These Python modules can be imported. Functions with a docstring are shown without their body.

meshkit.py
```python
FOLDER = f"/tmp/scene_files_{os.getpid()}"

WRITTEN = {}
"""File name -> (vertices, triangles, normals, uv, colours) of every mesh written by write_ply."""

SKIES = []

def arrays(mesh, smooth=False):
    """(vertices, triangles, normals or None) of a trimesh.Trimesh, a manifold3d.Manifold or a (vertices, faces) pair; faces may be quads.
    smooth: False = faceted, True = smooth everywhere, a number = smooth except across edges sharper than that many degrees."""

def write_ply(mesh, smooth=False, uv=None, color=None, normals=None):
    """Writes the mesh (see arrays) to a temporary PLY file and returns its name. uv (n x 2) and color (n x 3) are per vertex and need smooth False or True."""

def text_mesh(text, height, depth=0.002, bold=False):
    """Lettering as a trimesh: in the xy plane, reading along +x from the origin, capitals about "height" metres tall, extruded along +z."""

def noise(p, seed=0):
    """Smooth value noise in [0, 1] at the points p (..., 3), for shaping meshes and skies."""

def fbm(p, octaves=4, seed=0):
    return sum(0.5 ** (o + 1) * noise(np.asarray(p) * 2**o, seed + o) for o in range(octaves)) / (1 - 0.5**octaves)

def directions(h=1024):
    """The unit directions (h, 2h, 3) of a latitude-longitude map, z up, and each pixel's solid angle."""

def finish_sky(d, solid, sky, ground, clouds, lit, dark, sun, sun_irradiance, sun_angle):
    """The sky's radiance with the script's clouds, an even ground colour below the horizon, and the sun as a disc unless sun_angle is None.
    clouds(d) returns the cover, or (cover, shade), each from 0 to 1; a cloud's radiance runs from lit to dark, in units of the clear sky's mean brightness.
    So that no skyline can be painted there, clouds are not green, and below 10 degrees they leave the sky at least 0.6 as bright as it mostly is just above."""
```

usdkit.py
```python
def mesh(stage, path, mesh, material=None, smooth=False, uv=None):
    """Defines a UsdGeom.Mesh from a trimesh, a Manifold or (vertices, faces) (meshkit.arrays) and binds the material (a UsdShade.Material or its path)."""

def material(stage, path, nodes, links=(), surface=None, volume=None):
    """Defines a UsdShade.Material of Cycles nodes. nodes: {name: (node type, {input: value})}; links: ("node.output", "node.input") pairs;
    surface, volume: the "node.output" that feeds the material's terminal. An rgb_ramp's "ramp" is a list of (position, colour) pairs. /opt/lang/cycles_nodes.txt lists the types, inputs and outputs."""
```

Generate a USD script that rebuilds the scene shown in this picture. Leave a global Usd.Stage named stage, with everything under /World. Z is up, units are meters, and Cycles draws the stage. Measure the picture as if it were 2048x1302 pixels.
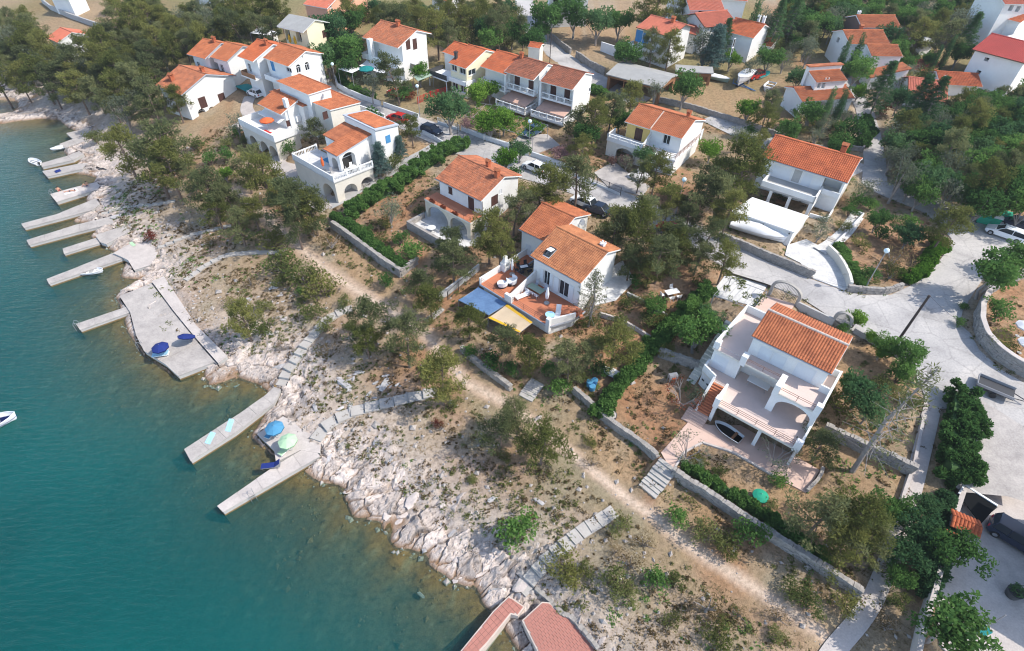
import math, random, zlib
import numpy as np, trimesh, shapely, manifold3d as m3
from shapely.geometry import Polygon, LineString, Point, MultiPolygon
from scipy.interpolate import RBFInterpolator
from scipy.ndimage import map_coordinates, gaussian_filter
import usdkit, meshkit
from pxr import Usd, UsdGeom, UsdLux, UsdShade, Gf, Sdf, Vt

# ------------------------------------------------------------------ camera, sky, sun, exposure
stage = Usd.Stage.CreateInMemory()
UsdGeom.SetStageUpAxis(stage, 'Z')
UsdGeom.Xform.Define(stage, '/World')
UsdGeom.Scope.Define(stage, '/World/Looks')
FPX, PITCH, ROLL, CAMZ = 1138.0, 43.5, 1.6, 52.0
_t, _r = math.radians(PITCH), math.radians(ROLL)
FW = np.array([0, math.cos(_t), -math.sin(_t)]); _R = np.array([1.0, 0, 0]); _U = np.array([0, math.sin(_t), math.cos(_t)])
RT = _R * math.cos(_r) + _U * math.sin(_r); UP = -_R * math.sin(_r) + _U * math.cos(_r)
cam = UsdGeom.Camera.Define(stage, '/World/camera')
cam.CreateHorizontalApertureAttr(36.0); cam.CreateVerticalApertureAttr(36.0 * 651 / 1024)
cam.CreateFocalLengthAttr(FPX / 2048 * 36.0)
cam.CreateClippingRangeAttr(Gf.Vec2f(0.5, 5000))
cam.CreateExposureAttr(0.74)
_m = Gf.Matrix4d(*[float(x) for x in (*RT, 0, *UP, 0, *(-FW), 0, 0, 0, CAMZ, 1)])
cam.AddTransformOp().Set(_m)
SUN_AZ, SUN_EL = math.radians(-8.0), math.radians(48.0)     # direction towards the sun, counted from +x towards +y
SUN = np.array([math.cos(SUN_AZ) * math.cos(SUN_EL), math.sin(SUN_AZ) * math.cos(SUN_EL), math.sin(SUN_EL)])
dome = UsdLux.DomeLight.Define(stage, '/World/sky')
sky_mat = usdkit.material(stage, '/World/Looks/sky_look', {
    's': ('sky_texture', {'sky_type': 'single_scattering', 'sun_disc': False, 'sun_elevation': SUN_EL, 'sun_rotation': math.atan2(SUN[0], SUN[1]), 'altitude': 60.0, 'air_density': 1.0, 'aerosol_density': 1.2}),
    'b': ('background_shader', {'strength': 0.15})}, [('s.color', 'b.color')], surface='b.background')
UsdShade.MaterialBindingAPI.Apply(dome.GetPrim()).Bind(sky_mat)
dome.GetPrim().SetCustomDataByKey('kind', 'structure')
sun = UsdLux.DistantLight.Define(stage, '/World/sun')
sun.CreateNormalizeAttr(True); sun.CreateIntensityAttr(0.76); sun.CreateAngleAttr(0.53); sun.CreateColorAttr(Gf.Vec3f(1.0, 0.95, 0.87))
_z = SUN; _x = np.cross([0, 0, 1.0], _z); _x /= np.linalg.norm(_x); _y = np.cross(_z, _x)
sun.AddTransformOp().Set(Gf.Matrix4d(*[float(q) for q in (*_x, 0, *_y, 0, *_z, 0, 0, 0, 120, 1)]))

# ------------------------------------------------------------------ surveying: sight lines of the camera meet heights and planes
def ray(u, v):
    return FW + RT * ((u - 1024) / FPX) - UP * ((v - 651) / FPX)
def P(u, v, z):
    d = ray(u, v); t = (z - CAMZ) / d[2]
    return np.array([d[0] * t, d[1] * t, z])
def on_plane(u, v, p, n):
    d = ray(u, v); c = np.array([0, 0, CAMZ]); t = np.dot(np.asarray(p) - c, n) / np.dot(d, n)
    return c + d * t
def fbm(x, y, s, octaves=4, seed=0, z=0.0):
    x = np.asarray(x, float)
    return meshkit.fbm(np.stack([x * s, np.asarray(y, float) * s, np.full_like(x, z + .37)], -1), octaves, seed)
def smooth(a, b, x):
    t = np.clip((x - a) / (b - a), 0, 1); return t * t * (3 - 2 * t)

# ------------------------------------------------------------------ the stage: things, parts, names
used = {}
def numbered(parent, name):
    k = (parent, name); n = used.get(k, 0); used[k] = n + 1
    return f'{parent}/{name}' if n == 0 else f'{parent}/{name}_{n:03d}'
def tag(prim, label=None, cat=None, group=None, kind=None):
    for k, v in (('label', label), ('category', cat), ('group', group), ('kind', kind)):
        if v: prim.SetCustomDataByKey(k, v)
def thing(name, label, cat, loc=(0, 0, 0), rot=0.0, group=None, kind=None):
    path = numbered('/World', name)
    x = UsdGeom.Xform.Define(stage, path)
    x.AddTranslateOp().Set(Gf.Vec3d(*[float(q) for q in loc]))
    if rot: x.AddRotateZOp().Set(float(rot))
    tag(x.GetPrim(), label, cat, group, kind)
    return path
class MB:
    """Gathers boxes, bars, tubes into one mesh."""
    def __init__(s): s.v, s.f, s.n = [], [], 0
    def add(s, v, f):
        v = np.asarray(v, float); f = np.asarray(f, int)
        if f.shape[1] == 4: f = np.vstack([f[:, [0, 1, 2]], f[:, [0, 2, 3]]])
        s.v.append(v); s.f.append(f + s.n); s.n += len(v); return s
    def tm(s, m): return s.add(m.vertices, m.faces)
    def man(s, m):
        a = m.to_mesh(); return s.add(np.array(a.vert_properties)[:, :3], np.array(a.tri_verts))
    def box(s, x0, x1, y0, y1, z0, z1):
        x0, x1 = min(x0, x1), max(x0, x1); y0, y1 = min(y0, y1), max(y0, y1); z0, z1 = min(z0, z1), max(z0, z1)
        v = [(x, y, z) for z in (z0, z1) for y in (y0, y1) for x in (x0, x1)]
        return s.add(v, [(0, 2, 3, 1), (4, 5, 7, 6), (0, 1, 5, 4), (2, 6, 7, 3), (0, 4, 6, 2), (1, 3, 7, 5)])
    def tube(s, a, b, r0, r1=None, n=7):
        a, b = np.asarray(a, float), np.asarray(b, float); r1 = r0 if r1 is None else r1
        d = b - a; d = d / max(np.linalg.norm(d), 1e-9); u = np.cross(d, [0, 0, 1.0] if abs(d[2]) < .9 else [1.0, 0, 0]); u /= np.linalg.norm(u); w = np.cross(d, u)
        t = np.arange(n) * 2 * np.pi / n; ring = np.outer(np.cos(t), u) + np.outer(np.sin(t), w)
        v = np.vstack([a + ring * r0, b + ring * r1, [a, b]])
        f = [];
        for i in range(n):
            j = (i + 1) % n; f += [(i, j, n + j), (i, n + j, n + i), (2 * n, j, i), (2 * n + 1, n + i, n + j)]
        return s.add(v, f)
    def path(s, pts, r0, r1=None, n=6):
        r1 = r0 if r1 is None else r1; k = len(pts) - 1
        for i in range(k): s.tube(pts[i], pts[i + 1], r0 + (r1 - r0) * i / k, r0 + (r1 - r0) * (i + 1) / k, n)
        return s
    def bar(s, a, b, w, h):
        """box with its axis from a to b (any direction in plan), width w, height h, a and b at its underside centre"""
        a, b = np.asarray(a, float), np.asarray(b, float); d = b - a; e = d[:2] / max(np.hypot(*d[:2]), 1e-9); n = np.array([-e[1], e[0], 0]) * w / 2; z = np.array([0, 0, h])
        v = [a - n, b - n, b + n, a + n, a - n + z, b - n + z, b + n + z, a + n + z]
        return s.add(v, [(0, 3, 2, 1), (4, 5, 6, 7), (0, 1, 5, 4), (1, 2, 6, 5), (2, 3, 7, 6), (3, 0, 4, 7)])
    def prism(s, poly, z0, z1):
        poly = Polygon(poly) if not hasattr(poly, 'exterior') else poly
        m = trimesh.creation.extrude_polygon(poly.buffer(0), z1 - z0, engine='earcut'); m.apply_translation([0, 0, z0]); return s.tm(m)
    def arrays(s): return np.vstack(s.v), np.vstack(s.f)
def part(parent, name, mesh, mat, smooth=False, label=None, kind=None, tint=None, cat=None, group=None, base='/World'):
    path = numbered(parent, name)
    if isinstance(mesh, MB): mesh = mesh.arrays()
    m = usdkit.mesh(stage, path, mesh, M[mat] if isinstance(mat, str) else mat, smooth=smooth)
    if tint is not None:
        UsdGeom.PrimvarsAPI(m).CreatePrimvar('tint', Sdf.ValueTypeNames.Color3fArray, 'vertex').Set(Vt.Vec3fArray.FromNumpy(np.asarray(tint, np.float32)))
    tag(m.GetPrim(), label, cat, group, kind)
    return path
def struct(name, mesh, mat, **k): return part('/World', name, mesh, mat, kind=k.pop('kind', 'structure'), **k)

# ------------------------------------------------------------------ materials
M = {}
def mat(name, rgb, rough=0.85, var=0.12, scale=1.5, fine=14.0, bump=0.0, bscale=20.0, spec=0.3, island=0.0, dark=None, metal=0.0, obj=0.0):
    edge = (.38, .60) if name.startswith('roof') else (.3, .7)
    """a plain surface whose colour wanders by noise at two sizes; island: tone differs from piece to piece; obj: from thing to thing"""
    rgb = np.array(rgb, float)
    lo = rgb * (1 - var) if dark is None else np.array(dark, float); hi = np.minimum(rgb * (1 + var), .9)
    nodes = {'g': ('geometry', {}), 'n1': ('noise_texture', {'scale': scale, 'detail': 5.0, 'roughness': .6}), 'n2': ('noise_texture', {'scale': fine, 'detail': 3.0}),
             'a': ('mix_float', {'fac': .4, 'use_clamp': False}), 'r': ('rgb_ramp', {'ramp': [(edge[0], lo), (edge[1], hi)]}),
             'p': ('principled_bsdf', {'roughness': rough, 'specular_ior_level': spec, 'metallic': metal})}
    links = [('g.position', 'n1.vector'), ('g.position', 'n2.vector'), ('n1.fac', 'a.a'), ('n2.fac', 'a.b'), ('a.result', 'r.fac')]
    out = 'r.color'
    for src, amt in (('g.random_per_island', island), ('o.random', obj)):
        if amt:
            k = src[0] + 'v'
            if src[0] == 'o': nodes['o'] = ('object_info', {})
            nodes[k] = ('map_range', {'from_min': 0.0, 'from_max': 1.0, 'to_min': 1 - amt, 'to_max': 1 + amt}); nodes[k + 'h'] = ('hsv', {})
            links += [(src, k + '.value'), (k + '.result', k + 'h.value'), (out, k + 'h.color')]; out = k + 'h.color'
    links.append((out, 'p.base_color'))
    if bump:
        nodes['bn'] = ('noise_texture', {'scale': bscale, 'detail': 4.0}); nodes['b'] = ('bump', {'strength': bump, 'distance': .05})
        links += [('g.position', 'bn.vector'), ('bn.fac', 'b.height'), ('b.normal', 'p.normal')]
    M[name] = usdkit.material(stage, '/World/Looks/' + name, nodes, links, surface='p.BSDF')
mat('weed', (.19, .13, .06), .9, .3, 3, 12)
mat('white_plaster', (.75, .75, .73), .9, .04, .5, 7, dark=(.65, .64, .62))
mat('cream_plaster', (.74, .66, .47), .9, .05, .6, 6)
mat('grey_plaster', (.56, .57, .57), .9, .06, .6, 6)
mat('stone_plaster', (.66, .62, .54), .9, .10, .8, 9)
mat('salmon_plaster', (.68, .36, .24), .9, .06, .6, 6)
mat('yellow_plaster', (.62, .45, .16), .9, .06, .6, 6)
mat('brown_cladding', (.16, .10, .08), .8, .2, 1, 9)
mat('white_paint', (.76, .76, .75), .55, .03, 1, 8, spec=.4)
mat('fascia_grey', (.42, .45, .50), .8, .06)
mat('fascia_brown', (.13, .075, .05), .8, .1)
mat('shutter_brown', (.085, .040, .032), .6, .1)
mat('shutter_white', (.66, .68, .70), .6, .04)
mat('shutter_blue', (.07, .25, .48), .6, .06)
mat('frame_white', (.72, .72, .72), .5, .03)
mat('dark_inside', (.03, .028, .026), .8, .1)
mat('dark_felt', (.010, .011, .012), .95, .1, spec=.03)
mat('concrete', (.46, .42, .385), .9, .16, .7, 6, bump=.3, bscale=9, dark=(.29, .265, .25), island=.06)
mat('concrete_pale', (.56, .505, .465), .9, .10, .7, 7, bump=.25, bscale=9, dark=(.40, .355, .33), island=.06)
mat('concrete_grey', (.40, .39, .375), .9, .16, .5, 6, bump=.3, bscale=9)
mat('step_slab', (.44, .41, .375), .9, .14, .7, 7, bump=.3, bscale=11, island=.06)
mat('asphalt', (.43, .405, .39), .92, .12, .18, 2.5, bump=.2, bscale=14, dark=(.29, .28, .27))
mat('gate_stone', (.34, .32, .29), .9, .2, 2, 9)
mat('paving_white', (.62, .61, .585), .9, .16, 1.2, 5, bump=.3, bscale=6, dark=(.42, .41, .40))
mat('paving_pink', (.58, .415, .34), .85, .08, .8, 7, bump=.1)
mat('terrace_tile', (.62, .49, .435), .7, .07, .8, 7)
mat('terracotta_floor', (.46, .165, .085), .75, .14, .7, 8)
mat('deck_tile', (.46, .20, .155), .85, .12, .9, 9, island=.14)
mat('grout', (.52, .44, .38), .9, .1)
mat('roof_orange', (.50, .170, .075), .88, .16, .9, 7, island=.22, dark=(.33, .105, .05))
mat('roof_bright', (.53, .145, .058), .88, .14, .8, 7, island=.20, dark=(.36, .095, .042))
mat('roof_tan', (.55, .225, .10), .88, .16, .9, 7, island=.24, dark=(.35, .135, .065))
mat('roof_weathered', (.44, .155, .075), .9, .25, 1.1, 8, island=.16, dark=(.25, .10, .06))
mat('roof_pink', (.52, .16, .10), .85, .10, .6, 8, island=.08)
mat('roof_red', (.40, .06, .05), .8, .10, .5, 8, island=.06)
mat('roof_brown', (.30, .105, .06), .9, .28, 1.3, 8, island=.16, dark=(.17, .07, .045))
mat('fibre_cement', (.33, .325, .31), .9, .16, .8, 7)
mat('chimney_brick', (.42, .115, .05), .85, .15, 2, 12)
mat('stone_wall', (.42, .385, .345), .95, .30, 1.6, 6, bump=.5, bscale=5, island=.22, dark=(.25, .23, .215))
mat('stone_arch', (.56, .50, .40), .9, .14, 1.4, 8, bump=.3, bscale=7)
mat('rock', (.55, .475, .43), .95, .2, .9, 4, bump=.7, bscale=4, dark=(.36, .32, .30), obj=.10)
mat('rock_grey', (.40, .385, .385), .95, .25, 1.1, 5, bump=.7, bscale=4, dark=(.22, .215, .215), obj=.12)
mat('rubble', (.50, .45, .41), .95, .2, .9, 4, island=.25, dark=(.34, .31, .29))
mat('metal_grey', (.32, .32, .33), .45, .06, metal=.4)
mat('metal_rust', (.25, .13, .09), .7, .15)
mat('metal_dark', (.05, .05, .052), .5, .1)
mat('pole_wood', (.06, .045, .04), .9, .2)
mat('lamp_globe', (.62, .74, .78), .25, .03, spec=.5)
mat('bark', (.17, .125, .10), .95, .25, 2, 12)
mat('bark_grey', (.27, .24, .22), .95, .2, 2, 12)
mat('timber', (.24, .12, .06), .8, .2, 2, 12)
mat('navy_cloth', (.012, .028, .16), .85, .12)
mat('blue_cloth', (.07, .24, .40), .85, .14)
mat('blue_awning', (.12, .21, .36), .9, .16, .8, 5, dark=(.075, .14, .26))
mat('yellow_cloth', (.68, .40, .03), .85, .08)
mat('tan_cloth', (.56, .44, .30), .9, .08)
mat('pink_cloth', (.56, .36, .28), .9, .08)
mat('mint_cloth', (.40, .58, .37), .85, .10)
mat('green_cloth', (.02, .30, .18), .8, .10)
mat('teal_cloth', (.01, .19, .19), .85, .10)
mat('orange_cloth', (.62, .13, .04), .85, .1)
mat('red_cloth', (.50, .025, .02), .8, .1)
mat('white_cloth', (.74, .74, .74), .9, .05)
mat('towel_blue', (.34, .58, .72), .95, .25, 5, 20)
mat('dark_wicker', (.03, .032, .04), .8, .2)
mat('rubber', (.025, .025, .025), .8, .1)
mat('skin', (.50, .27, .18), .6, .06)
mat('hair', (.04, .025, .02), .7, .1)
mat('swim_red', (.5, .03, .05), .8, .1)
mat('swim_dark', (.02, .03, .09), .8, .1)
for n, c in (('car_white', (.74, .75, .76)), ('car_dark', (.012, .02, .04)), ('car_red', (.42, .015, .01)), ('car_blue', (.03, .07, .13)), ('car_silver', (.5, .51, .52))):
    mat(n, c, .3, .02, spec=.6)
mat('gelcoat', (.72, .73, .74), .3, .03, spec=.5)
mat('hull_blue', (.05, .16, .36), .4, .05)
mat('hull_green', (.30, .38, .30), .5, .05)
mat('plant_flower', (.55, .20, .25), .8, .3, 8, 30)
# worn asphalt: repair patches, hairline cracks, dusty mottling
M['asphalt'] = usdkit.material(stage, '/World/Looks/worn_asphalt', {'g': ('geometry', {}), 'n1': ('noise_texture', {'scale': .22, 'detail': 5.0, 'roughness': .6}), 'n2': ('noise_texture', {'scale': 5.0, 'detail': 6.0, 'roughness': .7}), 'w': ('vector_math', {'math_type': 'multiply_add', 'vector2': (.6, .6, .6)}), 'v': ('voronoi_texture', {'feature': 'distance_to_edge', 'scale': .30}), 'c': ('voronoi_texture', {'feature': 'f1', 'metric': 'chebychev', 'scale': .11}),
    'r': ('rgb_ramp', {'ramp': [(.30, (.30, .285, .275)), (.48, (.42, .40, .385)), (.70, (.50, .475, .45))]}), 'r2': ('rgb_ramp', {'ramp': [(.3, (.80, .80, .80)), (.5, (1., 1., 1.)), (.7, (1.15, 1.14, 1.12))]}), 'rv': ('rgb_ramp', {'ramp': [(0.0, (.50, .50, .50)), (.012, (.62, .62, .62)), (.022, (1., 1., 1.))]}), 'rc': ('rgb_ramp', {'ramp': [(0.0, (.80, .80, .81)), (.25, (1., 1., 1.)), (1.0, (1.06, 1.05, 1.03))]}), 'x': ('separate_color', {}),
    'm1': ('mix_color', {'blend_type': 'multiply', 'fac': 1.0, 'use_clamp': False}), 'm2': ('mix_color', {'blend_type': 'multiply', 'fac': .4, 'use_clamp': False}), 'm3': ('mix_color', {'blend_type': 'multiply', 'fac': .8, 'use_clamp': False}), 'b': ('bump', {'strength': .2, 'distance': .03}), 'p': ('principled_bsdf', {'roughness': .92, 'specular_ior_level': .2})},
    [('g.position', 'n1.vector'), ('g.position', 'n2.vector'), ('n2.color', 'w.vector1'), ('g.position', 'w.vector3'), ('w.vector', 'v.vector'), ('g.position', 'c.vector'), ('n1.fac', 'r.fac'), ('n2.fac', 'r2.fac'), ('v.distance', 'rv.fac'), ('c.color', 'x.color'), ('x.r', 'rc.fac'), ('r.color', 'm1.a'), ('r2.color', 'm1.b'), ('m1.result', 'm2.a'), ('rv.color', 'm2.b'), ('m2.result', 'm3.a'), ('rc.color', 'm3.b'), ('m3.result', 'p.base_color'), ('n2.fac', 'b.height'), ('b.normal', 'p.normal')], surface='p.BSDF')
M['glass'] = usdkit.material(stage, '/World/Looks/glass', {'p': ('principled_bsdf', {'base_color': (.02, .025, .03), 'roughness': .08, 'specular_ior_level': .6})}, surface='p.BSDF')

def leafmat(name, dark, light, trans=.42, scale=.9):
    nodes = {'g': ('geometry', {}), 'o': ('object_info', {}), 'n': ('noise_texture', {'scale': scale, 'detail': 3.0}), 'a': ('mix_float', {'fac': .5}), 'm': ('mix_float', {'fac': .3}),
             'r': ('rgb_ramp', {'ramp': [(.22, dark), (.78, light)]}), 'd': ('diffuse_bsdf', {}), 't': ('translucent_bsdf', {}), 'x': ('mix_closure', {'fac': trans})}
    M[name] = usdkit.material(stage, '/World/Looks/' + name, nodes, [('g.position', 'n.vector'), ('n.fac', 'a.a'), ('g.random_per_island', 'a.b'), ('a.result', 'm.a'), ('o.random', 'm.b'), ('m.result', 'r.fac'),
        ('r.color', 'd.color'), ('r.color', 't.color'), ('d.BSDF', 'x.closure1'), ('t.BSDF', 'x.closure2')], surface='x.closure')
leafmat('pine_needles', (0.105, 0.126, 0.056), (0.329, 0.334, 0.147))
leafmat('pine_olive', (0.113, 0.131, 0.038), (0.348, 0.330, 0.104))
leafmat('leaf_green', (0.062, 0.135, 0.038), (0.230, 0.396, 0.093))
leafmat('leaf_deep', (0.057, 0.125, 0.052), (0.207, 0.337, 0.125))
leafmat('leaf_bright', (0.087, 0.189, 0.026), (0.304, 0.464, 0.080))
leafmat('leaf_silver', (0.123, 0.145, 0.094), (0.319, 0.341, 0.225))
leafmat('leaf_dry', (0.131, 0.094, 0.046), (0.348, 0.261, 0.131))
leafmat('leaf_scrub', (0.101, 0.129, 0.041), (0.311, 0.311, 0.113))
leafmat('leaf_blue', (0.065, 0.123, 0.109), (0.203, 0.290, 0.246))
leafmat('leaf_red', (0.160, 0.043, 0.029), (0.435, 0.145, 0.072))
leafmat('leaf_flower', (0.174, 0.102, 0.087), (0.500, 0.319, 0.348))
leafmat('grass_dry', (0.260, 0.200, 0.110), (0.460, 0.370, 0.220), .35)
# ------------------------------------------------------------------ terrain: heights surveyed at points, the shore at the sea's level
COAST_PX = [(1120, 1420), (1075, 1330), (1040, 1262), (985, 1196), (965, 1160), (925, 1150), (880, 1120), (850, 1086), (800, 1076), (785, 1050), (775, 1026), (722, 1020), (702, 975), (690, 956), (640, 946), (612, 925),
            (560, 900), (522, 868), (543, 836), (560, 815), (572, 792), (546, 772), (520, 756), (482, 744), (452, 752), (430, 760), (425, 735), (400, 725), (355, 738), (300, 700), (270, 655), (258, 612), (245, 590), (290, 560),
            (300, 552), (256, 548), (262, 532), (268, 515), (252, 503), (225, 490), (215, 480), (195, 470), (205, 458), (185, 440), (160, 440), (185, 425), (195, 412), (185, 398), (190, 382), (200, 366), (205, 352), (180, 345), (150, 342), (160, 332),
            (172, 322), (150, 314), (140, 300), (160, 290), (168, 275), (170, 262), (150, 255), (130, 238), (90, 233), (62, 236), (30, 240), (0, 246), (-60, 262), (-60, 236), (0, 232), (35, 226), (50, 214), (40, 196), (20, 193), (-20, 196)]
coast_xy = [P(u, v, 0)[:2] for u, v in COAST_PX] + [np.array([-190, 150.]), np.array([-420, 240.])]
SEA_POLY = Polygon(np.vstack([coast_xy, [(-1500, 700), (-2500, -600), (400, -600), (60, -40), (12, 6)]]))
if not SEA_POLY.is_valid: SEA_POLY = SEA_POLY.buffer(0)
if hasattr(SEA_POLY, 'geoms'): SEA_POLY = max(SEA_POLY.geoms, key=lambda g: g.area)
SHORE = SEA_POLY.boundary
CTRL = [  # pixel and height above the sea
    (480, 395, 3.4), (540, 440, 3.5), (600, 495, 3.5), (700, 570, 3.5), (790, 625, 3.4), (860, 680, 3.3), (930, 765, 3.2), (1010, 805, 3.2), (1090, 860, 3.2), (1140, 905, 3.1), (1250, 995, 3.0), (1370, 1090, 3.1), (1500, 1170, 3.3), (1640, 1268, 3.8), (1680, 1330, 3.7),
    (640, 700, 2.2), (720, 780, 1.9), (800, 870, 1.8), (900, 950, 1.7), (1000, 1050, 1.8), (1080, 1120, 2.0), (1200, 1150, 2.6), (1150, 1260, 1.4), (1300, 1280, 2.2), (1450, 1290, 2.9), (560, 640, 2.0), (470, 580, 1.9), (400, 500, 1.9), (330, 440, 1.8), (300, 390, 1.8), (400, 430, 2.5), (450, 480, 2.7), (260, 330, 2.0), (300, 280, 2.6),
    (1300, 860, 4.0), (1250, 820, 4.2), (1450, 890, 4.8), (1560, 920, 4.8), (1540, 980, 4.5), (1450, 960, 4.4), (1600, 1040, 4.4), (1700, 980, 5.0), (1600, 1120, 4.0), (1700, 1160, 4.3), (1750, 1060, 5.2),
    (1200, 780, 4.6), (1250, 700, 5.2), (1300, 620, 6.4), (1350, 660, 5.6), (1400, 740, 5.4), (1440, 600, 7.4), (1500, 590, 8.2), (1340, 540, 7.6), (1270, 500, 8.0), (1380, 520, 8.3),
    (1100, 640, 5.0), (1060, 700, 4.6), (1000, 720, 4.2), (960, 640, 4.4), (900, 610, 4.2), (930, 520, 5.4), (1000, 480, 6.4), (1180, 500, 7.6), (1180, 620, 5.2), (1060, 440, 7.6),
    (780, 520, 4.6), (720, 450, 5.0), (800, 440, 5.3), (860, 470, 5.5), (940, 470, 5.8), (900, 420, 6.4), (850, 340, 7.6), (1020, 400, 7.8), (780, 370, 6.4), (640, 420, 4.6), (700, 390, 5.4), (600, 330, 5.4), (560, 300, 5.3), (500, 300, 4.8), (440, 250, 4.8), (400, 240, 4.6), (470, 230, 5.4), (420, 300, 4.4), (360, 250, 4.2),
    (690, 210, 8.2), (670, 180, 8.6), (760, 225, 8.7), (830, 245, 8.8), (900, 275, 8.8), (990, 310, 8.8), (1080, 345, 8.8), (1200, 398, 8.8), (1330, 450, 8.8), (1420, 488, 8.8), (1500, 525, 8.8), (1600, 565, 8.8), (1700, 605, 8.8), (1790, 645, 8.7), (1880, 640, 8.8), (1850, 720, 8.4), (1950, 760, 8.4), (2030, 840, 8.0), (2030, 900, 7.4), (1960, 900, 7.2), (1960, 480, 9.2), (2030, 520, 9.2), (1990, 640, 9.4), (2030, 680, 9.2),
    (1850, 850, 7.4), (1830, 950, 6.6), (1800, 1050, 5.8), (1760, 1160, 4.8), (1720, 1240, 4.2), (1760, 890, 6.4), (1800, 700, 8.0), (1740, 740, 7.4), (1720, 860, 6.0), (1690, 640, 8.4),
    (1900, 1000, 6.2), (1860, 1130, 5.0), (1800, 1250, 4.4), (1950, 1050, 6.0), (2000, 1180, 5.4), (1950, 1290, 4.8), (2100, 1200, 5.6), (2100, 1000, 7.0),
    (1620, 480, 9.2), (1650, 520, 9.0), (1740, 450, 9.4), (1800, 480, 9.2), (1560, 460, 9.2), (1700, 400, 9.6), (1480, 440, 9.2), (1400, 370, 9.2), (1300, 340, 9.0), (1230, 330, 8.9), (1150, 300, 9.0), (1050, 265, 9.0), (950, 225, 9.2), (870, 195, 9.4), (760, 170, 9.4),
    (1440, 245, 10.2), (1510, 280, 10.2), (1600, 290, 10.4), (1730, 340, 10.0), (1730, 280, 10.8), (1710, 200, 11.6), (1690, 160, 12.2), (1836, 417, 9.6), (1460, 190, 10.8), (1400, 170, 10.8), (1250, 180, 10.2), (1170, 140, 10.6), (1110, 95, 11.2), (1060, 30, 12.2), (1050, 0, 13.0),
    (930, 160, 10.2), (760, 110, 10.4), (640, 120, 9.8), (560, 160, 8.4), (560, 110, 10.4), (480, 150, 7.6), (430, 140, 7.4), (400, 110, 8.0), (360, 80, 8.0), (600, 60, 11.2), (460, 40, 10.5), (700, 40, 12.0), (860, 50, 12.0), (950, 40, 12.2),
    (250, 150, 4.2), (150, 180, 3.0), (200, 240, 2.0), (100, 130, 3.8), (180, 80, 6.0), (60, 60, 6.0), (300, 60, 8.4), (0, 20, 6.0), (200, 10, 9.0), (30, 140, 2.4), (20, 170, 1.4),
    (1300, 60, 12.4), (1200, 40, 13.0), (1450, 60, 13.6), (1600, 100, 13.2), (1700, 130, 12.8), (1800, 110, 13.8), (1950, 150, 13.2), (2040, 100, 14.6), (1860, 40, 16.0), (1600, 20, 16.0), (2040, 20, 17.5), (1980, 250, 11.4), (1900, 330, 10.4), (2040, 400, 10.4), (1850, 220, 11.2)]
pts = [P(u, v, z)[:2] for u, v, z in CTRL]; zs = [z for *_, z in CTRL]
for x, y, z in ((-300, 420, 14), (-120, 420, 24), (100, 420, 34), (350, 420, 44), (250, 200, 22), (300, 60, 16), (160, 20, 10), (90, 0, 6), (60, -40, 3), (-200, 260, 9), (150, 100, 13), (130, 150, 16), (500, 250, 40), (0, 290, 20), (140, 270, 26)):
    pts.append(np.array([x, y], float)); zs.append(z)
for q in np.linspace(0, 1, 160):
    L = LineString(coast_xy); c = L.interpolate(q * L.length); pts.append(np.array([c.x, c.y])); zs.append(0.55)
pts = np.array(pts); zs = np.array(zs)
_, keep = np.unique(np.round(pts, 0), axis=0, return_index=True)
rbf = RBFInterpolator(pts[keep], zs[keep], kernel='linear', smoothing=1.2, neighbors=40)

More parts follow.
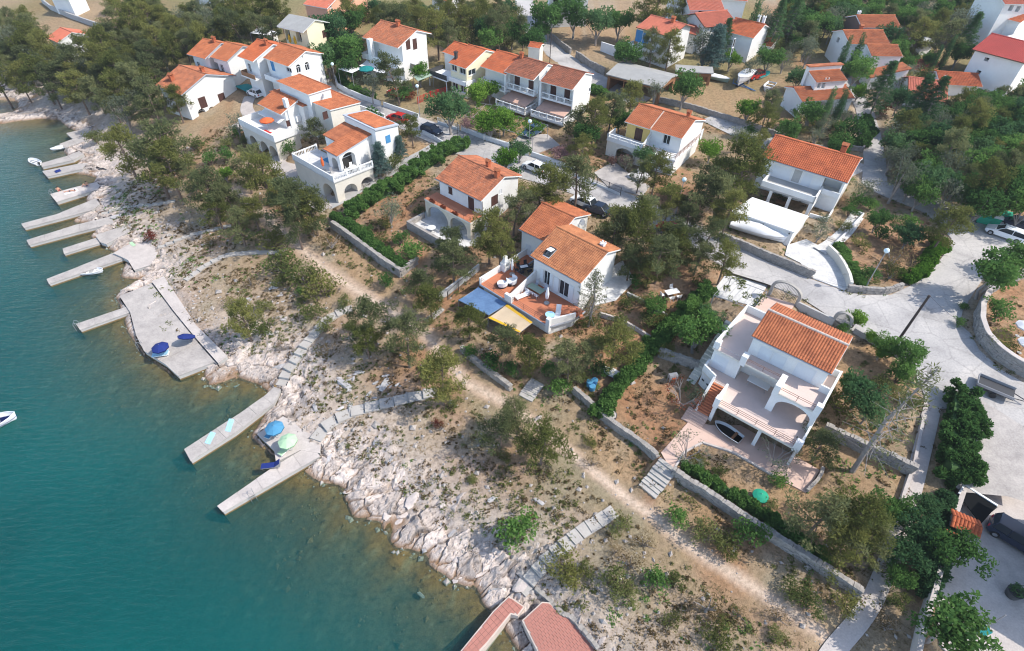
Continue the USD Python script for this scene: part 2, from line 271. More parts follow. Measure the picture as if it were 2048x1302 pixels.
def axis(fine0, fine1, step, far0, far1, g=1.16):
    a = list(np.arange(fine0, fine1 + step / 2, step)); s = step
    while a[-1] < far1: s *= g; a.append(a[-1] + s)
    s = step
    while a[0] > far0: s *= g; a.insert(0, a[0] - s)
    return np.array(a)
GX, GY = axis(-62, 74, .34, -1400, 1500), axis(11, 92, .34, -500, 1700)
XX, YY = np.meshgrid(GX, GY); flat = np.column_stack([XX.ravel(), YY.ravel()])
# the surveyed surface on a coarse grid, then fine
cx, cy = np.arange(-240, 321, 1.6), np.arange(-60, 421, 1.6)
cgx, cgy = np.meshgrid(cx, cy)
coarse = gaussian_filter(rbf(np.column_stack([cgx.ravel(), cgy.ravel()])).reshape(cgx.shape), .9)
def coarse_at(x, y):
    return map_coordinates(coarse, [np.clip((np.asarray(y) - cy[0]) / 1.6, 0, len(cy) - 1), np.clip((np.asarray(x) - cx[0]) / 1.6, 0, len(cx) - 1)], order=1, mode='nearest')
shapely.prepare(SEA_POLY)
pg = shapely.points(flat)
in_sea = shapely.contains(SEA_POLY, pg)
dist = shapely.distance(SHORE, pg); dist = np.where(in_sea, -dist, dist)      # >0 on land
near = (flat[:, 0] > -110) & (flat[:, 0] < 90) & (flat[:, 1] < 130)
land = coarse_at(flat[:, 0], flat[:, 1])
n_big = fbm(flat[:, 0], flat[:, 1], .22, 4, 3); n_mid = fbm(flat[:, 0], flat[:, 1], .7, 4, 11); n_fine = fbm(flat[:, 0], flat[:, 1], 1.9, 3, 23)
# ledges of bedrock: strata that dip, broken into steps
strata = np.abs(((flat[:, 0] * .55 + flat[:, 1] * .75) * .55 + n_mid * 3.2) % 1 - .5) * 2
ridge_n = 1 - np.abs(n_mid * 2 - 1)
rockiness = smooth(9.5, 1.0, dist + (n_big - .5) * 9) * (dist > -6)
zl = np.maximum(land, .25) * smooth(-.3, 5.5, dist) + .12
zl += rockiness * ((strata - .45) * .34 + (n_mid - .5) * .8 + (n_fine - .5) * .42) * smooth(-.4, 1.2, dist)
zl += (1 - rockiness) * ((n_mid - .5) * .22 + (n_fine - .5) * .07) * near
d = np.maximum(-dist, 0)
zsea = .10 - (.13 * d + .0085 * d * d + .10) + (n_mid - .5) * .75 * smooth(0, 2, d) + (n_fine - .5) * .3
zsea = np.maximum(zsea, -9 + n_big)
Z = np.where(dist > 0, zl, zsea).reshape(XX.shape)

# ground cut level for floors and roads (filled in below): polygon, height
def pix(poly, z): return Polygon([P(u, v, z)[:2] for u, v in poly])
def flatten(poly, height, soft=.8):
    """height: number or f(x, y)"""
    global Z
    b = poly.bounds; ix = np.where((GX > b[0] - soft - 1) & (GX < b[2] + soft + 1))[0]; iy = np.where((GY > b[1] - soft - 1) & (GY < b[3] + soft + 1))[0]
    if not len(ix) or not len(iy): return
    sx, sy = np.meshgrid(GX[ix], GY[iy]); dd = shapely.distance(poly, shapely.points(sx.ravel(), sy.ravel())).reshape(sx.shape)
    w = smooth(soft, .25, dd); h = height(sx, sy) if callable(height) else height
    sub = Z[np.ix_(iy, ix)]; Z[np.ix_(iy, ix)] = sub * (1 - w) + h * w
def H(x, y):
    """height of the ground"""
    x, y = np.atleast_1d(np.asarray(x, float)), np.atleast_1d(np.asarray(y, float))
    fx = np.interp(x, GX, np.arange(len(GX))); fy = np.interp(y, GY, np.arange(len(GY)))
    return map_coordinates(Z, [fy, fx], order=1, mode='nearest')
def G(u, v, lift=0.0):
    """where the sight line of (u, v) meets the ground (or the height lift above it)"""
    z = 5.0
    for _ in range(14):
        p = P(u, v, z); z = .35 * z + .65 * (float(H(p[0], p[1])[0]) + lift)
    p = P(u, v, z); return np.array([p[0], p[1], z - lift])
def Gxy(pts): return [G(u, v)[:2] for u, v in pts]
smoothland = lambda x, y: coarse_at(x, y)

def ribbon(px, widths, lift=.05, step=.6, cols=5):
    """a strip laid on the ground along a line of pixels"""
    c = LineString([G(u, v)[:2] for u, v in px]); n = max(2, int(c.length / step)); widths = np.atleast_1d(widths)
    s = np.linspace(0, 1, n); q = np.array([c.interpolate(t, normalized=True).coords[0] for t in s])
    q = np.column_stack([gaussian_filter(np.pad(q[:, k], 6, mode='reflect', reflect_type='odd'), 2.0)[6:-6] for k in (0, 1)])
    tn = np.gradient(q, axis=0); tn /= np.linalg.norm(tn, axis=1, keepdims=True); nn = np.column_stack([-tn[:, 1], tn[:, 0]])
    w = np.interp(s, np.linspace(0, 1, len(widths)), widths)
    poly = LineString(q).buffer(float(w.mean()) / 2)
    return q, nn, w, poly
def lay_ribbon(q, nn, w, zf, lift, cols=5, jag=0.0):
    k = np.linspace(-.5, .5, cols); n = len(q)
    wob = 1 + jag * (fbm(q[:, 0], q[:, 1], .8, 3, 5) - .5)
    v = (q[:, None, :] + nn[:, None, :] * (k[None, :, None] * (w * wob)[:, None, None])).reshape(-1, 2)
    z = zf(v[:, 0], v[:, 1]) + lift
    f = [(i * cols + j, i * cols + j + 1, (i + 1) * cols + j + 1, (i + 1) * cols + j) for i in range(n - 1) for j in range(cols - 1)]
    return np.column_stack([v, z]), np.array(f)[:, ::-1]
def sheet(poly, zf, step=1.0):
    """a polygon cut into small triangles, lifted to zf(x, y)"""
    out = MB()
    for g in getattr(poly, 'geoms', [poly]):
        v, f = trimesh.creation.triangulate_polygon(g.simplify(.02), engine='earcut')
        v, f = trimesh.remesh.subdivide_to_size(np.column_stack([v, np.zeros(len(v))]), f, step, max_iter=12)
        v[:, 2] = zf(v[:, 0], v[:, 1]) if callable(zf) else zf
        n = np.cross(v[f[:, 1]] - v[f[:, 0]], v[f[:, 2]] - v[f[:, 0]])[:, 2]; f = np.where((n < 0)[:, None], f[:, ::-1], f)
        out.add(v, f)
    return out
rl = lambda lift: (lambda x, y: smoothland(x, y) + lift)

# ------------------------------------------------------------------ roads and yards
ROAD_Z = 8.75
ROAD_PX = [(640, 150), (652, 153), (672, 175), (725, 197), (765, 210), (805, 227), (839, 234), (875, 247), (912, 258), (969, 280), (1024, 297), (1057, 310), (1137, 337), (1210, 368), (1277, 398), (1334, 425), (1391, 452), (1437, 478), (1491, 505), (1536, 527), (1623, 561), (1693, 587), (1729, 593), (1783, 594), (1823, 576), (1866, 546), (1894, 507),
           (1903, 484), (1870, 450), (1836, 430), (1770, 405), (1738, 388), (1722, 372), (1728, 330), (1722, 270), (1712, 220), (1690, 180), (1675, 165), (1695, 160), (1722, 190), (1745, 230), (1758, 280), (1766, 330), (1768, 372), (1800, 388), (1850, 402), (1905, 425), (1953, 448), (2060, 490), (2060, 520), (1996, 520), (1968, 548), (1944, 582), (1918, 625), (1914, 650), (1935, 668), (1955, 700), (2000, 738), (2060, 770),
           (2060, 870), (2000, 838), (1946, 800), (1890, 800), (1864, 775), (1836, 724), (1789, 686), (1736, 666), (1660, 622), (1603, 588), (1536, 562), (1470, 540), (1424, 512), (1374, 485), (1310, 455), (1257, 430), (1210, 410), (1184, 398), (1110, 368), (1044, 349), (985, 325), (932, 306), (905, 297), (845, 270), (809, 252), (775, 239), (725, 230), (699, 218), (668, 200), (640, 178)]
road_poly = Polygon([P(u, v, 8.8 if v > 390 else 9.0 + (390 - v) * .012 * (u > 1600))[:2] for u, v in ROAD_PX]).buffer(0)
flatten(road_poly, lambda x, y: smoothland(x, y) - .10, 1.2)
struct('road', sheet(road_poly.buffer(.2), rl(.0), 1.2), 'asphalt', smooth=True)
BACK = [((1046, -12), (1052, 20), (1062, 50), (1085, 80), (1112, 105), (1150, 132), (1200, 162), (1250, 190), (1290, 203)), ((1420, 232), (1450, 246), (1500, 270), (1560, 292), (1640, 300), (1722, 345))]
for k, line in enumerate(BACK):
    q, nn, w, poly = ribbon(line, 4.6); flatten(poly, lambda x, y: smoothland(x, y) - .10, 1.2)
    struct('back_road', lay_ribbon(q, nn, w, smoothland, .0), 'asphalt', smooth=True)
# narrow concrete lanes
for name, line, w0, mt in (('lane', ((620, 425), (680, 398), (720, 372), (790, 335), (850, 305), (886, 285)), 2.5, 'concrete_grey'), ('lane', ((545, 312), (575, 350), (600, 380), (632, 420)), 2.6, 'concrete_pale'), ('lane', ((470, 245), (520, 260), (490, 215), (500, 190)), 2.4, 'concrete_pale'),
                          ('path', ((1870, 786), (1858, 850), (1842, 915), (1825, 985), (1806, 1045), (1784, 1105), (1766, 1155), (1746, 1205), (1712, 1252), (1672, 1292), (1640, 1345)), 1.5, 'concrete_pale'), ('lane', ((1715, 430), (1690, 465), (1660, 490), (1640, 500)), 1.8, 'paving_white')):
    q, nn, w, poly = ribbon(line, w0); flatten(poly, lambda x, y: smoothland(x, y) - .10, .9)
    struct(name, lay_ribbon(q, nn, w, smoothland, .0), mt, smooth=True)
YARDS = {}
def yard(name, px, z, mt, step=1.2, flat=True):
    """a paved yard at one level"""
    poly = pix(px, z); YARDS[name] = poly
    flatten(poly, z - .12, .9)
    mb = MB().prism(poly, z - 1.6, z); return struct(name, mb, mt)
YARDS['concrete_yard'] = cy_ = pix([(1944, 794), (2062, 864), (2062, 990), (2030, 980), (1940, 968), (1926, 958), (1948, 880), (1936, 800)], 7.8).buffer(0)
flatten(cy_, lambda x, y: smoothland(x, y) - .10, .9); struct('concrete_yard', sheet(cy_, rl(.012), 1.2), 'concrete', smooth=True)
yard('villa_courtyard', [(1925, 965), (2060, 985), (2150, 1100), (2160, 1420), (1990, 1400), (1880, 1290), (1872, 1190), (1885, 1040)], 5.6, 'concrete_pale')
yard('driveway', [(1322, 905), (1380, 840), (1420, 850), (1480, 850), (1640, 940), (1612, 985), (1560, 958), (1470, 905), (1405, 885), (1370, 905), (1345, 945)], 4.8, 'paving_pink')
yard('gate_drive', [(1530, 590), (1590, 608), (1570, 640), (1520, 640), (1500, 625)], 8.78, 'paving_pink')
yard('white_forecourt', [(1575, 490), (1612, 478), (1650, 497), (1678, 530), (1698, 570), (1690, 580), (1626, 556), (1600, 525), (1570, 510)], 8.95, 'paving_white')
yard('gravel_court', [(1452, 548), (1535, 570), (1510, 612), (1420, 590)], 8.1, 'paving_white')
yard('arch_courtyard', [(822, 440), (868, 412), (958, 440), (968, 460), (950, 490), (900, 496)], 5.9, 'paving_white')
yard('side_court', [(1185, 560), (1245, 520), (1270, 560), (1232, 600), (1190, 610)], 7.0, 'paving_white')
yard('drive_house_c', [(1188, 345), (1228, 322), (1262, 350), (1300, 372), (1285, 392), (1215, 372)], 8.95, 'concrete')
yard('parking_terrace_house', [(1024, 285), (1040, 268), (1095, 268), (1120, 290), (1075, 306)], 9.0, 'concrete')
yard('lower_court', [(555, 320), (600, 330), (665, 392), (730, 372), (690, 395), (640, 425), (610, 405)], 4.9, 'concrete_pale')
# the trodden dirt path along the shore
TRACK = [(470, 380), (500, 405), (540, 440), (600, 495), (660, 545), (720, 585), (790, 628), (850, 668), (890, 715), (930, 765), (1010, 805), (1090, 860), (1140, 905), (1190, 945), (1250, 995), (1310, 1035), (1370, 1085), (1430, 1125), (1500, 1170), (1570, 1215), (1640, 1265), (1662, 1285)]
track = LineString(Gxy(TRACK))

# ------------------------------------------------------------------ colour of the ground, from what it is made of
def ground_colours():
    x, y = flat[:, 0], flat[:, 1]
    nA, nB, nC = fbm(x, y, .06, 4, 31), fbm(x, y, .35, 4, 37), fbm(x, y, 1.3, 3, 41)
    def mixc(c, col, w): return c * (1 - w[:, None]) + np.array(col) * w[:, None]
    c = np.tile(np.array([.315, .23, .145]), (len(x), 1))                     # dry grass and earth
    c = mixc(c, (.385, .315, .245), smooth(.50, .70, nB) * .7)                         # gravelly
    c = mixc(c, (.31, .17, .09), smooth(.48, .66, fbm(x, y, .16, 4, 53)) * .75)  # red earth
    c = mixc(c, (.17, .155, .075), smooth(.47, .66, nA * .5 + nB * .5) * .55)     # low green growth
    c = mixc(c, (.19, .17, .075), smooth(85, 130, y) * smooth(.40, .55, nA) * .85)
    dt = shapely.distance(track, pg); wide = np.interp(shapely.line_locate_point(track, pg, normalized=True), [0, .5, .68, 1], [1.2, 1.1, .8, .72])
    gravel = smooth(15, 4, dist + (nB - .5) * 10) * (dist > 0)
    c = mixc(c, (.40, .335, .28), gravel * (.35 + .5 * nC))
    c = mixc(c, (.565, .485, .435), np.clip(rockiness * 1.0 * (.35 + nC * 1.0), 0, 1))
    c = mixc(c, (.30, .275, .265), rockiness * smooth(.62, .75, nB) * .8)         # grey weathered slabs
    c = mixc(c, (.25, .16, .085), smooth(.30, .02, strata) * rockiness * .55)       # earth in the clefts
    soil = [pix(p, z) for p, z in (([(1250, 540), (1330, 480), (1420, 520), (1440, 560), (1380, 620), (1290, 700), (1200, 640)], 7), ([(700, 450), (760, 400), (850, 360), (870, 420), (815, 450), (850, 510), (800, 545)], 5.2), ([(900, 590), (960, 560), (940, 640), (880, 660), (840, 640)], 4.2), ([(1120, 310), (1220, 300), (1200, 340), (1120, 330)], 9),
            ([(1660, 470), (1720, 440), (1850, 440), (1870, 510), (1820, 570), (1700, 550)], 9.3), ([(1960, 590), (2060, 560), (2060, 720), (1975, 690)], 9.3), ([(1330, 330), (1420, 360), (1400, 420), (1300, 400)], 9.2), ([(1200, 700), (1300, 700), (1250, 800), (1160, 780)], 4.8), ([(1360, 880), (1300, 1000), (1250, 800), (1420, 760)], 4.4))]
    for s in soil: c = mixc(c, (.335, .165, .085), smooth(.8, -.6, shapely.distance(s, pg) + (nC - .5) * 1.5) * (.55 + .45 * nB))
    lawn = [pix(p, z) for p, z in (([(1640, 880), (1815, 960), (1780, 1040), (1640, 1000), (1560, 980)], 5), ([(1680, 690), (1830, 720), (1850, 760), (1740, 880), (1660, 840)], 7.4), ([(1350, 1000), (1500, 930), (1640, 1010), (1640, 1100), (1480, 1040)], 4.6), ([(1180, 860), (1300, 920), (1280, 980), (1200, 930)], 3.4), ([(1380, 160), (1560, 200), (1540, 260), (1360, 210)], 10.8), ([(1280, 40), (1240, 90), (1170, 90), (1200, 50)], 12.5), ([(1850, 70), (1960, 90), (1900, 130)], 14),
            ([(660, 480), (790, 560), (760, 590), (690, 530)], 4), ([(800, 270), (880, 290), (850, 320), (800, 310)], 8.2), ([(110, 40), (215, 60), (190, 85), (90, 60)], 7))]
    for s in lawn: c = mixc(c, (.345, .225, .125), smooth(1.0, -.6, shapely.distance(s, pg) + (nC - .5) * 1.5) * .9)
    c = mixc(c, (.47, .345, .255), smooth(1.2, .6, (dt + (nB - .5) * .5 + (nC - .5) * .3) / wide) * (dist > 1) * .9)   # trodden path
    c = mixc(c, (.58, .46, .36), smooth(.55, .2, (dt + (nC - .5) * .3) / np.minimum(wide, .85)) * (dist > 1) * .8)
    c = mixc(c, (.43, .35, .275), smooth(1.3, .15, shapely.distance(road_poly, pg) + (nC - .5) * 1.2) * (y < 130) * .7)
    # the sea bed: algae-brown near the waterline, stones further out
    c[in_sea] = np.array([.15, .115, .06])
    bed = in_sea.astype(float)
    c = mixc(c, (.31, .165, .06), bed * smooth(-4.5, -.5, dist + (nB - .5) * 5) * .85)
    c = mixc(c, (.26, .22, .14), bed * smooth(.58, .70, nC) * .6)
    c = mixc(c, (.08, .075, .045), bed * smooth(.42, .30, nC * .5 + n_mid * .5) * .7)
    wet = smooth(.45, .0, np.abs(Z.ravel() - .05)) * smooth(-2.5, 0, dist) * smooth(2.2, .4, dist)
    c = mixc(c, (.21, .125, .07), wet * .75)
    return np.clip(c, .01, .8)
def ground_material():
    n = {'t': ('attribute', {'attribute': 'tint'}), 'g': ('geometry', {}), 'n1': ('noise_texture', {'scale': 2.2, 'detail': 8.0, 'roughness': .68}), 'n2': ('noise_texture', {'scale': 9.0, 'detail': 6.0, 'roughness': .7}), 'v': ('voronoi_texture', {'scale': 1.6, 'feature': 'f1'}),
         'r1': ('rgb_ramp', {'ramp': [(.28, (.60, .60, .58)), (.5, (1., 1., 1.)), (.72, (1.28, 1.27, 1.25))]}), 'r2': ('rgb_ramp', {'ramp': [(.30, (.70, .70, .67)), (.5, (1., 1., 1.)), (.70, (1.22, 1.21, 1.20))]}),
         'm1': ('mix_color', {'blend_type': 'multiply', 'fac': 1.0, 'use_clamp': False}), 'm2': ('mix_color', {'blend_type': 'multiply', 'fac': .9, 'use_clamp': False}), 'b': ('bump', {'strength': .55, 'distance': .12}), 'p': ('principled_bsdf', {'roughness': .95, 'specular_ior_level': .15})}
    return usdkit.material(stage, '/World/Looks/ground_look', n, [('g.position', 'n1.vector'), ('g.position', 'n2.vector'), ('n1.fac', 'r1.fac'), ('n2.fac', 'r2.fac'), ('t.color', 'm1.a'), ('r1.color', 'm1.b'), ('m1.result', 'm2.a'), ('r2.color', 'm2.b'), ('m2.result', 'p.base_color'), ('n2.fac', 'b.height'), ('b.normal', 'p.normal')], surface='p.BSDF')
def finish_ground():
    ny, nx = Z.shape; i = np.arange(ny * nx).reshape(ny, nx)
    f = np.stack([i[:-1, :-1], i[:-1, 1:], i[1:, 1:], i[1:, :-1]], -1).reshape(-1, 4)
    part('/World', 'ground', (np.column_stack([flat, Z.ravel()]), f), GROUND, smooth=True, tint=ground_colours(), kind='structure')

# ------------------------------------------------------------------ the sea: clear in the shallows, teal where it is deep
def sea():
    wx, wy = axis(-72, 12, .8, -2600, 420, 1.25), axis(8, 80, .8, -700, 1500, 1.25)
    sx, sy = np.meshgrid(wx, wy); q = np.column_stack([sx.ravel(), sy.ravel()])
    dep = np.maximum(.02 - H(q[:, 0], q[:, 1]), 0)
    sd = shapely.distance(SHORE, shapely.points(q)); deep = 1 - np.exp(-np.maximum(dep, 0) / 2.3)
    inside = shapely.contains(SEA_POLY.buffer(3), shapely.points(q))
    ny, nx = sx.shape; i = np.arange(ny * nx).reshape(ny, nx); f = np.stack([i[:-1, :-1], i[:-1, 1:], i[1:, 1:], i[1:, :-1]], -1).reshape(-1, 4)
    f = f[inside[f].any(1)]; keep = np.unique(f); back = np.zeros(len(q), int); back[keep] = np.arange(len(keep)); f = back[f]; q = q[keep]; deep = deep[keep]
    tint = np.repeat(np.clip(deep * .97, 0, 1)[:, None], 3, 1)
    n = {'t': ('attribute', {'attribute': 'tint'}), 'g': ('geometry', {}), 'mp': ('mapping', {'rotation': (0, 0, -.30), 'scale': (.45, 1.5, 1.0)}), 'w': ('noise_texture', {'scale': 1.5, 'detail': 6.0, 'roughness': .6, 'distortion': .6}), 'w2': ('noise_texture', {'scale': .05, 'detail': 3.0}),
         'b': ('bump', {'strength': .7, 'distance': .26}), 'c': ('rgb_ramp', {'ramp': [(.35, (.0004, .051, .048)), (.65, (.0008, .073, .068))]}), 'd': ('diffuse_bsdf', {}), 'tr': ('transparent_bsdf', {'color': (.80, .93, .86)}), 'body': ('mix_closure', {}), 'gl': ('glossy_bsdf', {'roughness': .10, 'color': (1., 1., 1.)}), 'fr': ('fresnel', {'IOR': 1.33}), 'o': ('mix_closure', {})}
    water = usdkit.material(stage, '/World/Looks/sea_water', n, [('g.position', 'mp.vector'), ('mp.vector', 'w.vector'), ('g.position', 'w2.vector'), ('w.fac', 'b.height'), ('b.normal', 'gl.normal'), ('b.normal', 'fr.normal'), ('w2.fac', 'c.fac'), ('c.color', 'd.color'), ('t.fac', 'body.fac'), ('tr.BSDF', 'body.closure1'), ('d.BSDF', 'body.closure2'), ('fr.fac', 'o.fac'), ('body.closure', 'o.closure1'), ('gl.BSDF', 'o.closure2')], surface='o.closure')
    part('/World', 'sea', (np.column_stack([q, np.full(len(q), .02)]), f), water, smooth=True, tint=tint, kind='structure')
# ------------------------------------------------------------------ houses
def man_prism(poly_yz, x0, x1):
    """a profile in (y, z) drawn out from x0 to x1"""
    p = np.asarray(poly_yz, float)
    if np.sum(p[:, 0] * np.roll(p[:, 1], -1) - np.roll(p[:, 0], -1) * p[:, 1]) < 0: p = p[::-1]
    m = m3.CrossSection([p]).extrude(x1 - x0)
    return m.transform(np.array([[0, 0, 1, x0], [1, 0, 0, 0], [0, 1, 0, 0]], float))
def man_box(x0, x1, y0, y1, z0, z1):
    return m3.Manifold.cube([x1 - x0, y1 - y0, z1 - z0]).translate([x0, y0, z0])
def plan_prism(poly, z0, z1):
    p = np.asarray(poly, float)
    if np.sum(p[:, 0] * np.roll(p[:, 1], -1) - np.roll(p[:, 0], -1) * p[:, 1]) < 0: p = p[::-1]
    return m3.CrossSection([p]).extrude(z1 - z0).translate([0, 0, z0])
def tile_field(x0, x1, y0, z0, y1, z1, lod=1, col=.26, row=.40, seed=0, skip=None):
    """rows of half-round clay tiles from the eave line (y0, z0) up to (y1, z1)"""
    rng = np.random.default_rng(seed)
    S = math.hypot(y1 - y0, z1 - z0); n = max(1, int(round((x1 - x0) / col))); m = max(1, int(round(S / row)))
    dx, ds = (x1 - x0) / n, S / m
    prof = np.array([0, .22, .5, .78, 1.0]) if lod == 1 else np.array([0, .5, 1.0]); hgt = np.array([0, .055, .08, .055, 0]) if lod == 1 else np.array([0, .075, 0])
    k = len(prof); I, J = np.meshgrid(np.arange(n), np.arange(m), indexing='ij'); I, J = I.ravel(), J.ravel(); T = len(I)
    jit = rng.normal(0, .006, (T, 1)); sj = rng.normal(0, .010, (T, 1))
    X = x0 + (I[:, None] + prof[None]) * dx
    lo_s, hi_s = J[:, None] * ds + sj - .03, (J[:, None] + 1) * ds + np.zeros((T, 1))
    lo_h, hi_h = hgt[None] + .045 + jit, hgt[None] + .012 + jit
    lip = np.full((T, k), -.01)
    rows = [(X, np.repeat(lo_s, k, 1), lip), (X, np.repeat(lo_s, k, 1), lo_h), (X, np.repeat(hi_s, k, 1), hi_h)]
    if lod == 2: rows = rows[1:]
    uy, uz = (y1 - y0) / S, (z1 - z0) / S; ny, nz = -uz, uy
    if nz < 0: ny, nz = -ny, -nz
    V = np.stack([np.stack([x, y0 + s * uy + h * ny, z0 + s * uz + h * nz], -1) for x, s, h in rows], 1)  # T, r, k, 3
    r = len(rows); base = np.array([(a * k + b, a * k + b + 1, (a + 1) * k + b + 1, (a + 1) * k + b) for a in range(r - 1) for b in range(k - 1)])
    F = (np.arange(T)[:, None, None] * (r * k) + base[None]).reshape(-1, 4)
    if skip is not None:
        keep = ~skip(X.mean(1), y0 + (lo_s + hi_s)[:, 0] / 2 * uy); F = F.reshape(T, -1, 4)[keep].reshape(-1, 4); used_v = np.unique(F); back = np.zeros(T * r * k, int); back[used_v] = np.arange(len(used_v)); F = back[F]; V = V.reshape(-1, 3)[used_v]
    if uy < 0: F = F[:, ::-1]
    return V.reshape(-1, 3), F
def ridge_caps(pa, pb, r=.15, L=.42):
    mb = MB(); pa, pb = np.asarray(pa, float), np.asarray(pb, float); d = pb - pa; n = max(1, int(np.linalg.norm(d) / L)); u = d / np.linalg.norm(d); w = np.cross(u, [0, 0, 1.0]); w /= np.linalg.norm(w); q = np.cross(w, u)
    t = np.linspace(-.15, math.pi + .15, 6)
    for i in range(n):
        a, b = pa + d * i / n, pa + d * (i + 1.06) / n
        ring = lambda c, rr: c + np.outer(np.cos(t), w) * rr + np.outer(np.sin(t), q) * rr - q * .05
        mb.add(np.vstack([ring(a, r * 1.06), ring(b, r * .92)]), [(j, j + 1, 7 + j, 6 + j) for j in range(5)])
    return mb

class House:
    def __init__(s, name, label, A, B, ze, z0, w1, w2, slope=.36, L=None, ang=None, oh=.45, og=.30, ohb=None, wall='white_plaster', roof='roof_orange', slab='white_paint', cat='house', group=None, lod=None, mono=False, ohl=None, fscale=1.0):
        a = P(*A, ze) if len(A) == 2 else np.array(A, float)
        if B is not None:
            b = P(*B, ze); d = b - a; L = L or math.hypot(d[0], d[1]); ang = math.degrees(math.atan2(d[1], d[0])) if ang is None else ang
        s.a, s.z0, s.L, s.w1, s.w2, s.ang = a, z0, L, w1, w2, math.radians(ang)
        s.e = np.array([math.cos(s.ang), math.sin(s.ang)]); s.n = np.array([-s.e[1], s.e[0]])
        s.he = ze - z0; s.slope = slope; s.W = w1 + w2; s.mono = mono; s.s2 = -slope if not mono else slope
        s.oh, s.og, s.ohb, s.ohl = oh, og, (oh if ohb is None else ohb), (og if ohl is None else ohl)
        s.wall, s.roofm, s.slab = wall, roof, slab
        s.lod = lod or (1 if math.hypot(a[0], a[1]) < 86 else 2)
        s.root = thing(name, label, cat, (a[0], a[1], z0), math.degrees(s.ang), group)
        s.cuts, s.later = [], []
        s.walls = man_prism([(s.oh, -2.2), (s.W - s.ohb, -2.2), (s.W - s.ohb, s.rz(s.W - s.ohb) - .10), (w1, s.rz(w1) - .10), (s.oh, s.rz(s.oh) - .10)], s.ohl, L - s.og) if w2 > 0 else man_prism([(s.oh, -2.2), (w1 - s.ohb, -2.2), (w1 - s.ohb, s.rz(w1 - s.ohb) - .10), (s.oh, s.rz(s.oh) - .10)], s.ohl, L - s.og)
    def rz(s, y):
        """roof height above the datum at depth y"""
        return s.he + s.slope * y if y <= s.w1 else s.he + s.slope * s.w1 + s.s2 * (y - s.w1)
    def px(s, u, v, z):
        q = P(u, v, z); d = q[:2] - s.a[:2]; return np.array([d @ s.e, d @ s.n, z - s.z0])
    def world(s, x, y, z=0):
        q = s.a[:2] + s.e * x + s.n * y; return np.array([q[0], q[1], s.z0 + z])
    def plane(s, fac):
        W = s.W if s.w2 > 0 else s.w1
        return {'F': ((0, s.oh), -s.n, s.e), 'B': ((0, W - s.ohb), s.n, s.e), 'R': ((s.L - s.og, 0), s.e, s.n), 'L': ((s.ohl, 0), -s.e, s.n)}[fac]
    def at(s, fac, u, v, off=0.0):
        o, n, t = s.plane(fac); w = s.world(*o) + np.array([*(n * off), 0]); q = on_plane(u, v, w, np.array([*n, 0])) - s.world(0, 0)
        return float(q[:2] @ t), float(q[2])
    def fb(s, mb, fac, s0, s1, z0, z1, d0, d1, off=0.0):
        """a box on a wall: along it s0..s1, up z0..z1, out of it d0..d1"""
        W = s.W if s.w2 > 0 else s.w1
        d0, d1 = d0 + off, d1 + off
        if fac == 'F': return mb.box(s0, s1, s.oh - d1, s.oh - d0, z0, z1)
        if fac == 'B': return mb.box(s0, s1, W - s.ohb + d0, W - s.ohb + d1, z0, z1)
        if fac == 'R': return mb.box(s.L - s.og + d0, s.L - s.og + d1, s0, s1, z0, z1)
        return mb.box(s.ohl - d1, s.ohl - d0, s0, s1, z0, z1)
    def win(s, fac, uv, w, h, kind='glass', off=0.0, sz=None, arch=False):
        c = s.at(fac, *uv, off) if uv is not None else sz
        s0, s1, z0, z1 = c[0] - w / 2, c[0] + w / 2, c[1] - h / 2, c[1] + h / 2
        dep = {'brown': .09, 'roller': .07, 'blue': .06, 'rollgrey': .07}.get(kind, .20)
        if kind == 'dark': dep = .9
        m = MB(); s.fb(m, fac, s0, s1, z0, z1, -dep, .3, off); v, f = m.arrays()
        lo, hi = v.min(0), v.max(0); s.cuts.append(man_box(lo[0], hi[0], lo[1], hi[1], lo[2], hi[2]))
        if arch:
            r = w / 2; cx = (lo + hi) / 2; cyl = m3.Manifold.cylinder(1.0, 1, 1, 24).scale([r, r * .8, dep + .3])
            cyl = cyl.rotate([90, 0, 0] if fac in 'FB' else [90, 0, 90]); b = cyl.bounding_box(); cyl = cyl.translate([cx[0] - (b[0] + b[3]) / 2, cx[1] - (b[1] + b[4]) / 2, hi[2] - (b[2] + b[5]) / 2]); s.cuts.append(cyl)
        s.later.append((fac, s0, s1, z0, z1, dep, kind, off, arch))
    def finish(s, tiles=True, chim=(), skip=None, hips=False, ridge=None, wallcut=()):
        w = s.walls
        for c in list(s.cuts) + list(wallcut): w = w - c
        part(s.root, 'walls', MB().man(w), s.wall)
        for fac, s0, s1, z0, z1, dep, kind, off, arch in s.later: s.put_window(fac, s0, s1, z0, z1, dep, kind, off, arch)
        L, w1, W, t = s.L, s.w1, s.W, .16
        prof = [(0, s.he - .02), (w1, s.rz(w1) - .02)] + ([(W, s.rz(W) - .02), (W, s.rz(W) - t)] if s.w2 > 0 else []) + [(w1, s.rz(w1) - t), (0, s.he - t)]
        solid = man_prism(prof, 0, L)
        if skip is not None: solid = solid - skip[1]
        s.roof = part(s.root, 'roof', MB().man(solid), s.slab)
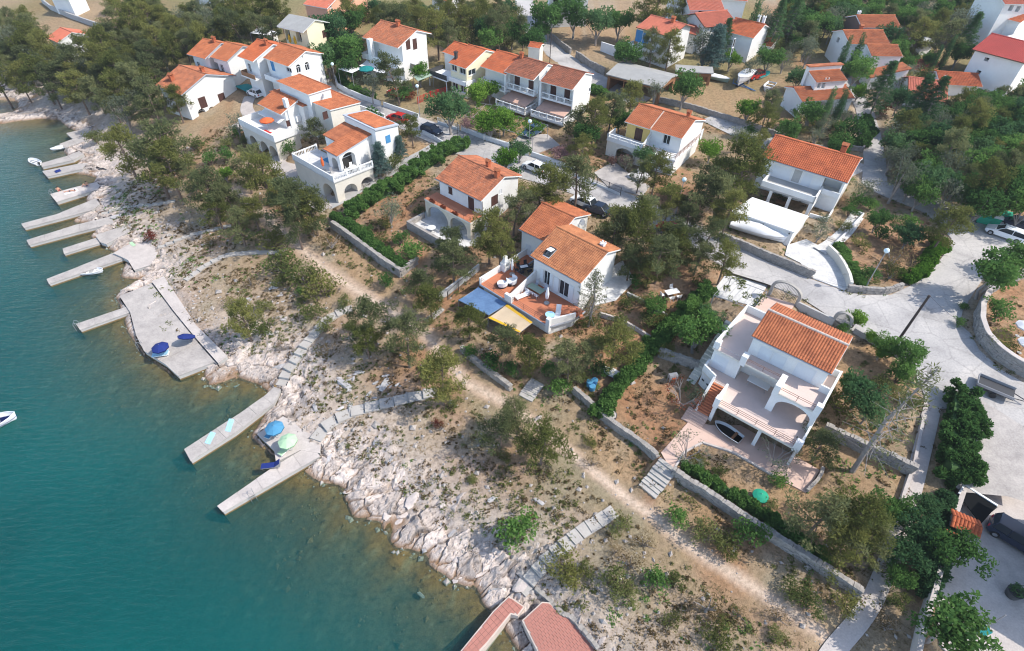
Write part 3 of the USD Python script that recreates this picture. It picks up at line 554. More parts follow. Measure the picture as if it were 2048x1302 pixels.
        if tiles:
            seed = zlib.crc32(s.root.encode()) % 9999; mb = MB(); sk = skip[0] if skip else None
            mb.add(*tile_field(.03, L - .03, -.05, s.he - .04, w1, s.rz(w1) - .01, s.lod, seed=seed, skip=sk))
            if s.w2 > 0: mb.add(*tile_field(.03, L - .03, W + .05, s.rz(W) - .04, w1, s.rz(w1) - .01, s.lod, seed=seed + 1, skip=sk)) if not s.mono else None
            part(s.roof, 'roof_tiles', mb, s.roofm, kind='stuff')
            part(s.roof, 'ridge_cap', ridge_caps((0, w1, s.rz(w1) + .07), (L, w1, s.rz(w1) + .07)), ridge or s.roofm, smooth=40)
            if s.lod == 1:
                g = MB(); g.tube((.0, -.08, s.he - .13), (L, -.08, s.he - .13), .07, n=6); part(s.roof, 'gutter', g, 'fascia_grey')
        else:
            mb = MB(); a = man_prism([(-.03, s.he - .018), (w1, s.rz(w1) - .018), (w1, s.rz(w1) + .012), (-.03, s.he + .012)], -.03, L + .03); mb.man(a)
            if s.w2 > 0: mb.man(man_prism([(W + .03, s.rz(W) - .018), (w1, s.rz(w1) - .018), (w1, s.rz(w1) + .012), (W + .03, s.rz(W) + .012)], -.03, L + .03))
            part(s.roof, 'roof_sheets', mb, s.roofm)
        for c in chim: s.chimney(*c)
        return s
    def chimney(s, x, y, h=1.1, w=.55, kind='chimney_brick', cap='roof_orange'):
        z = s.rz(y) - .25; mb = MB(); mb.box(x - w / 2, x + w / 2, y - w / 2, y + w / 2, z, z + h); mb.box(x - w / 2 - .07, x + w / 2 + .07, y - w / 2 - .07, y + w / 2 + .07, z + h, z + h + .09)
        for q in (-1, 1):
            for k in (-1, 1): mb.box(x + q * w * .42 - .07, x + q * w * .42 + .07, y + k * w * .42 - .07, y + k * w * .42 + .07, z + h + .09, z + h + .3)
        c = part(s.roof, 'chimney', mb, kind)
        if cap:
            q = w / 2 + .12; zz = z + h + .3; mb = MB(); mb.add([(x - q, y - q, zz), (x + q, y - q, zz), (x + q, y + q, zz), (x - q, y + q, zz), (x - q, y, zz + .28), (x + q, y, zz + .28)], [(0, 3, 2), (0, 2, 1), (0, 1, 5), (0, 5, 4), (2, 3, 4), (2, 4, 5), (1, 2, 5), (3, 0, 4)]); part(c.rsplit('/', 1)[0], 'chimney_hood', mb, cap)
    def put_window(s, fac, s0, s1, z0, z1, dep, kind, off, arch=False):
        fm, sh = {'brown': ('shutter_brown', 'shutter_brown'), 'roller': ('frame_white', 'shutter_white'), 'rollgrey': ('frame_white', 'concrete_grey'), 'blue': ('shutter_blue', 'shutter_blue')}.get(kind, ('frame_white', None))
        name = 'door' if z1 - z0 > 1.75 else 'window'; mb = MB(); t = .07
        if kind in ('brown', 'blue') and not arch: t = .05
        d0, d1 = (-dep + .0, -dep + .10) if kind not in ('brown', 'roller', 'blue', 'rollgrey') else (-dep, .02)
        for a, b, c, d in ((s0, s0 + t, z0, z1), (s1 - t, s1, z0, z1), (s0 + t, s1 - t, z1 - t, z1), (s0 + t, s1 - t, z0, z0 + t)): s.fb(mb, fac, a, b, c, d, d0, d1, off)
        if name == 'window' and kind != 'dark': s.fb(mb, fac, s0 - .06, s1 + .06, z0 - .07, z0 - .002, -.03, .08, off)
        mid = (s0 + s1) / 2
        if kind in ('glass', 'open') and s1 - s0 > .8: s.fb(mb, fac, mid - .035, mid + .035, z0 + t, z1 - t, d0, d1 - .01, off)
        w = part(s.root, name, mb, fm)
        if kind in ('glass', 'open', 'dark'):
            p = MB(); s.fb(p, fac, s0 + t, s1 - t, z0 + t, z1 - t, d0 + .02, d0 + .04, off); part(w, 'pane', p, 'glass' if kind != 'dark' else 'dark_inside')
            if arch:
                r = (s1 - s0) / 2; k = 10; zz = z1; p = MB(); o = [(math.cos(x), math.sin(x) * .8) for x in np.linspace(0, math.pi, k)]
                for j in range(k - 1): s.fb(p, fac, mid + min(o[j][0], o[j + 1][0]) * r, mid + max(o[j][0], o[j + 1][0]) * r, zz, zz + min(o[j][1], o[j + 1][1]) * r + .02, d0 + .02, d0 + .04, off)
                part(w, 'fanlight', p, 'glass')
        if kind in ('brown', 'blue', 'roller', 'rollgrey'):
            leaves = ((s0 + t, mid - .012), (mid + .012, s1 - t)) if kind in ('brown', 'blue') else ((s0 + t, s1 - t),)
            for a, b in leaves:
                p = MB(); s.fb(p, fac, a, b, z0 + t, z1 - t, -.06, -.02, off); n = int((z1 - z0) / .16)
                for q in range(n): zz = z0 + t + .05 + q * .16; s.fb(p, fac, a + .05, b - .05, zz, min(zz + .085, z1 - t), -.02, -.002, off)
                part(w, 'shutter', p, sh)
        if kind == 'open':
            ww = (s1 - s0) / 2
            for a, b in ((s0 - ww - .03, s0 - .03), (s1 + .03, s1 + ww + .03)):
                p = MB(); s.fb(p, fac, a, b, z0, z1, .015, .055, off); n = int((z1 - z0) / .2)
                for q in range(n): zz = z0 + .08 + q * .2; s.fb(p, fac, a + .05, b - .05, zz, min(zz + .11, z1 - .05), .055, .07, off)
                part(w, 'shutter', p, 'shutter_white')
    # ---- pieces that hang on or stand before a house
    def slab_(s, name, poly, z0, z1, m): return part(s.root, name, MB().man(plan_prism(poly, z0, z1)), m)
    def box_(s, name, *b, m='white_plaster', par=None):
        return part(par or s.root, name, MB().box(*b), m)
    def parapet(s, pts, z0, z1, t=.18, m='white_plaster', name='parapet', cap=None):
        mb = MB(); pl = LineString(pts).buffer(t / 2, cap_style='square', join_style='mitre'); mb.prism(pl, z0, z1); w = part(s.root, name, mb, m)
        if cap: c = MB().prism(LineString(pts).buffer(t / 2 + .04, cap_style='square', join_style='mitre'), z1 + .001, z1 + .06); part(w, 'coping', c, cap)
        return w
    def railing(s, pts, z, h=.95, m='metal_grey', rails=3, step=1.5, r=.025, name='railing'):
        mb = MB()
        for (x0, y0), (x1, y1) in zip(pts[:-1], pts[1:]):
            n = max(1, int(math.hypot(x1 - x0, y1 - y0) / step))
            for i in range(n + 1): q = i / n; mb.tube((x0 + (x1 - x0) * q, y0 + (y1 - y0) * q, z), (x0 + (x1 - x0) * q, y0 + (y1 - y0) * q, z + h), r, n=5)
            for k in range(rails): zz = z + h * (1 - k * .3); mb.tube((x0, y0, zz), (x1, y1, zz), r, n=5)
        return part(s.root, name, mb, m)
    def balusters(s, pts, z, h=.9, m='white_paint', step=.26, post=2.0, r=.05, name='balustrade'):
        rail, bal = MB(), MB()
        for (x0, y0), (x1, y1) in zip(pts[:-1], pts[1:]):
            L = math.hypot(x1 - x0, y1 - y0); n = max(1, int(L / step)); k = max(1, int(round(L / post)))
            rail.bar((x0, y0, z + h - .12), (x1, y1, z + h - .12), .18, .12); rail.bar((x0, y0, z + .002), (x1, y1, z + .002), .18, .10)
            for i in range(k + 1): q = i / k; cx, cy = x0 + (x1 - x0) * q, y0 + (y1 - y0) * q; rail.box(cx - .11, cx + .11, cy - .11, cy + .11, z + .003, z + h + .05)
            for i in range(n): q = (i + .5) / n; cx, cy = x0 + (x1 - x0) * q, y0 + (y1 - y0) * q; bal.tube((cx, cy, z + .1), (cx, cy, z + h * .45), r, r * .9, 5); bal.tube((cx, cy, z + h * .45), (cx, cy, z + h - .12), r * .55, r * .8, 5)
        p = part(s.root, name, rail, m); part(p, 'balusters', bal, m, kind='stuff'); return p
    def arcade(s, name, p0, p1, z0, z1, t, arches, m='stone_arch'):
        """a wall from p0 to p1 pierced by arches (centre along it, width, springing height, rise)"""
        p0, p1 = np.array(p0, float), np.array(p1, float); L = np.linalg.norm(p1 - p0); w = man_box(0, L, -t / 2, t / 2, z0, z1)
        for c, wd, sp, rise in arches:
            w = w - man_box(c - wd / 2, c + wd / 2, -t, t, z0 - .5, sp)
            cy = m3.Manifold.cylinder(2 * t, 1, 1, 28).rotate([90, 0, 0]).scale([wd / 2, 1, rise]).translate([c, t, sp]); w = w - cy
        a = math.degrees(math.atan2(p1[1] - p0[1], p1[0] - p0[0])); w = w.rotate([0, 0, a]).translate([p0[0], p0[1], 0])
        return part(s.root, name, MB().man(w), m)
    def steps(s, name, x0, x1, y0, z0, y1, z1, n, m='paving_pink', axis='y', cheeks=None):
        """a flight between (y0, z0) and (y1, z1); each step a part"""
        fl = part(s.root, name, MB().man(man_prism([(y0, z0 - 1.5), (y1, z0 - 1.5), (y1, z1 - .25), (y0, z0 - .25)], min(x0, x1) + .02, max(x0, x1) - .02)) if axis == 'y' else MB().box(min(y0, y1), max(y0, y1), x0 + .02, x1 - .02, z0 - 1.0, z0 - .3), 'concrete_grey')
        for i in range(n):
            a, b = y0 + (y1 - y0) * i / n, y0 + (y1 - y0) * (i + 1) / n; z = z0 + (z1 - z0) * (i + 1) / n
            mb = MB(); (mb.box(x0, x1, a, b, z - .45, z) if axis == 'y' else mb.box(a, b, x0, x1, z - .45, z)); part(fl, 'step', mb, m)
        return fl
    def awning(s, q, m, t=.03, valance=0.0, name='awning', border=None, posts=False, ground=0.0):
        """cloth over four corners: house-left, house-right, outer-right, outer-left"""
        q = np.asarray(q, float); n = 8; V = []
        for i in range(n + 1):
            a = i / n; l, r = q[0] + (q[3] - q[0]) * a, q[1] + (q[2] - q[1]) * a
            for j in range(n + 1): b = j / n; p = l + (r - l) * b; V.append(p - np.array([0, 0, .10 * math.sin(math.pi * a) * (1 + .3 * math.sin(b * 14))]))
        V = np.array(V); k = n + 1; top = [(i * k + j, (i + 1) * k + j, (i + 1) * k + j + 1, i * k + j + 1) for i in range(n) for j in range(n)]
        mb = MB(); mb.add(V + [0, 0, t], [f[::-1] if False else f for f in top]); mb.add(V, [f[::-1] for f in top]); 
        if valance:
            e = V[-k:]; mb.add(np.vstack([e, e - [0, 0, valance]]), [(j, j + 1, k + j + 1, k + j) for j in range(k - 1)])
        a = part(s.root, name, mb, m)
        if border:
            b = MB()
            for e in (V[-2 * k:], V[:2 * k]): b.add(e + [0, 0, t + .012], [(j, k + j, k + j + 1, j + 1) for j in range(k - 1)])
            part(a, 'border', b, border)
        fr = MB()
        for p0, p1 in ((q[3], q[2]), (q[0], q[3]), (q[1], q[2])): fr.tube(p0 - [0, 0, .06], p1 - [0, 0, .06], .03, n=5)
        if posts:
            for p0 in (q[3], q[2]): fr.tube((p0[0], p0[1], ground), p0, .035, n=5)
        part(a, 'awning_frame', fr, 'metal_grey'); return a
    def dish(s, x, y, z, face=(-.3, -1, .4), r=.45, m='white_paint'):
        f = np.array(face, float); f /= np.linalg.norm(f); u = np.cross(f, [0, 0, 1.0]); u /= np.linalg.norm(u); w = np.cross(u, f); mb = MB(); c = np.array([x, y, z]); t = np.linspace(0, 2 * np.pi, 13)[:-1]; V = [c - f * .10]
        for rr, dd in ((r * .5, -.07), (r, .04)): V += list(c + np.outer(np.cos(t), u) * rr + np.outer(np.sin(t), w) * rr + f * dd)
        F = [(0, 1 + j, 1 + (j + 1) % 12) for j in range(12)] + [q for j in range(12) for q in ((1 + j, 13 + j, 13 + (j + 1) % 12), (1 + j, 13 + (j + 1) % 12, 1 + (j + 1) % 12))]
        mb.add(V, F); mb.add(np.array(V) - f * .02, [q[::-1] for q in F]); mb.tube(c - f * .1, c - f * .4 - np.array([0, 0, .3]), .03, n=5); mb.tube(c, c + f * r * .9, .015, n=4)
        return part(s.root, 'satellite_dish', mb, m)
# ------------------------------------------------------------------ the houses of the photograph, near ones first
def cr(ox, oy, sc): return lambda x, y: (ox + x / sc, oy + y / sc)
SPOT = {}     # places on terraces and yards, for the furniture further down

# --- villa with the stepped white terraces, right of the middle
c = cr(1360, 540, 3.425)
h = House('terraced_villa', 'white villa with stepped pink-floored terraces and orange tiled roof beside the road junction', (1503, 670), (1665, 747.3), 12.8, 4.8, 3.3, 2.9, oh=.35, og=.25)
for x, y, w in ((580, 585, 1.45), (665, 628, 1.55), (848, 708, 1.95)): h.win('F', c(x, y), w, 2.1, 'roller')
left_block = man_box(-2.6, .36, -1.15, 6.35, -2, 5.2)
s0, z0 = h.at('F', *c(272, 640), off=1.5)
left_block = left_block - man_box(s0 - .75, s0 + .75, -1.5, -1.08, z0 - 1.0, z0 + 1.0)
part(h.root, 'walls', MB().man(left_block), 'white_plaster')
w_ = MB(); w_.box(s0 - .75, s0 + .75, -1.14, -1.09, z0 - 1.0, z0 + 1.0)
for k in range(8): w_.box(s0 - .7, s0 + .7, -1.155, -1.14, z0 - .95 + k * .24, z0 - .80 + k * .24)
part(h.root, 'shutter', w_, 'shutter_white')
up = [(-2.8, -1.35), (4.25, -1.35), (4.25, -2.95), (8.62, -2.95), (8.62, 3.0), (7.63, 3.0), (7.63, .34), (.37, .34), (.37, 6.45), (-2.62, 6.45)]
h.slab_('upper_terrace', up, 5.2, 5.38, 'stone_plaster'); part(h.root, 'terrace_floor', MB().prism(Polygon(up).buffer(-.05), 5.384, 5.41), 'terrace_tile')
h.parapet([(-2.68, -1.25), (-2.5, 6.35), (.3, 6.35)], 5.41, 6.3, .2); h.parapet([(8.52, -2.4), (8.52, 2.9)], 5.41, 6.3, .2); h.parapet([(7.62, -.05), (8.42, -.05)], 5.41, 6.25, .16); h.parapet([(7.65, 2.9), (8.42, 2.9)], 5.41, 6.25, .16)
for b in ((-2.78, -2.2, -1.3, -.7, 5.41, 6.32), (.15, .75, -1.42, -.6, 5.0, 6.25), (4.2, 4.75, -3.02, -1.1, 5.0, 6.28), (8.05, 8.64, -3.02, -2.45, 5.0, 6.32)): h.box_('terrace_pillar', *b)
h.railing([(-2.2, -1.22), (.15, -1.22)], 5.41, .5, rails=1); h.railing([(.75, -1.22), (4.2, -1.22)], 5.41, .62, rails=2, m='metal_rust'); h.railing([(4.75, -2.82), (8.05, -2.82)], 5.41, .72, rails=2, m='metal_rust')
h.arcade('porch_arch', (4.25, -2.8), (8.62, -2.8), 2.7, 5.19, .28, [(2.35, 3.3, 3.9, 1.05)], 'white_plaster')
h.arcade('porch_arch', (8.5, -2.66), (8.5, .3), 2.7, 5.19, .24, [(1.45, 1.5, 4.0, .6)], 'white_plaster')
low = [(.15, -5.7), (8.68, -5.7), (8.68, .32), (.37, .32), (.37, -1.16), (-2.75, -1.16), (-2.75, -2.25), (-1.2, -2.95), (.15, -2.95)]
h.slab_('lower_terrace', low, 2.42, 2.66, 'stone_plaster'); part(h.root, 'terrace_floor', MB().prism(Polygon(low).buffer(-.05), 2.664, 2.70), 'terrace_tile')
h.railing([(.62, -5.55), (8.1, -5.55)], 2.7, .80, rails=3, m='metal_rust')
h.parapet([(.27, -3.3), (.27, -5.5)], 2.7, 3.6, .22); h.parapet([(8.57, -5.4), (8.57, .2)], 2.7, 3.55, .2); h.parapet([(-2.68, -1.25), (-2.68, -2.25), (-1.25, -2.9)], 2.7, 3.6, .2)
for b in ((.1, .62, -5.78, -5.2, 2.3, 3.64), (8.1, 8.74, -5.78, -5.15, 2.3, 3.6)): h.box_('terrace_pillar', *b)
lb = plan_prism([(-2.7, -1.15), (-2.7, -2.2), (-1.2, -2.88), (.12, -2.88), (.12, -1.15)], -2, 2.42)
part(h.root, 'walls', MB().man(lb), 'white_plaster')
mb = MB()
for q in (.25, .7): x, y = -2.7 + 1.5 * q, -2.2 - .68 * q; mb.bar((x - .14, y - .03, 1.55), (x + .14, y - .16, 1.55), .06, .14)
part(h.root, 'vent', mb, 'dark_inside')
h.box_('walls', .3, 8.4, -2.95, -2.7, -1.5, 2.42, m='stone_wall'); h.box_('walls', 8.42, 8.66, -5.6, -2.7, -1.5, 2.42)
for b in ((.18, .52, -5.6, -5.2), (4.85, 5.2, -5.6, -5.25)): h.box_('garage_pillar', *b, -1, 2.42)
h.steps('stair', -1.1, .1, -5.65, .55, -2.95, 2.66, 12, 'terracotta_floor')
part(h.root, 'stair_wall', MB().man(man_prism([(-2.95, -1), (-5.75, -1), (-5.75, 1.3), (-2.95, 3.55)], -1.32, -1.12)), 'white_plaster')
h.steps('stair', -2.0, .2, -7.2, -.05, -5.66, .52, 5, 'paving_pink')
h.steps('side_stair', -3.9, -2.95, -2.6, .3, 5.4, 3.9, 16, 'stone_plaster')
h.finish(ridge='grout')
VILLA = h
SPOT['villa_table'] = h.world(2.6, -.75, 2.7); SPOT['villa_dinghy'] = h.px(*c(320, 1110), 4.8)

# --- double house with the red tiled terrace, in the middle
c = cr(900, 390, 4.339); T = 2.7
h = House('terrace_house', 'white double house with tan tiled roof, skylight and red terrace above blue and yellow awnings', (1060.2, 509.8), (1162.7, 566.3), 10.8, 4.0, 4.85, 2.9, roof='roof_tan', oh=.45, og=.3)
def floor_(x, y, z=T): return h.px(*c(x, y), z + 4.0)[:2]
h.win('F', c(838, 722), .95, 2.1, 'open'); h.win('F', c(985, 815), 1.45, 2.25, 'open')
fl, fr = floor_(255, 775), floor_(850, 1135); yf = (fl[1] + fr[1]) / 2; xl, xr = fl[0], fr[0]
ter = [(xl - .1, yf), (xr + .15, yf), (xr + 1.6, yf + 3.2), (8.6, .46), (-2.4, .46), (-2.4, 4.5), (xl - .1, 4.5)]
h.slab_('terrace', ter, T - .26, T - .005, 'fascia_grey'); part(h.root, 'terrace_floor', MB().prism(Polygon(ter).buffer(-.08), T, T + .03), 'terracotta_floor')
low = MB().man(plan_prism([(xl + .2, yf + .5), (xr - .1, yf + .5), (xr + 1.2, yf + 3.3), (8, .5), (xl + .2, .5)], -2, T - .27)); part(h.root, 'walls', low, 'white_plaster')
h.parapet([(xl, yf + .1), (xl + .1, 4.3)], T + .03, T + .95, .2); mid = xl + (xr - xl) * .435
part(h.root, 'dividing_wall', MB().man(man_prism([(yf + .05, T + .03), (.4, T + .03), (.4, T + 2.0), (yf + .7, T + .95), (yf + .05, T + .95)], mid - .09, mid + .09)), 'white_plaster')
h.box_('terrace_pillar', mid - .55, mid + .55, yf - .05, yf + .35, T + .03, T + 1.0); h.box_('terrace_pillar', xr - .3, xr + .22, yf - .05, yf + .45, T - .9, T + 1.05)
h.parapet([(xr + .12, yf + .4), (xr + 1.5, yf + 3.1)], T + .03, T + .95, .2)
h.railing([(xl + .2, yf + .15), (mid - .55, yf + .15)], T + .03, .9, rails=3, m='metal_dark', r=.018); h.railing([(mid + .55, yf + .15), (xr - .3, yf + .15)], T + .03, .9, rails=3, m='metal_dark', r=.018)
zA, zB = T - .30, T - .75
q = lambda x, y, z: h.px(*c(x, y), 4.0 + z)
h.awning([q(245, 800, zA), q(495, 942, zA), q(335, 1042, zB), q(72, 912, zB)], 'blue_awning', posts=True, ground=-.2)
h.awning([q(497, 948, zA), q(717, 1105, zA), q(602, 1195, zB), q(330, 1068, zB)], 'tan_cloth', border='yellow_cloth', posts=True, ground=-.2)
st = [floor_(1170, 1010), floor_(1090, 975)]
SPOT.update({k: h.world(*floor_(*p), T + .03) for k, p in dict(bbq=(478, 648), umb_closed=(538, 690), dining=(640, 660), table=(745, 850), umb_white=(838, 940), lounger=(628, 890), pod=(450, 790), pod2=(530, 770), disk=(865, 1075), upright=(930, 1065), bench=(1125, 1050)).items()})
A_TERR = h
x_, y_ = 2.0, 2.55; sk = MB()
sx0, sz = h.px(*c(868, 478), 4 + h.rz(2.3))[:2]
rw = man_box(sx0 - .42, sx0 + .42, sz - .6, sz + .6, 0, 20)
h.finish(skip=(lambda X, Y: (abs(X - sx0) < .5) & (abs(Y - sz) < .7), rw), wallcut=(man_box(sx0 - .40, sx0 + .40, sz - .58, sz + .58, h.rz(sz) - 1.2, 20),))
mb = MB()
for a, b in ((-.46, -.38), (.38, .46)): mb.man(man_prism([(sz - .66, h.rz(sz - .66) - .1), (sz + .66, h.rz(sz + .66) - .1), (sz + .66, h.rz(sz + .66) + .13), (sz - .66, h.rz(sz - .66) + .13)], sx0 + a, sx0 + b))
for a, b in ((-.66, -.58), (.58, .66)): mb.man(man_prism([(sz + a, h.rz(sz + a) - .1), (sz + b, h.rz(sz + b) - .1), (sz + b, h.rz(sz + b) + .13), (sz + a, h.rz(sz + a) + .13)], sx0 - .38, sx0 + .38))
w = part(h.roof, 'skylight', mb, 'metal_dark'); part(w.rsplit('/', 1)[0], 'skylight_pane', MB().man(man_prism([(sz - .3, h.rz(sz - .3) + .45), (sz + .58, h.rz(sz + .58) + .02), (sz + .58, h.rz(sz + .58) + .06), (sz - .3, h.rz(sz - .3) + .49)], sx0 - .37, sx0 + .37)), 'frame_white')
h.chimney(6.3, 5.9, .6, .5, 'white_plaster', None)
h2 = House('rear_house', 'smaller white house with orange tiled roof just behind the house with the skylight', (1037.8, 456.8), (1081, 477.6), 10.5, 4.0, 4.7, 3.9, L=5.4, roof='roof_orange', oh=.35, og=.25)
h2.win('F', c(680, 480), 1.0, 1.9, 'roller'); h2.win('F', c(712, 545), .8, 2.0, 'dark'); h2.dish(h2.L + .15, 6.4, h2.he + .2)
h2.finish()

# --- white house with stone arches and red balcony
c = cr(800, 290, 5.66)
h = House('arched_house', 'white house with weathered red roof and red tiled balcony on tall stone arches', (870.7, 355.7), (962.9, 401.7), 11.5, 6.0, 4.7, 3.6, roof='roof_weathered', oh=.45, og=.3, L=9.0)
h.win('F', c(570, 505), .75, 1.25, 'brown'); h.win('F', c(805, 655), 1.1, 2.15, 'brown'); h.win('R', c(1070, 620), 1.35, 1.35, 'brown'); h.win('R', c(1075, 815), 1.2, 1.3, 'brown'); h.win('R', c(1140, 525), .6, .8, 'roller')
B_ = 2.85
h.slab_('balcony', [(-.45, -2.0), (8.75, -2.0), (8.75, .44), (-.45, .44)], B_ - .25, B_, 'stone_plaster'); part(h.root, 'balcony_floor', MB().box(-.42, 8.72, -1.97, .43, B_ + .003, B_ + .035), 'terracotta_floor')
h.railing([(-.4, -1.92), (8.65, -1.92), (8.65, .2)], B_ + .04, .95, rails=2, m='metal_rust', r=.022, step=1.2)
h.arcade('stone_arcade', (-.4, -1.75), (8.7, -1.75), -.5, B_ - .26, .42, [(2.55, 4.1, .75, 1.6), (6.75, 3.3, 1.1, 1.3)])
h.arcade('stone_arcade', (8.5, -1.53), (8.5, .44), -.5, B_ - .26, .35, [(1.0, 1.3, 1.3, .65)])
for k, x in enumerate((1.3, 3.6, 6.0)):
    f = part(h.root, 'flower_box', MB().box(x - .45, x + .45, -2.22, -2.02, B_ + .15, B_ + .35), 'timber'); 
    g = np.random.default_rng(k); m = MB()
    for _ in range(60): p = np.array([x + g.uniform(-.5, .5), -2.12 + g.uniform(-.2, .2), B_ + .38 + g.uniform(-.08, .22)]); a, b = g.normal(0, .09, 3), g.normal(0, .09, 3); m.add([p - a, p + b, p + a, p - b], [(0, 1, 2, 3)])
    part(f, 'flowers', m, 'leaf_red', kind='stuff')
h.box_('drain_pipe', 8.72, 8.80, .36, .44, -.3, 5.1, m='metal_grey')
# the courtyard's wall before it
mb = MB().prism(LineString([(-.3, -2.6), (-.3, -5.4), (6.6, -5.4), (9.2, -4.6)]).buffer(.22, join_style='mitre'), -1.6, .75); part(h.root, 'courtyard_wall', mb, 'stone_wall')
h.slab_('courtyard_terrace', [(-.2, -5.3), (6.6, -5.3), (9.4, -4.5), (9.4, -1.5), (-.2, -1.5)], -.9, .0, 'paving_white')
h.finish(); h.chimney(8.0, 4.2, 1.0, .55); h.chimney(5.2, 5.4, 1.0, .5)
ARCH = h
SPOT['court_table'] = h.world(3.2, -4.2, 0)

# --- duplex, orange roof in two shades, beside the boat yard
c = cr(1180, 190, 6.854)
h = House('duplex_house', 'wide duplex with two-tone orange roof, yellow left half and arched porch', (1249.3, 242.5), (1364.1, 277.5), 14.5, 9.0, 4.2, 5.0, slope=.34, roof='roof_orange', slab='white_paint', oh=.6, og=.25, ohb=.2)
yp = man_box(.3, 4.2, .595, .64, 2.9, 5.3); 
h.win('F', c(665, 545), 1.3, 2.1, 'brown'); h.win('F', c(1050, 610), 1.15, 1.5, 'glass'); h.win('R', c(1530, 540), 1.0, 1.6, 'roller'); h.win('F', c(1040, 920), .8, .8, 'glass', off=.0)
U = 2.85
s0, z0 = h.at('F', *c(665, 545))
cl = yp - man_box(s0 - .65, s0 + .65, .3, 1, z0 - 1.05, z0 + 1.05); part(h.root, 'yellow_facade', MB().man(cl.translate([0, -.05, 0])), 'yellow_plaster')
h.slab_('balcony', [(-1.7, -1.9), (10.0, -1.9), (10.0, 7.4), (9.4, 7.4), (9.4, .62), (.2, .62), (-1.7, .62)], U - .25, U, 'white_plaster')
h.parapet([(-1.6, .5), (-1.6, -1.8), (4.3, -1.8)], U, U + .35, .16); h.balusters([(-1.6, .4), (-1.6, -1.8), (4.3, -1.8)], U + .34, .55, post=1.9)
part(h.root, 'dividing_wall', MB().man(man_prism([(-1.85, U), (.6, U), (.6, U + 2.0), (-1.2, U + 1.0), (-1.85, U + .9)], 4.3, 4.48)), 'white_plaster')
h.railing([(4.5, -1.8), (9.9, -1.8), (9.9, 7.2)], U, .9, rails=3, m='metal_rust', r=.035)
h.arcade('porch_arch', (-1.6, -1.7), (4.4, -1.7), -1, U - .26, .3, [(3.3, 3.0, 1.2, .95)], 'stone_plaster'); h.arcade('porch_arch', (-1.5, -1.5), (-1.5, .55), -1, U - .26, .24, [(1.0, 1.3, 1.3, .6)], 'stone_plaster')
part(h.root, 'walls', MB().man(man_box(4.45, 9.8, -1.75, .62, -1.5, U - .26) - man_box(7.2, 8.3, -2, -1.4, .9, 1.7)), 'white_plaster'); part(h.root, 'window', MB().box(7.2, 8.3, -1.5, -1.44, .9, 1.7), 'glass')
part(h.root, 'walls', MB().box(9.4, 9.8, .62, 7.2, -1.5, U - .26), 'white_plaster')
h.slab_('entrance_roof', [(4.4, -5.7), (7.0, -6.3), (7.4, -3.6), (4.9, -3.0)], -.25, .35, 'paving_white')
h.finish(tiles=True); h.chimney(8.2, 4.6, .9, .5)
part(h.roof, 'roof_joint', MB().man(man_prism([(-.05, h.he + .03), (h.w1, h.rz(h.w1) + .03), (h.w1, h.rz(h.w1) + .12), (-.05, h.he + .12)], 4.35, 4.5)), 'grout')

# --- white house above the street with the flat-roofed garage
c = cr(1420, 260, 5.42)
h = House('loggia_house', 'white house with bright orange roof, upstairs loggia and flat white garage roof above the street', (1521.8, 312.6), (1696.2, 365.2), 14.5, 9.3, 4.4, 3.6, roof='roof_bright', oh=.4, og=.3)
for x, y, w, k in ((770, 470, 2.6, 'roller'), (940, 500, 1.2, 'rollgrey'), (1050, 540, 1.3, 'roller')): h.win('F', c(x, y), w, 2.0, k)
lg = man_box(8.9, 11.2, 0, 2.6, 2.75, 4.75)
U = 2.7
h.slab_('loggia_floor', [(1.9, -3.3), (9.2, -3.3), (9.2, .39), (1.9, .39)], U - .25, U, 'concrete_grey'); h.parapet([(2.0, .3), (2.0, -3.2), (9.1, -3.2)], U, U + .8, .2); h.parapet([(9.1, -3.2), (9.1, .38)], U - 1.2, U + .8, .2)
h.parapet([(9.3, -.1), (11.4, -.1)], U, U + .75, .15); h.parapet([(11.5, .3), (11.5, -2.4), (9.3, -2.6)], -.3, .75, .2); part(h.root, 'side_terrace', MB().box(9.22, 11.4, -2.5, .38, -1.5, -.05), 'concrete_grey')
for x in (3.5, 6.1, 8.9): h.box_('porch_pillar', x - .2, x + .2, -3.25, -2.85, -.5, U - .26)
part(h.root, 'porch_floor', MB().box(2.0, 9.2, -5.6, .39, -1.5, 0.0), 'concrete_grey')
g = plan_prism([(1.0, -10.6), (9.0, -10.6), (9.35, -5.7), (1.9, -5.7)], -2, 1.75)
part(h.root, 'garage', MB().man(g), 'white_plaster'); part(h.root, 'garage_roof', MB().prism(Polygon([(.85, -10.75), (9.15, -10.75), (9.5, -5.6), (1.8, -5.6)]), 1.754, 1.9), 'white_paint')
for x in (1.8, 5.2, 8.6): part(h.root, 'spotlight', MB().tube((x, -10.76, 1.45), (x, -10.62, 1.45), .09, n=8), 'metal_dark')
h.finish(wallcut=(lg,), chim=((9.2, 5.3, 1.3, .7),))
LOGGIA = h
SPOT['porch_table'] = h.world(5.2, -2.2, 0); SPOT['garage_front'] = h.world(5, -11.6, 0)

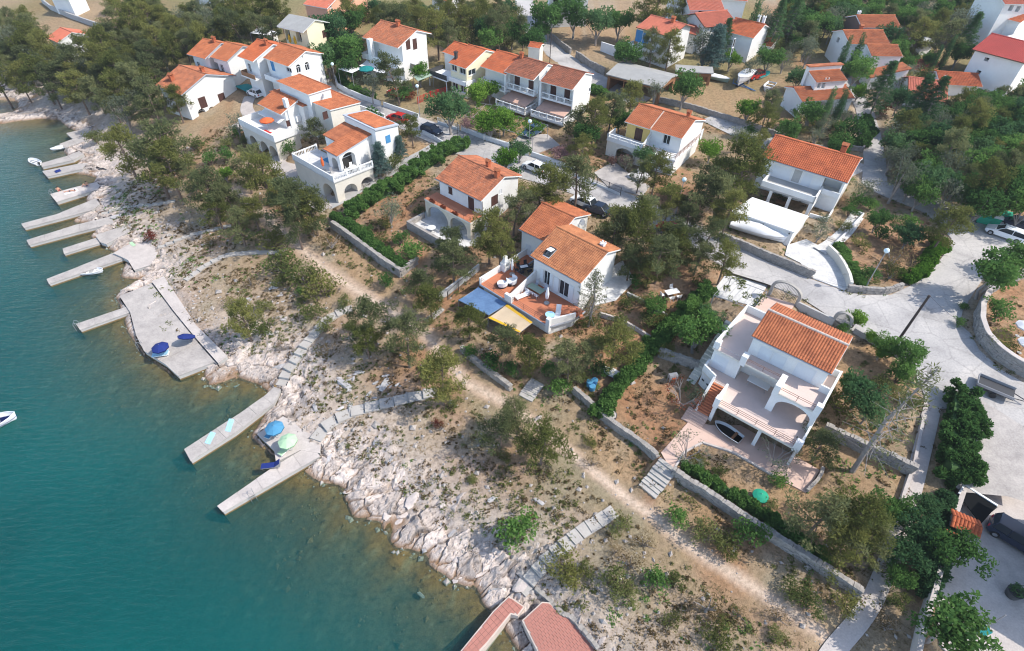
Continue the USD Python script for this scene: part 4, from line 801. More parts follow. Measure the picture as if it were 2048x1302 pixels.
# --- terraced pair with brown roofs and balconies, and its orange-roofed neighbour
c = cr(960, 80, 6.51)
for k, (A, B, lab, br, x0) in enumerate((((1079.8, 162.2), (1145.1, 179.8), 'right house of the brown-roofed terraced pair with pink awning', 1, 0), ((1008.4, 143), (1066.8, 160.6), 'left house of the brown-roofed terraced pair with pink awning', 0, 1))):
    h = House('terraced_house', lab, A, B, 15.5, 8.9, 4.3, 3.2, roof='roof_brown', oh=2.0, og=.2, ohb=.3, group='terraced pair with brown roofs')
    L = h.L
    h.win('F', c(955, 655) if k == 0 else c(485, 540), 1.15, 2.1, 'brown'); h.win('F', c(1135, 705) if k == 0 else c(665, 590), 1.1, 2.1, 'brown')
    if k == 0: h.win('R', c(1428, 650), .6, .75, 'glass'); h.win('R', c(1395, 890), .8, 1.5, 'brown')
    U, D = 3.75, 1.45
    h.slab_('balcony', [(.1, .55), (L - .1, .55), (L - .1, 2.0), (.1, 2.0)], U - .2, U, 'white_plaster'); h.balusters([(.15, .65), (L - .15, .65)], U, .9, post=1.4, r=.03)
    part(h.root, 'party_wall', MB().man(man_prism([(.3, -2), (2.05, -2), (2.05, h.rz(2) - .15), (.3, h.rz(.3) - .15)], -.25, .16)), 'white_plaster')
    if k == 0: part(h.root, 'party_wall', MB().man(man_prism([(.5, -2), (2.05, -2), (2.05, h.rz(2) - .15), (.5, h.rz(.5) - .15)], L - .2, L - .02)), 'white_plaster')
    h.slab_('lower_terrace', [(-.3, -2.1), (L - .1, -2.1), (L - .1, 2.0), (-.3, 2.0)], D - .3, D, 'white_plaster'); h.balusters([(-.2, -2.0), (L - .2, -2.0), (L - .2, 1.6)], D, .85, post=1.5, r=.03)
    part(h.root, 'walls', MB().box(-.1, L - .4, -1.2, 2.0, -2, D - .31), 'stone_plaster')
    h.awning([(.3, 1.95, U - .7), (L - .4, 1.95, U - .7), (L - .4, -1.4, U - 1.35), (.3, -1.4, U - 1.35)], 'pink_cloth', valance=.25)
    h.finish(chim=(((.8, 4.0, .8, .5),) if k else ()))
h = House('corner_house', 'white house with orange roof and corner balcony attached to the terraced pair', (960, 132), (1003, 146), 15.2, 9.0, 4.6, 3.4, roof='roof_bright', oh=1.2, og=.2, L=6.2)
h.win('F', (985, 172), 1.1, 2.0, 'glass'); h.slab_('balcony', [(.1, -.2), (6, -.2), (6, 1.2), (.1, 1.2)], 3.0, 3.2, 'white_plaster'); h.balusters([(.1, 1.1), (.1, -.1), (6, -.1)], 3.2, .9, post=1.6, r=.03); h.finish()

# --- orange-roofed cream house with glazed verandas
c = cr(700, 30, 5.689)
h = House('veranda_house', 'cream house with orange roof, glazed verandas and dark steel balcony', (896.9, 124.9), (932, 137.2), 15.2, 9.3, 5.3, 3.6, roof='roof_bright', oh=.3, og=.2, wall='cream_plaster')
for x, y, w, hh in ((1185, 605, 1.35, 1.0), (1280, 640, 1.5, 1.0), (1195, 790, 1.4, 1.9), (1285, 830, 1.3, 1.7)): h.win('F', c(x, y), w, hh, 'glass')
h.win('R', c(1390, 650), 1.9, 1.0, 'glass'); h.win('R', c(1575, 510), .8, .8, 'glass')
L = h.L
part(h.root, 'veranda_rail', MB().box(.1, L, -.25, .25, 2.75, 3.5), 'white_paint'); part(h.root, 'veranda_rail', MB().box(L - .15, L + .15, -.25, 2.2, 2.75, 3.5), 'white_paint')
h.slab_('steel_balcony', [(-5.2, -.6), (-.1, -.6), (-.1, 3.5), (-5.2, 3.5)], 2.5, 2.7, 'white_paint'); h.parapet([(-5.1, 3.4), (-5.1, -.5), (-.2, -.5)], 2.7, 3.55, .06, 'metal_dark')
for x in (-5.0, -.4): h.box_('post', x - .07, x + .07, -.5, -.36, -1, 2.5, m='white_paint')
h.finish(chim=((.7, 1.3, 1.3, .45, 'metal_dark', None),))
h3 = House('side_wing', 'low orange-roofed wing on the left of the cream veranda house', (884.6, 103), (915, 114), 14.6, 9.3, 3.2, 2.6, roof='roof_bright', L=5.6, oh=.3, og=.2); h3.finish()

# --- brown-roofed white house among trees with white column
c = cr(700, 30, 5.689)
h = House('balcony_house', 'white house with brown roof, two brown gable shutters and a tall white chimney shaft', (724, 74), (796, 96), 16.4, 10.1, 5.2, 3.9, roof='roof_weathered', oh=1.2, og=.25)
h.win('R', c(660, 330), 1.1, 1.9, 'brown'); h.win('R', c(738, 330), 1.1, 1.9, 'brown'); h.win('F', c(225, 430), 1.0, 1.8, 'brown'); h.win('F', c(330, 480), 1.0, 1.8, 'dark')
h.slab_('balcony', [(-.2, -.6), (h.L, -.6), (h.L, 1.2), (-.2, 1.2)], 2.6, 2.8, 'white_plaster'); h.parapet([(-.1, 1.1), (-.1, -.5), (h.L - .1, -.5), (h.L - .1, 1.1)], 2.8, 3.6, .15)
h.slab_('balcony', [(-.2, -.6), (h.L, -.6), (h.L, 1.2), (-.2, 1.2)], -.2, 0, 'white_plaster')
h.box_('white_shaft', 2.2, 3.1, -.9, 0, -1, 6.6); R_ = h.slab_('gable_balcony', [(h.L - .25, 3.0), (h.L + .9, 3.0), (h.L + .9, 6.6), (h.L - .25, 6.6)], 2.7, 2.85, 'white_plaster')
h.awning([(1.0, -.6, 2.4), (7.5, -.6, 2.4), (7.5, -2.6, 1.9), (1.0, -2.6, 1.9)], 'white_cloth'); h.finish(chim=((5.0, 5.0, .9, .6),))

# --- yellow house with the grey roof
c = cr(360, 20, 6.206)
h = House('grey_roof_house', 'pale yellow house with grey sheet roof and yellow parasols on its balcony', (553.4, 52.2), (605.7, 64.3), 17.2, 11.0, 3.7, 3.6, roof='fibre_cement', wall='cream_plaster', oh=1.3, og=.3)
for x, y in ((1340, 310), (1475, 330)): h.win('F', c(x, y), 1.3, 1.9, 'dark')
h.win('R', c(1795, 290), 1.2, 1.2, 'brown'); h.win('R', c(1850, 430), .9, 2.0, 'brown')
h.slab_('balcony', [(0, -.3), (h.L - .2, -.3), (h.L - .2, 1.35), (0, 1.35)], 2.5, 2.7, 'cream_plaster'); h.parapet([(.1, -.2), (h.L - .3, -.2), (h.L - .3, 1.2)], 2.7, 3.4, .08, 'metal_dark'); h.finish(tiles=False)
SPOT['grey_balcony'] = h.world(2.2, .5, 2.7); SPOT['grey_balcony2'] = h.world(3.6, .5, 2.7)
# --- the four stepped row houses
rows = [((526, 115), (576.7, 132.8), 14.5, 8.6, 4.3, 3.9, 'roof_orange', 'fourth and largest house of the stepped row, with two arched windows'), ((474.4, 111.8), (505.8, 123.1), 14.2, 8.3, 5.0, 3.4, 'roof_bright', 'third house of the stepped row with wide overhanging red roof'),
        ((419.6, 113.5), (453.5, 123.1), 12.2, 8.0, 4.5, 3.0, 'roof_orange', 'second house of the stepped row, low with white gable wall'), ((372.9, 107.8), (410, 117.5), 12.2, 8.0, 4.6, 3.0, 'roof_orange', 'first house of the stepped row, nearest the left woods')]
for k, (A, B, ze, z0, w1, w2, rm, lab) in enumerate(rows):
    h = House('row_house', lab, A, B, ze, z0, w1, w2, roof=rm, oh=1.0 if k in (1, 3) else .4, og=.3, slab='fascia_grey' if k > 1 else 'white_paint', group='stepped row of white houses')
    if k == 0:
        for x, y in ((1475, 742), (1582, 712)): h.win('R', c(x, y), .95, 1.1, 'glass', arch=True)
        h.win('R', c(1518, 577), .25, .5, 'dark'); h.win('F', c(1150, 690), .95, 1.9, 'blue'); h.win('F', c(1350, 745), 1.4, .8, 'glass')
        h.slab_('balcony', [(.2, -.9), (4.8, -.9), (4.8, .4), (.2, .4)], 2.3, 2.5, 'white_plaster'); h.parapet([(.3, .3), (.3, -.8), (4.7, -.8)], 2.5, 3.2, .12)
    else:
        h.win('F', (A[0] + 14, A[1] + 20), 1.2, 1.7, 'dark'); h.win('F', (A[0] + 25, A[1] + 24), .9, 1.6, 'glass')
        if k == 1: h.slab_('balcony', [(.2, -.4), (4.5, -.4), (4.5, 1.0), (.2, 1.0)], 2.4, 2.6, 'white_plaster'); h.parapet([(.3, .9), (.3, -.3), (4.4, -.3)], 2.6, 3.4, .1, 'timber')
    h.finish(chim=(((3.6, 4.4, .9, .5, 'chimney_brick'),) if k in (1, 3) else ()))

# --- left white house near the woods
c = cr(0, 0, 3)
h = House('gable_house', 'white house with rust-coloured roof and wide gable facing the lane, beside the left woods', (310, 170), (363, 190), 9.6, 4.5, 5.9, 6.0, slope=.34, roof='roof_weathered', oh=.5, og=.35, slab='fascia_grey')
h.win('R', c(1217, 615), 1.5, 2.0, 'brown'); h.win('R', c(1332, 590), 1.4, 1.9, 'brown'); h.win('R', c(1215, 685), 1.5, .8, 'dark', arch=True); h.win('R', c(1275, 668), 1.3, .7, 'dark', arch=True)
h.finish(chim=((2.6, 2.2, 1.1, .7), (6.2, 6.6, .9, .6)))

# --- villa with arches and white terrace, staggered roofs
c = cr(480, 150, 5.209)
h = House('staggered_villa', 'white villa of staggered orange roofs with slim white chimney and arched terrace', (514.6, 206.6), (561.6, 228.7), 11.6, 5.2, 3.7, .0, slope=.34, roof='roof_orange', slab='white_paint', oh=.9, og=.25, ohb=-.1)
h.win('F', (543, 247), 2.6, 2.2, 'dark'); h.win('R', c(505, 500), .7, .9, 'brown')
part(h.root, 'canopy', MB().man(man_prism([(-.5, 4.8), (1.0, 5.2), (1.0, 5.3), (-.5, 4.9)], .2, 6.2)), 'white_paint')
T = 3.55
base = plan_prism([(-1.2, -3.3), (8.6, -3.3), (8.8, 1.2), (6.6, 1.4), (6.6, .9), (-1.2, .9)], -2, T - .2)
for x in (1.4, 4.6, 7.2): base = base - man_box(x - 1.15, x + 1.15, -4, -1.2, -1.4, 1.0) - m3.Manifold.cylinder(2.8, 1.15, 1.15, 24).rotate([-90, 0, 0]).translate([x, -4.0, 1.0])
part(h.root, 'arched_base', MB().man(base), 'stone_plaster'); h.slab_('terrace', [(-1.4, -3.5), (8.9, -3.5), (9.0, 1.3), (6.7, 1.5), (6.7, .9), (-1.4, .9)], T - .2, T, 'white_plaster')
h.parapet([(-1.3, .8), (-1.3, -3.4), (8.8, -3.4), (8.9, 1.2)], T, T + .95, .2)
h.finish(); part(h.root, 'white_chimney', MB().box(5.9, 6.7, 1.4, 2.0, 0, 8.4), 'white_plaster'); part(h.root, 'air_conditioner', MB().box(6.45, 6.8, 2.6, 3.5, 4.2, 5.2), 'white_paint')
part(h.root, 'walls', MB().man(man_prism([(3.6, -2), (10.2, -2), (10.2, 6.0), (8.2, 6.7), (3.6, 6.9)], 3.0, 8.0) ), 'white_plaster')
part(h.root, 'roof_block', MB().man(man_prism([(3.4, 7.0), (9.4, 6.55), (9.4, 6.65), (3.4, 7.15)], -1.3, 8.2)), 'roof_orange')
hw = House('villa_wing', 'stone-clad wing of the staggered villa with one dark window, toward the lane', (583.7, 186.5), (612.5, 200.9), 12.9, 6.0, 6.2, 0, slope=-.10, L=10.4, ang=h.ang * 57.2958, roof='roof_orange', wall='stone_plaster', oh=.1, og=.2, ohb=.1)
hw.win('R', c(890, 418), .9, 1.1, 'brown'); hw.finish()
ht = House('villa_tower', 'tall rear block of the staggered villa with narrow orange roof and satellite dish', (552, 161.5), (579.8, 174), 14.4, 6.0, 4.6, 0, slope=-.03, L=9.0, ang=h.ang * 57.2958, roof='roof_orange', oh=.2, og=.2, ohb=.1); ht.dish(9.1, 2.6, 7.4); ht.finish()
SPOT['stag_terrace'] = h.world(4.6, -1.6, T)

# --- white and blue villa with balustrade terrace
h = House('balustrade_villa', 'white villa with blue trim, flat orange roofs and balustraded terrace over stone arches', (646, 297), (672, 313.4), 11.5, 4.4, 6.6, 0, slope=.17, L=3.6, ang=-40, roof='roof_orange', slab='fascia_grey', oh=.3, og=.12, ohb=0, ohl=.3)
h.win('F', c(1000, 965), 1.5, 2.0, 'dark', arch=True); h.win('R', c(1143, 930), 2.4, 1.9, 'dark', arch=True)
part(h.root, 'walls', MB().man(man_prism([(2.5, -2), (7, -2), (7, 7.9), (2.5, 7.3)], -3.0, .4)), 'white_plaster')
part(h.root, 'side_roof', MB().man(man_prism([(2.3, 7.4), (6.6, 8.1), (6.6, 8.25), (2.3, 7.55)], -3.2, -.01)), 'roof_orange')
part(h.root, 'walls', MB().man(man_prism([(6.6, -2), (11, -2), (11, 8.6), (6.6, 9.2)], -3.0, 4.6)), 'white_plaster'); ur = part(h.root, 'upper_roof', MB().man(man_prism([(6.5, 9.22), (11.1, 8.62), (11.1, 8.8), (6.5, 9.4)], -3.2, 4.8)), 'fascia_grey'); part(ur, 'roof_tiles', MB().add(*tile_field(-2.6, 4.3, 10.7, 8.88, 6.9, 9.38, 2)), 'roof_orange', kind='stuff')
s0 = 8.8; part(h.root, 'window', MB().box(4.58, 4.66, s0 - .45, s0 + .45, 6.5, 7.7), 'shutter_blue')
T = 4.3
tb = plan_prism([(-5.6, -2.2), (4.9, -2.2), (5.4, 4.6), (3.6, 4.6), (3.6, 2.0), (-5.6, 2.2)], -2, T - .2)
for x in (2.8,): tb = tb - man_box(x - 1.5, x + 1.5, -3, .8, -1.5, 1.6) - m3.Manifold.cylinder(3.8, 1.5, 1.5, 24).rotate([-90, 0, 0]).translate([x, -3.0, 1.6])
for y in (.2, 3.2): tb = tb - man_box(2.5, 7, y - 1.15, y + 1.15, -1.5, 1.8) - m3.Manifold.cylinder(4.5, 1.15, 1.15, 24).rotate([0, 90, 0]).translate([2.5, y, 1.8])
part(h.root, 'arched_base', MB().man(tb), 'stone_plaster'); h.slab_('terrace', [(-5.7, -2.35), (5.05, -2.35), (5.55, 4.75), (3.6, 4.75), (3.6, .3), (.4, .3), (.4, 2.3), (-5.7, 2.3)], T - .2, T, 'paving_white')
h.balusters([(-5.55, 2.1), (-5.55, -2.2)], T, .9, r=.06); h.parapet([(-5.55, -2.2), (4.8, -2.2)], T, T + .85, .16); h.balusters([(4.85, -2.2), (5.4, 4.6)], T, .95, r=.06)
h.finish(ridge='roof_orange')
BALU = h
SPOT.update({'balu_orange': h.world(1.0, -1.2, T), 'balu_table': h.world(4.3, 1.8, T), 'balu_blue': h.world(-1.2, 1.2, T), 'balu_chair': h.world(2.6, -.9, T)})

# --- upper middle: white house with coral roof before tall conifers
c = cr(1240, 0, 6.4)
h = House('coral_roof_house', 'white house with coral red roof and blue balcony, behind thin pines', (1272, 54), (1321, 73.4), 17.4, 11.3, 4.6, 3.6, slope=.3, roof='roof_pink', slab='fascia_brown', oh=.8, og=.5, ang=-44, L=8.4)
h.win('F', (1278, 72), 1.6, 2.2, 'blue'); h.win('F', (1291, 78), 1.4, 2.2, 'blue'); h.slab_('balcony', [(-.6, -1.2), (5, -1.2), (5, .8), (-.6, .8)], 2.3, 2.5, 'white_plaster'); h.parapet([(-.5, .7), (-.5, -1.1), (4.9, -1.1)], 2.5, 3.3, .14); h.finish(chim=((5.6, 4.2, .9, .6),))
part(h.root, 'garden_wall', MB().box(-7, -.8, -1.5, -1.2, -1, 2.0), 'white_plaster')
hb = House('lean_to', 'small coral roofed annexe right of the coral roofed house', (1364, 62), (1381, 68), 15.9, 11.4, 2.4, 2.0, roof='roof_pink', slab='fascia_brown', ang=-44, L=3.4); hb.finish()
h = House('tall_house', 'tall white house of split coral roofs with narrow balconies, highest in the upper middle', (1379, 20), (1412, 22), 19.0, 12.6, 4.4, 4.4, roof='roof_pink', ang=6, L=7.6, oh=.3, og=.3); h.win('F', (1400, 32), 1.0, 2.6, 'dark'); h.win('F', (1400, 54), 1.0, 2.2, 'dark')
h.slab_('balcony', [(3, -.9), (6.5, -.9), (6.5, .3), (3, .3)], 2.6, 2.8, 'white_plaster'); h.parapet([(3, -.8), (6.5, -.8)], 2.8, 3.5, .1); h.finish()
h = House('split_roof_wing', 'white wing with sloping coral roofs stepping down from the tall house', (1410, 55), (1446, 44), 17.4, 12.2, 4.2, 3.8, roof='roof_pink', slab='fascia_brown', ang=22, L=8, oh=.3, og=.3); h.win('F', (1425, 60), .9, .9, 'dark'); h.finish()
h = House('pair_house', 'white house with orange roof and double white chimney, right of the tall house', (1447, 62), (1478, 77), 17.0, 11.6, 4.4, 3.6, roof='roof_bright', slab='white_paint', ang=-40, L=6.4, oh=.3, og=.3); h.win('R', (1476, 88), .9, 1.6, 'dark'); h.win('R', (1472, 106), .8, 1.6, 'dark'); h.finish(chim=((5.6, 5.0, 1.5, .5, 'white_plaster', None), (4.4, 5.4, 1.5, .5, 'white_plaster', None)))
h = House('low_annexe', 'low white annexe with small orange roof right of the double chimney house', (1492, 82), (1522, 96), 14.2, 11.2, 2.6, 2.2, roof='roof_orange', ang=-38, L=5.4, oh=.2, og=.2); h.win('F', (1494, 100), .7, .7, 'dark'); h.finish()

# --- right upper side
c = cr(1580, 0, 4.376)
h = House('long_roof_house', 'white house with long orange roof seen side on, behind two dark cypresses', (1698.8, 88), (1774, 87), 17.6, 12.3, 3.8, 3.4, roof='roof_orange', ang=5, L=8.2, oh=.3, og=.2, ohl=.2); h.win('L', (1676, 80), .9, .9, 'dark'); h.finish(chim=((3.8, 4.2, .8, .5),))
h = House('brown_gable_house', 'dark timber-gabled house with orange roof at the edge of the woods', (1724, 55), (1794, 57), 18.6, 14.2, 3.6, 3.4, roof='roof_orange', wall='brown_cladding', ang=4, L=8.2, oh=.3, og=.2); h.finish(chim=((.6, 3.8, .8, .5, 'white_plaster', None),))
h = House('mono_pitch_house', 'white house with flat orange roof over a sloping orange-edged wall, beside the narrow lane', (1743, 112), (1801, 113), 17.0, 11.4, 3.0, 2.6, roof='roof_orange', ang=2, L=6.0, oh=.2, og=.2); h.win('F', (1765, 150), .6, .6, 'dark')
part(h.root, 'front_wing', MB().man(m3.Manifold.hull_points(np.array([(x, y, z) for x, zt in ((-.2, 2.7), (6.2, 4.4)) for y in (-3.0, .25) for z in (-2, zt)]))), 'white_plaster'); part(h.root, 'wing_roof', MB().man(m3.Manifold.hull_points(np.array([(x, y, zt + q) for x, zt in ((-.4, 2.72), (6.4, 4.45)) for y in (-3.2, .15) for q in (0, .18)]))), 'roof_orange'); h.finish()
h = House('tower_house', 'white house with raised upper storey, two arched windows and stepped orange roofs', (1633, 165), (1689, 148), 16.2, 11.6, 2.8, .0, slope=.30, roof='roof_orange', ang=14, L=6.2, oh=.2, og=.2, ohb=0); h.win('F', c(255, 748), .6, .9, 'dark', arch=True); h.win('F', c(293, 750), .6, .9, 'dark', arch=True); h.finish()
part(h.root, 'back_parapet', MB().box(-.2, 6.4, 2.8, 3.5, 3, 6.2), 'white_plaster'); part(h.root, 'parapet_roof', MB().box(-.35, 6.55, 2.6, 3.7, 6.21, 6.36), 'roof_orange')
hx = House('lower_roof_wing', 'orange roofed ground floor of the house with raised upper storey', (1604, 203), (1700, 192), 14.0, 10.8, 3.4, 2.4, slope=.3, roof='roof_orange', ang=12, L=10.2, oh=.3, og=.2); hx.win('F', (1640, 212), 1.6, 1.4, 'dark'); hx.finish(chim=((5.6, 3.2, 1.6, .7, 'white_plaster', None),))
h = House('coral_bungalow', 'bungalow with broad pinkish red roof half hidden by trees on the right', (1815, 194), (1880, 206), 13.6, 10.6, 5.0, 3.4, roof='roof_pink', slab='fascia_brown', ang=-18, L=6.4, oh=.4, og=.3); h.win('F', (1838, 214), 1.2, 1.2, 'dark'); h.finish(chim=((5.8, 5.0, .9, .5, 'white_plaster', None),))
h = House('bungalow_wing', 'orange roofed wing behind the pinkish bungalow', (1880, 168), (1935, 172), 14.2, 10.8, 3.2, 3.0, roof='roof_bright', ang=-6, L=7.4); h.finish()
h = House('red_roof_house', 'white house with dark red hipped roof and two small windows at the right edge', (1944, 98), (2003, 121), 18.6, 13.0, 6.0, 5.0, slope=.28, roof='roof_red', slab='fascia_brown', ang=-52, L=9.0, oh=.5, og=.5); h.win('F', c(1720, 520), .7, .6, 'dark'); h.win('F', c(1650, 632), .7, .6, 'dark'); h.finish()
h = House('hillside_villa', 'large white villa with orange roofs and colonnade in the upper right corner', (1984, 30), (2010, 54), 20.2, 14.6, 4.2, 3.8, roof='roof_bright', ang=-60, L=5.6, oh=.3, og=.3); h.finish()
cw = part(h.root, 'colonnade_wing', MB().box(5.8, 12, -3, 5, -2, 3.6), 'white_plaster'); part(cw, 'openings', MB().box(7, 7.9, -3.02, -2.9, .6, 2.6).box(8.6, 9.5, -3.02, -2.9, .6, 2.6).box(10.2, 11.1, -3.02, -2.9, .6, 2.6), 'dark_inside')
h = House('upper_villa', 'upper block of the corner villa with pink roof and paired windows', (2010, 8), (2050, 6), 23.0, 15.2, 4.4, 4, roof='roof_pink', ang=6, L=9, oh=.3, og=.3); h.win('F', (2022, 16), .9, 1.0, 'dark'); h.win('F', (2036, 18), .9, 1.0, 'dark'); h.finish()

# --- far edge and small buildings
h = House('red_roof_hut', 'low hut with coral red roof alone in the left woods', (93, 75), (116, 84), 8.6, 5.6, 3.6, 3.4, roof='roof_pink', ang=-35, L=5.4, oh=.3, og=.2); h.finish()
h = House('utility_tower', 'narrow stone tower with small orange roof beside the back road', (1055, 93), (1068, 101), 15.4, 9.6, 1.3, 1.2, roof='roof_bright', ang=-20, L=2.6, oh=.15, og=.15, wall='stone_plaster'); h.finish()
h = House('salmon_house', 'salmon pink house with red roof at the top edge', (606, 8), (650, 18), 17.0, 13.0, 4.0, 3.6, roof='roof_pink', wall='salmon_plaster', ang=-26, L=6.6, oh=.3, og=.3); h.win('R', (661, 12), .7, .8, 'glass'); h.finish()
h = House('salmon_house', 'second salmon house with small square window, right of the first at the top edge', (668, 2), (694, 8), 16.4, 13.0, 3.6, 3.2, roof='roof_pink', wall='salmon_plaster', ang=-26, L=4.4, oh=.3, og=.3); h.win('R', (693, 14), .6, .7, 'glass'); h.finish()
h = House('white_villa', 'white house with columns above the back road at the top edge', (1098, -14), (1160, -10), 19.4, 13.6, 4.4, 4.0, roof='roof_pink', ang=2, L=9.2, oh=1.4, og=.3); h.win('F', (1112, 6), 1.3, 1.6, 'dark'); h.win('F', (1130, 8), 1.3, 1.6, 'dark'); h.finish()
h = House('white_cottage', 'pale cottage at the top edge between pines, left of the back road', (860, -2), (896, 8), 15.6, 12.6, 3.2, 3.0, roof='roof_pink', ang=-20, L=5.6); h.finish()
h = House('far_cottage', 'pale house cut by the top edge above the row of four houses', (388, -14), (424, -9), 13.0, 10.8, 3.6, 3.2, roof='roof_pink', ang=-20, L=6.4); h.finish()
h = House('slate_house', 'blue-grey roofed house above the long wall in the upper left corner', (94, -10), (134, -4), 11.8, 9.6, 2.6, 2.4, roof='fascia_grey', ang=-24, L=7.4, wall='white_plaster'); h.finish(tiles=False)
h = House('white_garage', 'small shed with white flat roof left of the yellow house', (508, 64), (540, 68), 13.2, 10.4, 2.6, 0, slope=.02, roof='white_paint', ang=-28, L=4.6); h.finish(tiles=False)
h = House('street_house', 'blue-walled house front at the top edge beyond the coral roofs', (1342, -8), (1385, -4), 19.0, 14.0, 4, 3.6, roof='roof_brown', ang=-6, L=7, wall='grey_plaster'); h.finish()
h = House('gable_end_house', 'white house end at the top edge right of the tall house', (1440, -2), (1470, 4), 18.4, 14.2, 4, 3.6, roof='roof_pink', ang=-12, L=6); h.finish()
h = House('cottage_behind_conifer', 'small white cottage with white verge behind the leaning conifer by the lane', (1822, 138), (1850, 146), 13.6, 11.0, 3, 2.6, roof='roof_pink', ang=-30, L=4.4); h.finish()
h = House('white_store', 'little white store with gable roof between the garden trees, left of the red roofed house', (1845, 92), (1866, 96), 16.0, 13.4, 2.4, 2.2, roof='paving_white', ang=20, L=3.6); h.finish(tiles=False)
# the open sheds with grey sheet roofs beside the back road
c = cr(1240, 0, 6.4)
for k, (A, B, lab, L) in enumerate((((1212, 148), (1278, 174), 'grey roofed open shed beside the back road, larger of the two', 11.2), ((1352, 142), (1402, 146), 'low grey lean-to roof beside the boat yard, smaller of the two', 7.0))):
    h = House('open_shed', lab, A, B, 13.2 if k == 0 else 13.4, 10.3, 4.4 if k == 0 else 2.4, 3.2 if k == 0 else 0, slope=.16, roof='fibre_cement', slab='fibre_cement', L=L, ang=-34 if k == 0 else -6, wall='timber', oh=.3)
    h.walls = h.walls - man_box(.6, L - .6, .6, 6.6 if k == 0 else 2.0, -3, 2.5) - man_box(.8, L - .8, -1, 1, -3, 2.3) - man_box(L - 1, L + 1, .9, 6.3 if k == 0 else 1.9, -3, 2.3); h.finish(tiles=False)
    for x in (L * .33, L * .66): h.box_('post', x - .08, x + .08, .32, .48, -1, 2.75, m='timber')
# ------------------------------------------------------------------ walls, fences, piers, steps, rocks
def along(px, step=.5, z=None):
    w = np.array([G(u, v)[:2] if z is None else P(u, v, z)[:2] for u, v in px]); L = LineString(w); n = max(2, int(L.length / step) + 1)
    return np.array([L.interpolate(t, normalized=True).coords[0] for t in np.linspace(0, 1, n)])
def strip_wall(mb, q, z0, z1, t):
    tn = np.gradient(q, axis=0); tn /= np.maximum(np.linalg.norm(tn, axis=1, keepdims=True), 1e-9); nn = np.column_stack([-tn[:, 1], tn[:, 0]]) * t / 2; n = len(q)
    a, b = q - nn, q + nn; V = np.vstack([np.column_stack([a, z0]), np.column_stack([b, z0]), np.column_stack([b, z1]), np.column_stack([a, z1])])
    F = []
    for i in range(n - 1):
        for k in range(4): k2 = (k + 1) % 4; F.append((k * n + i, k2 * n + i, k2 * n + i + 1, k * n + i + 1))
    mb.add(V, [f[::-1] for f in F]); mb.add(V, [(0, n, 2 * n, 3 * n), (n - 1, 4 * n - 1, 3 * n - 1, 2 * n - 1)]); return mb
def wall(name, label, px, h, t=.4, look='stone', cap=None, cat=None, level=None, pillars=0, base=None):
    q = along(px, .5 if look == 'stone' else .8, z=base); g = gaussian_filter(H(q[:, 0], q[:, 1]), 1.5); top = (g + h) if level is None else np.full(len(q), level)
    path = thing(name, label, cat or 'wall', (0, 0, 0), kind='thing'); mb = MB()
    if look == 'stone':
        strip_wall(mb, q, g - 1.0, top - .05, t * .8); part(path, 'core', mb, 'stone_wall')
        rng = np.random.default_rng(zlib.crc32(label.encode()) % 9999); st = MB(); L = LineString(q); D = np.concatenate([[0], np.cumsum(np.linalg.norm(np.diff(q, axis=0), axis=1))])
        zz = -.15
        while zz < h - .06:
            rh = rng.uniform(.17, .26); s = rng.uniform(-.2, 0)
            while s < D[-1]:
                w = rng.uniform(.25, .52); m = np.clip(s + w / 2, 0, D[-1]); i = min(max(np.searchsorted(D, m) - 1, 0), len(q) - 2); f = (m - D[i]) / max(D[i + 1] - D[i], 1e-9); c = q[i] + (q[i + 1] - q[i]) * f; e = q[i + 1] - q[i]; e /= max(np.linalg.norm(e), 1e-9); n2 = np.array([-e[1], e[0]])
                gz = np.interp(m, D, g) if level is None else level - h; tt = t / 2 + rng.uniform(-.03, .05); hw = w / 2 - .012; z0, z1 = gz + zz, gz + zz + rh - .012 + (rng.uniform(-.02, .07) if zz + rh > h - .1 else 0)
                V = [];
                for z in (z0, z1):
                    for a, b in ((-hw, -tt), (hw, -tt), (hw, tt), (-hw, tt)): p = c + e * (a + rng.uniform(-.03, .03)) + n2 * (b + rng.uniform(-.025, .025)); V.append((p[0], p[1], z + rng.uniform(-.02, .02)))
                st.add(V, [(0, 1, 5, 4), (1, 2, 6, 5), (2, 3, 7, 6), (3, 0, 4, 7), (4, 5, 6, 7)]); s += w
            zz += rh
        part(path, 'stones', st, 'stone_wall', kind='stuff')
    else:
        strip_wall(mb, q, g - 1.0, top, t); part(path, 'body', mb, look)
    if cap: c = MB(); strip_wall(c, q, top + .003, top + .08, t + .12); part(path, 'coping', c, cap)
    for k in range(pillars): i = int(k * (len(q) - 1) / max(pillars - 1, 1)); part(path, 'pillar', MB().box(q[i][0] - .2, q[i][0] + .2, q[i][1] - .2, q[i][1] + .2, g[i] - .5, top[i] + .25), 'white_plaster' if look != 'stone' else 'stone_plaster')
    return path
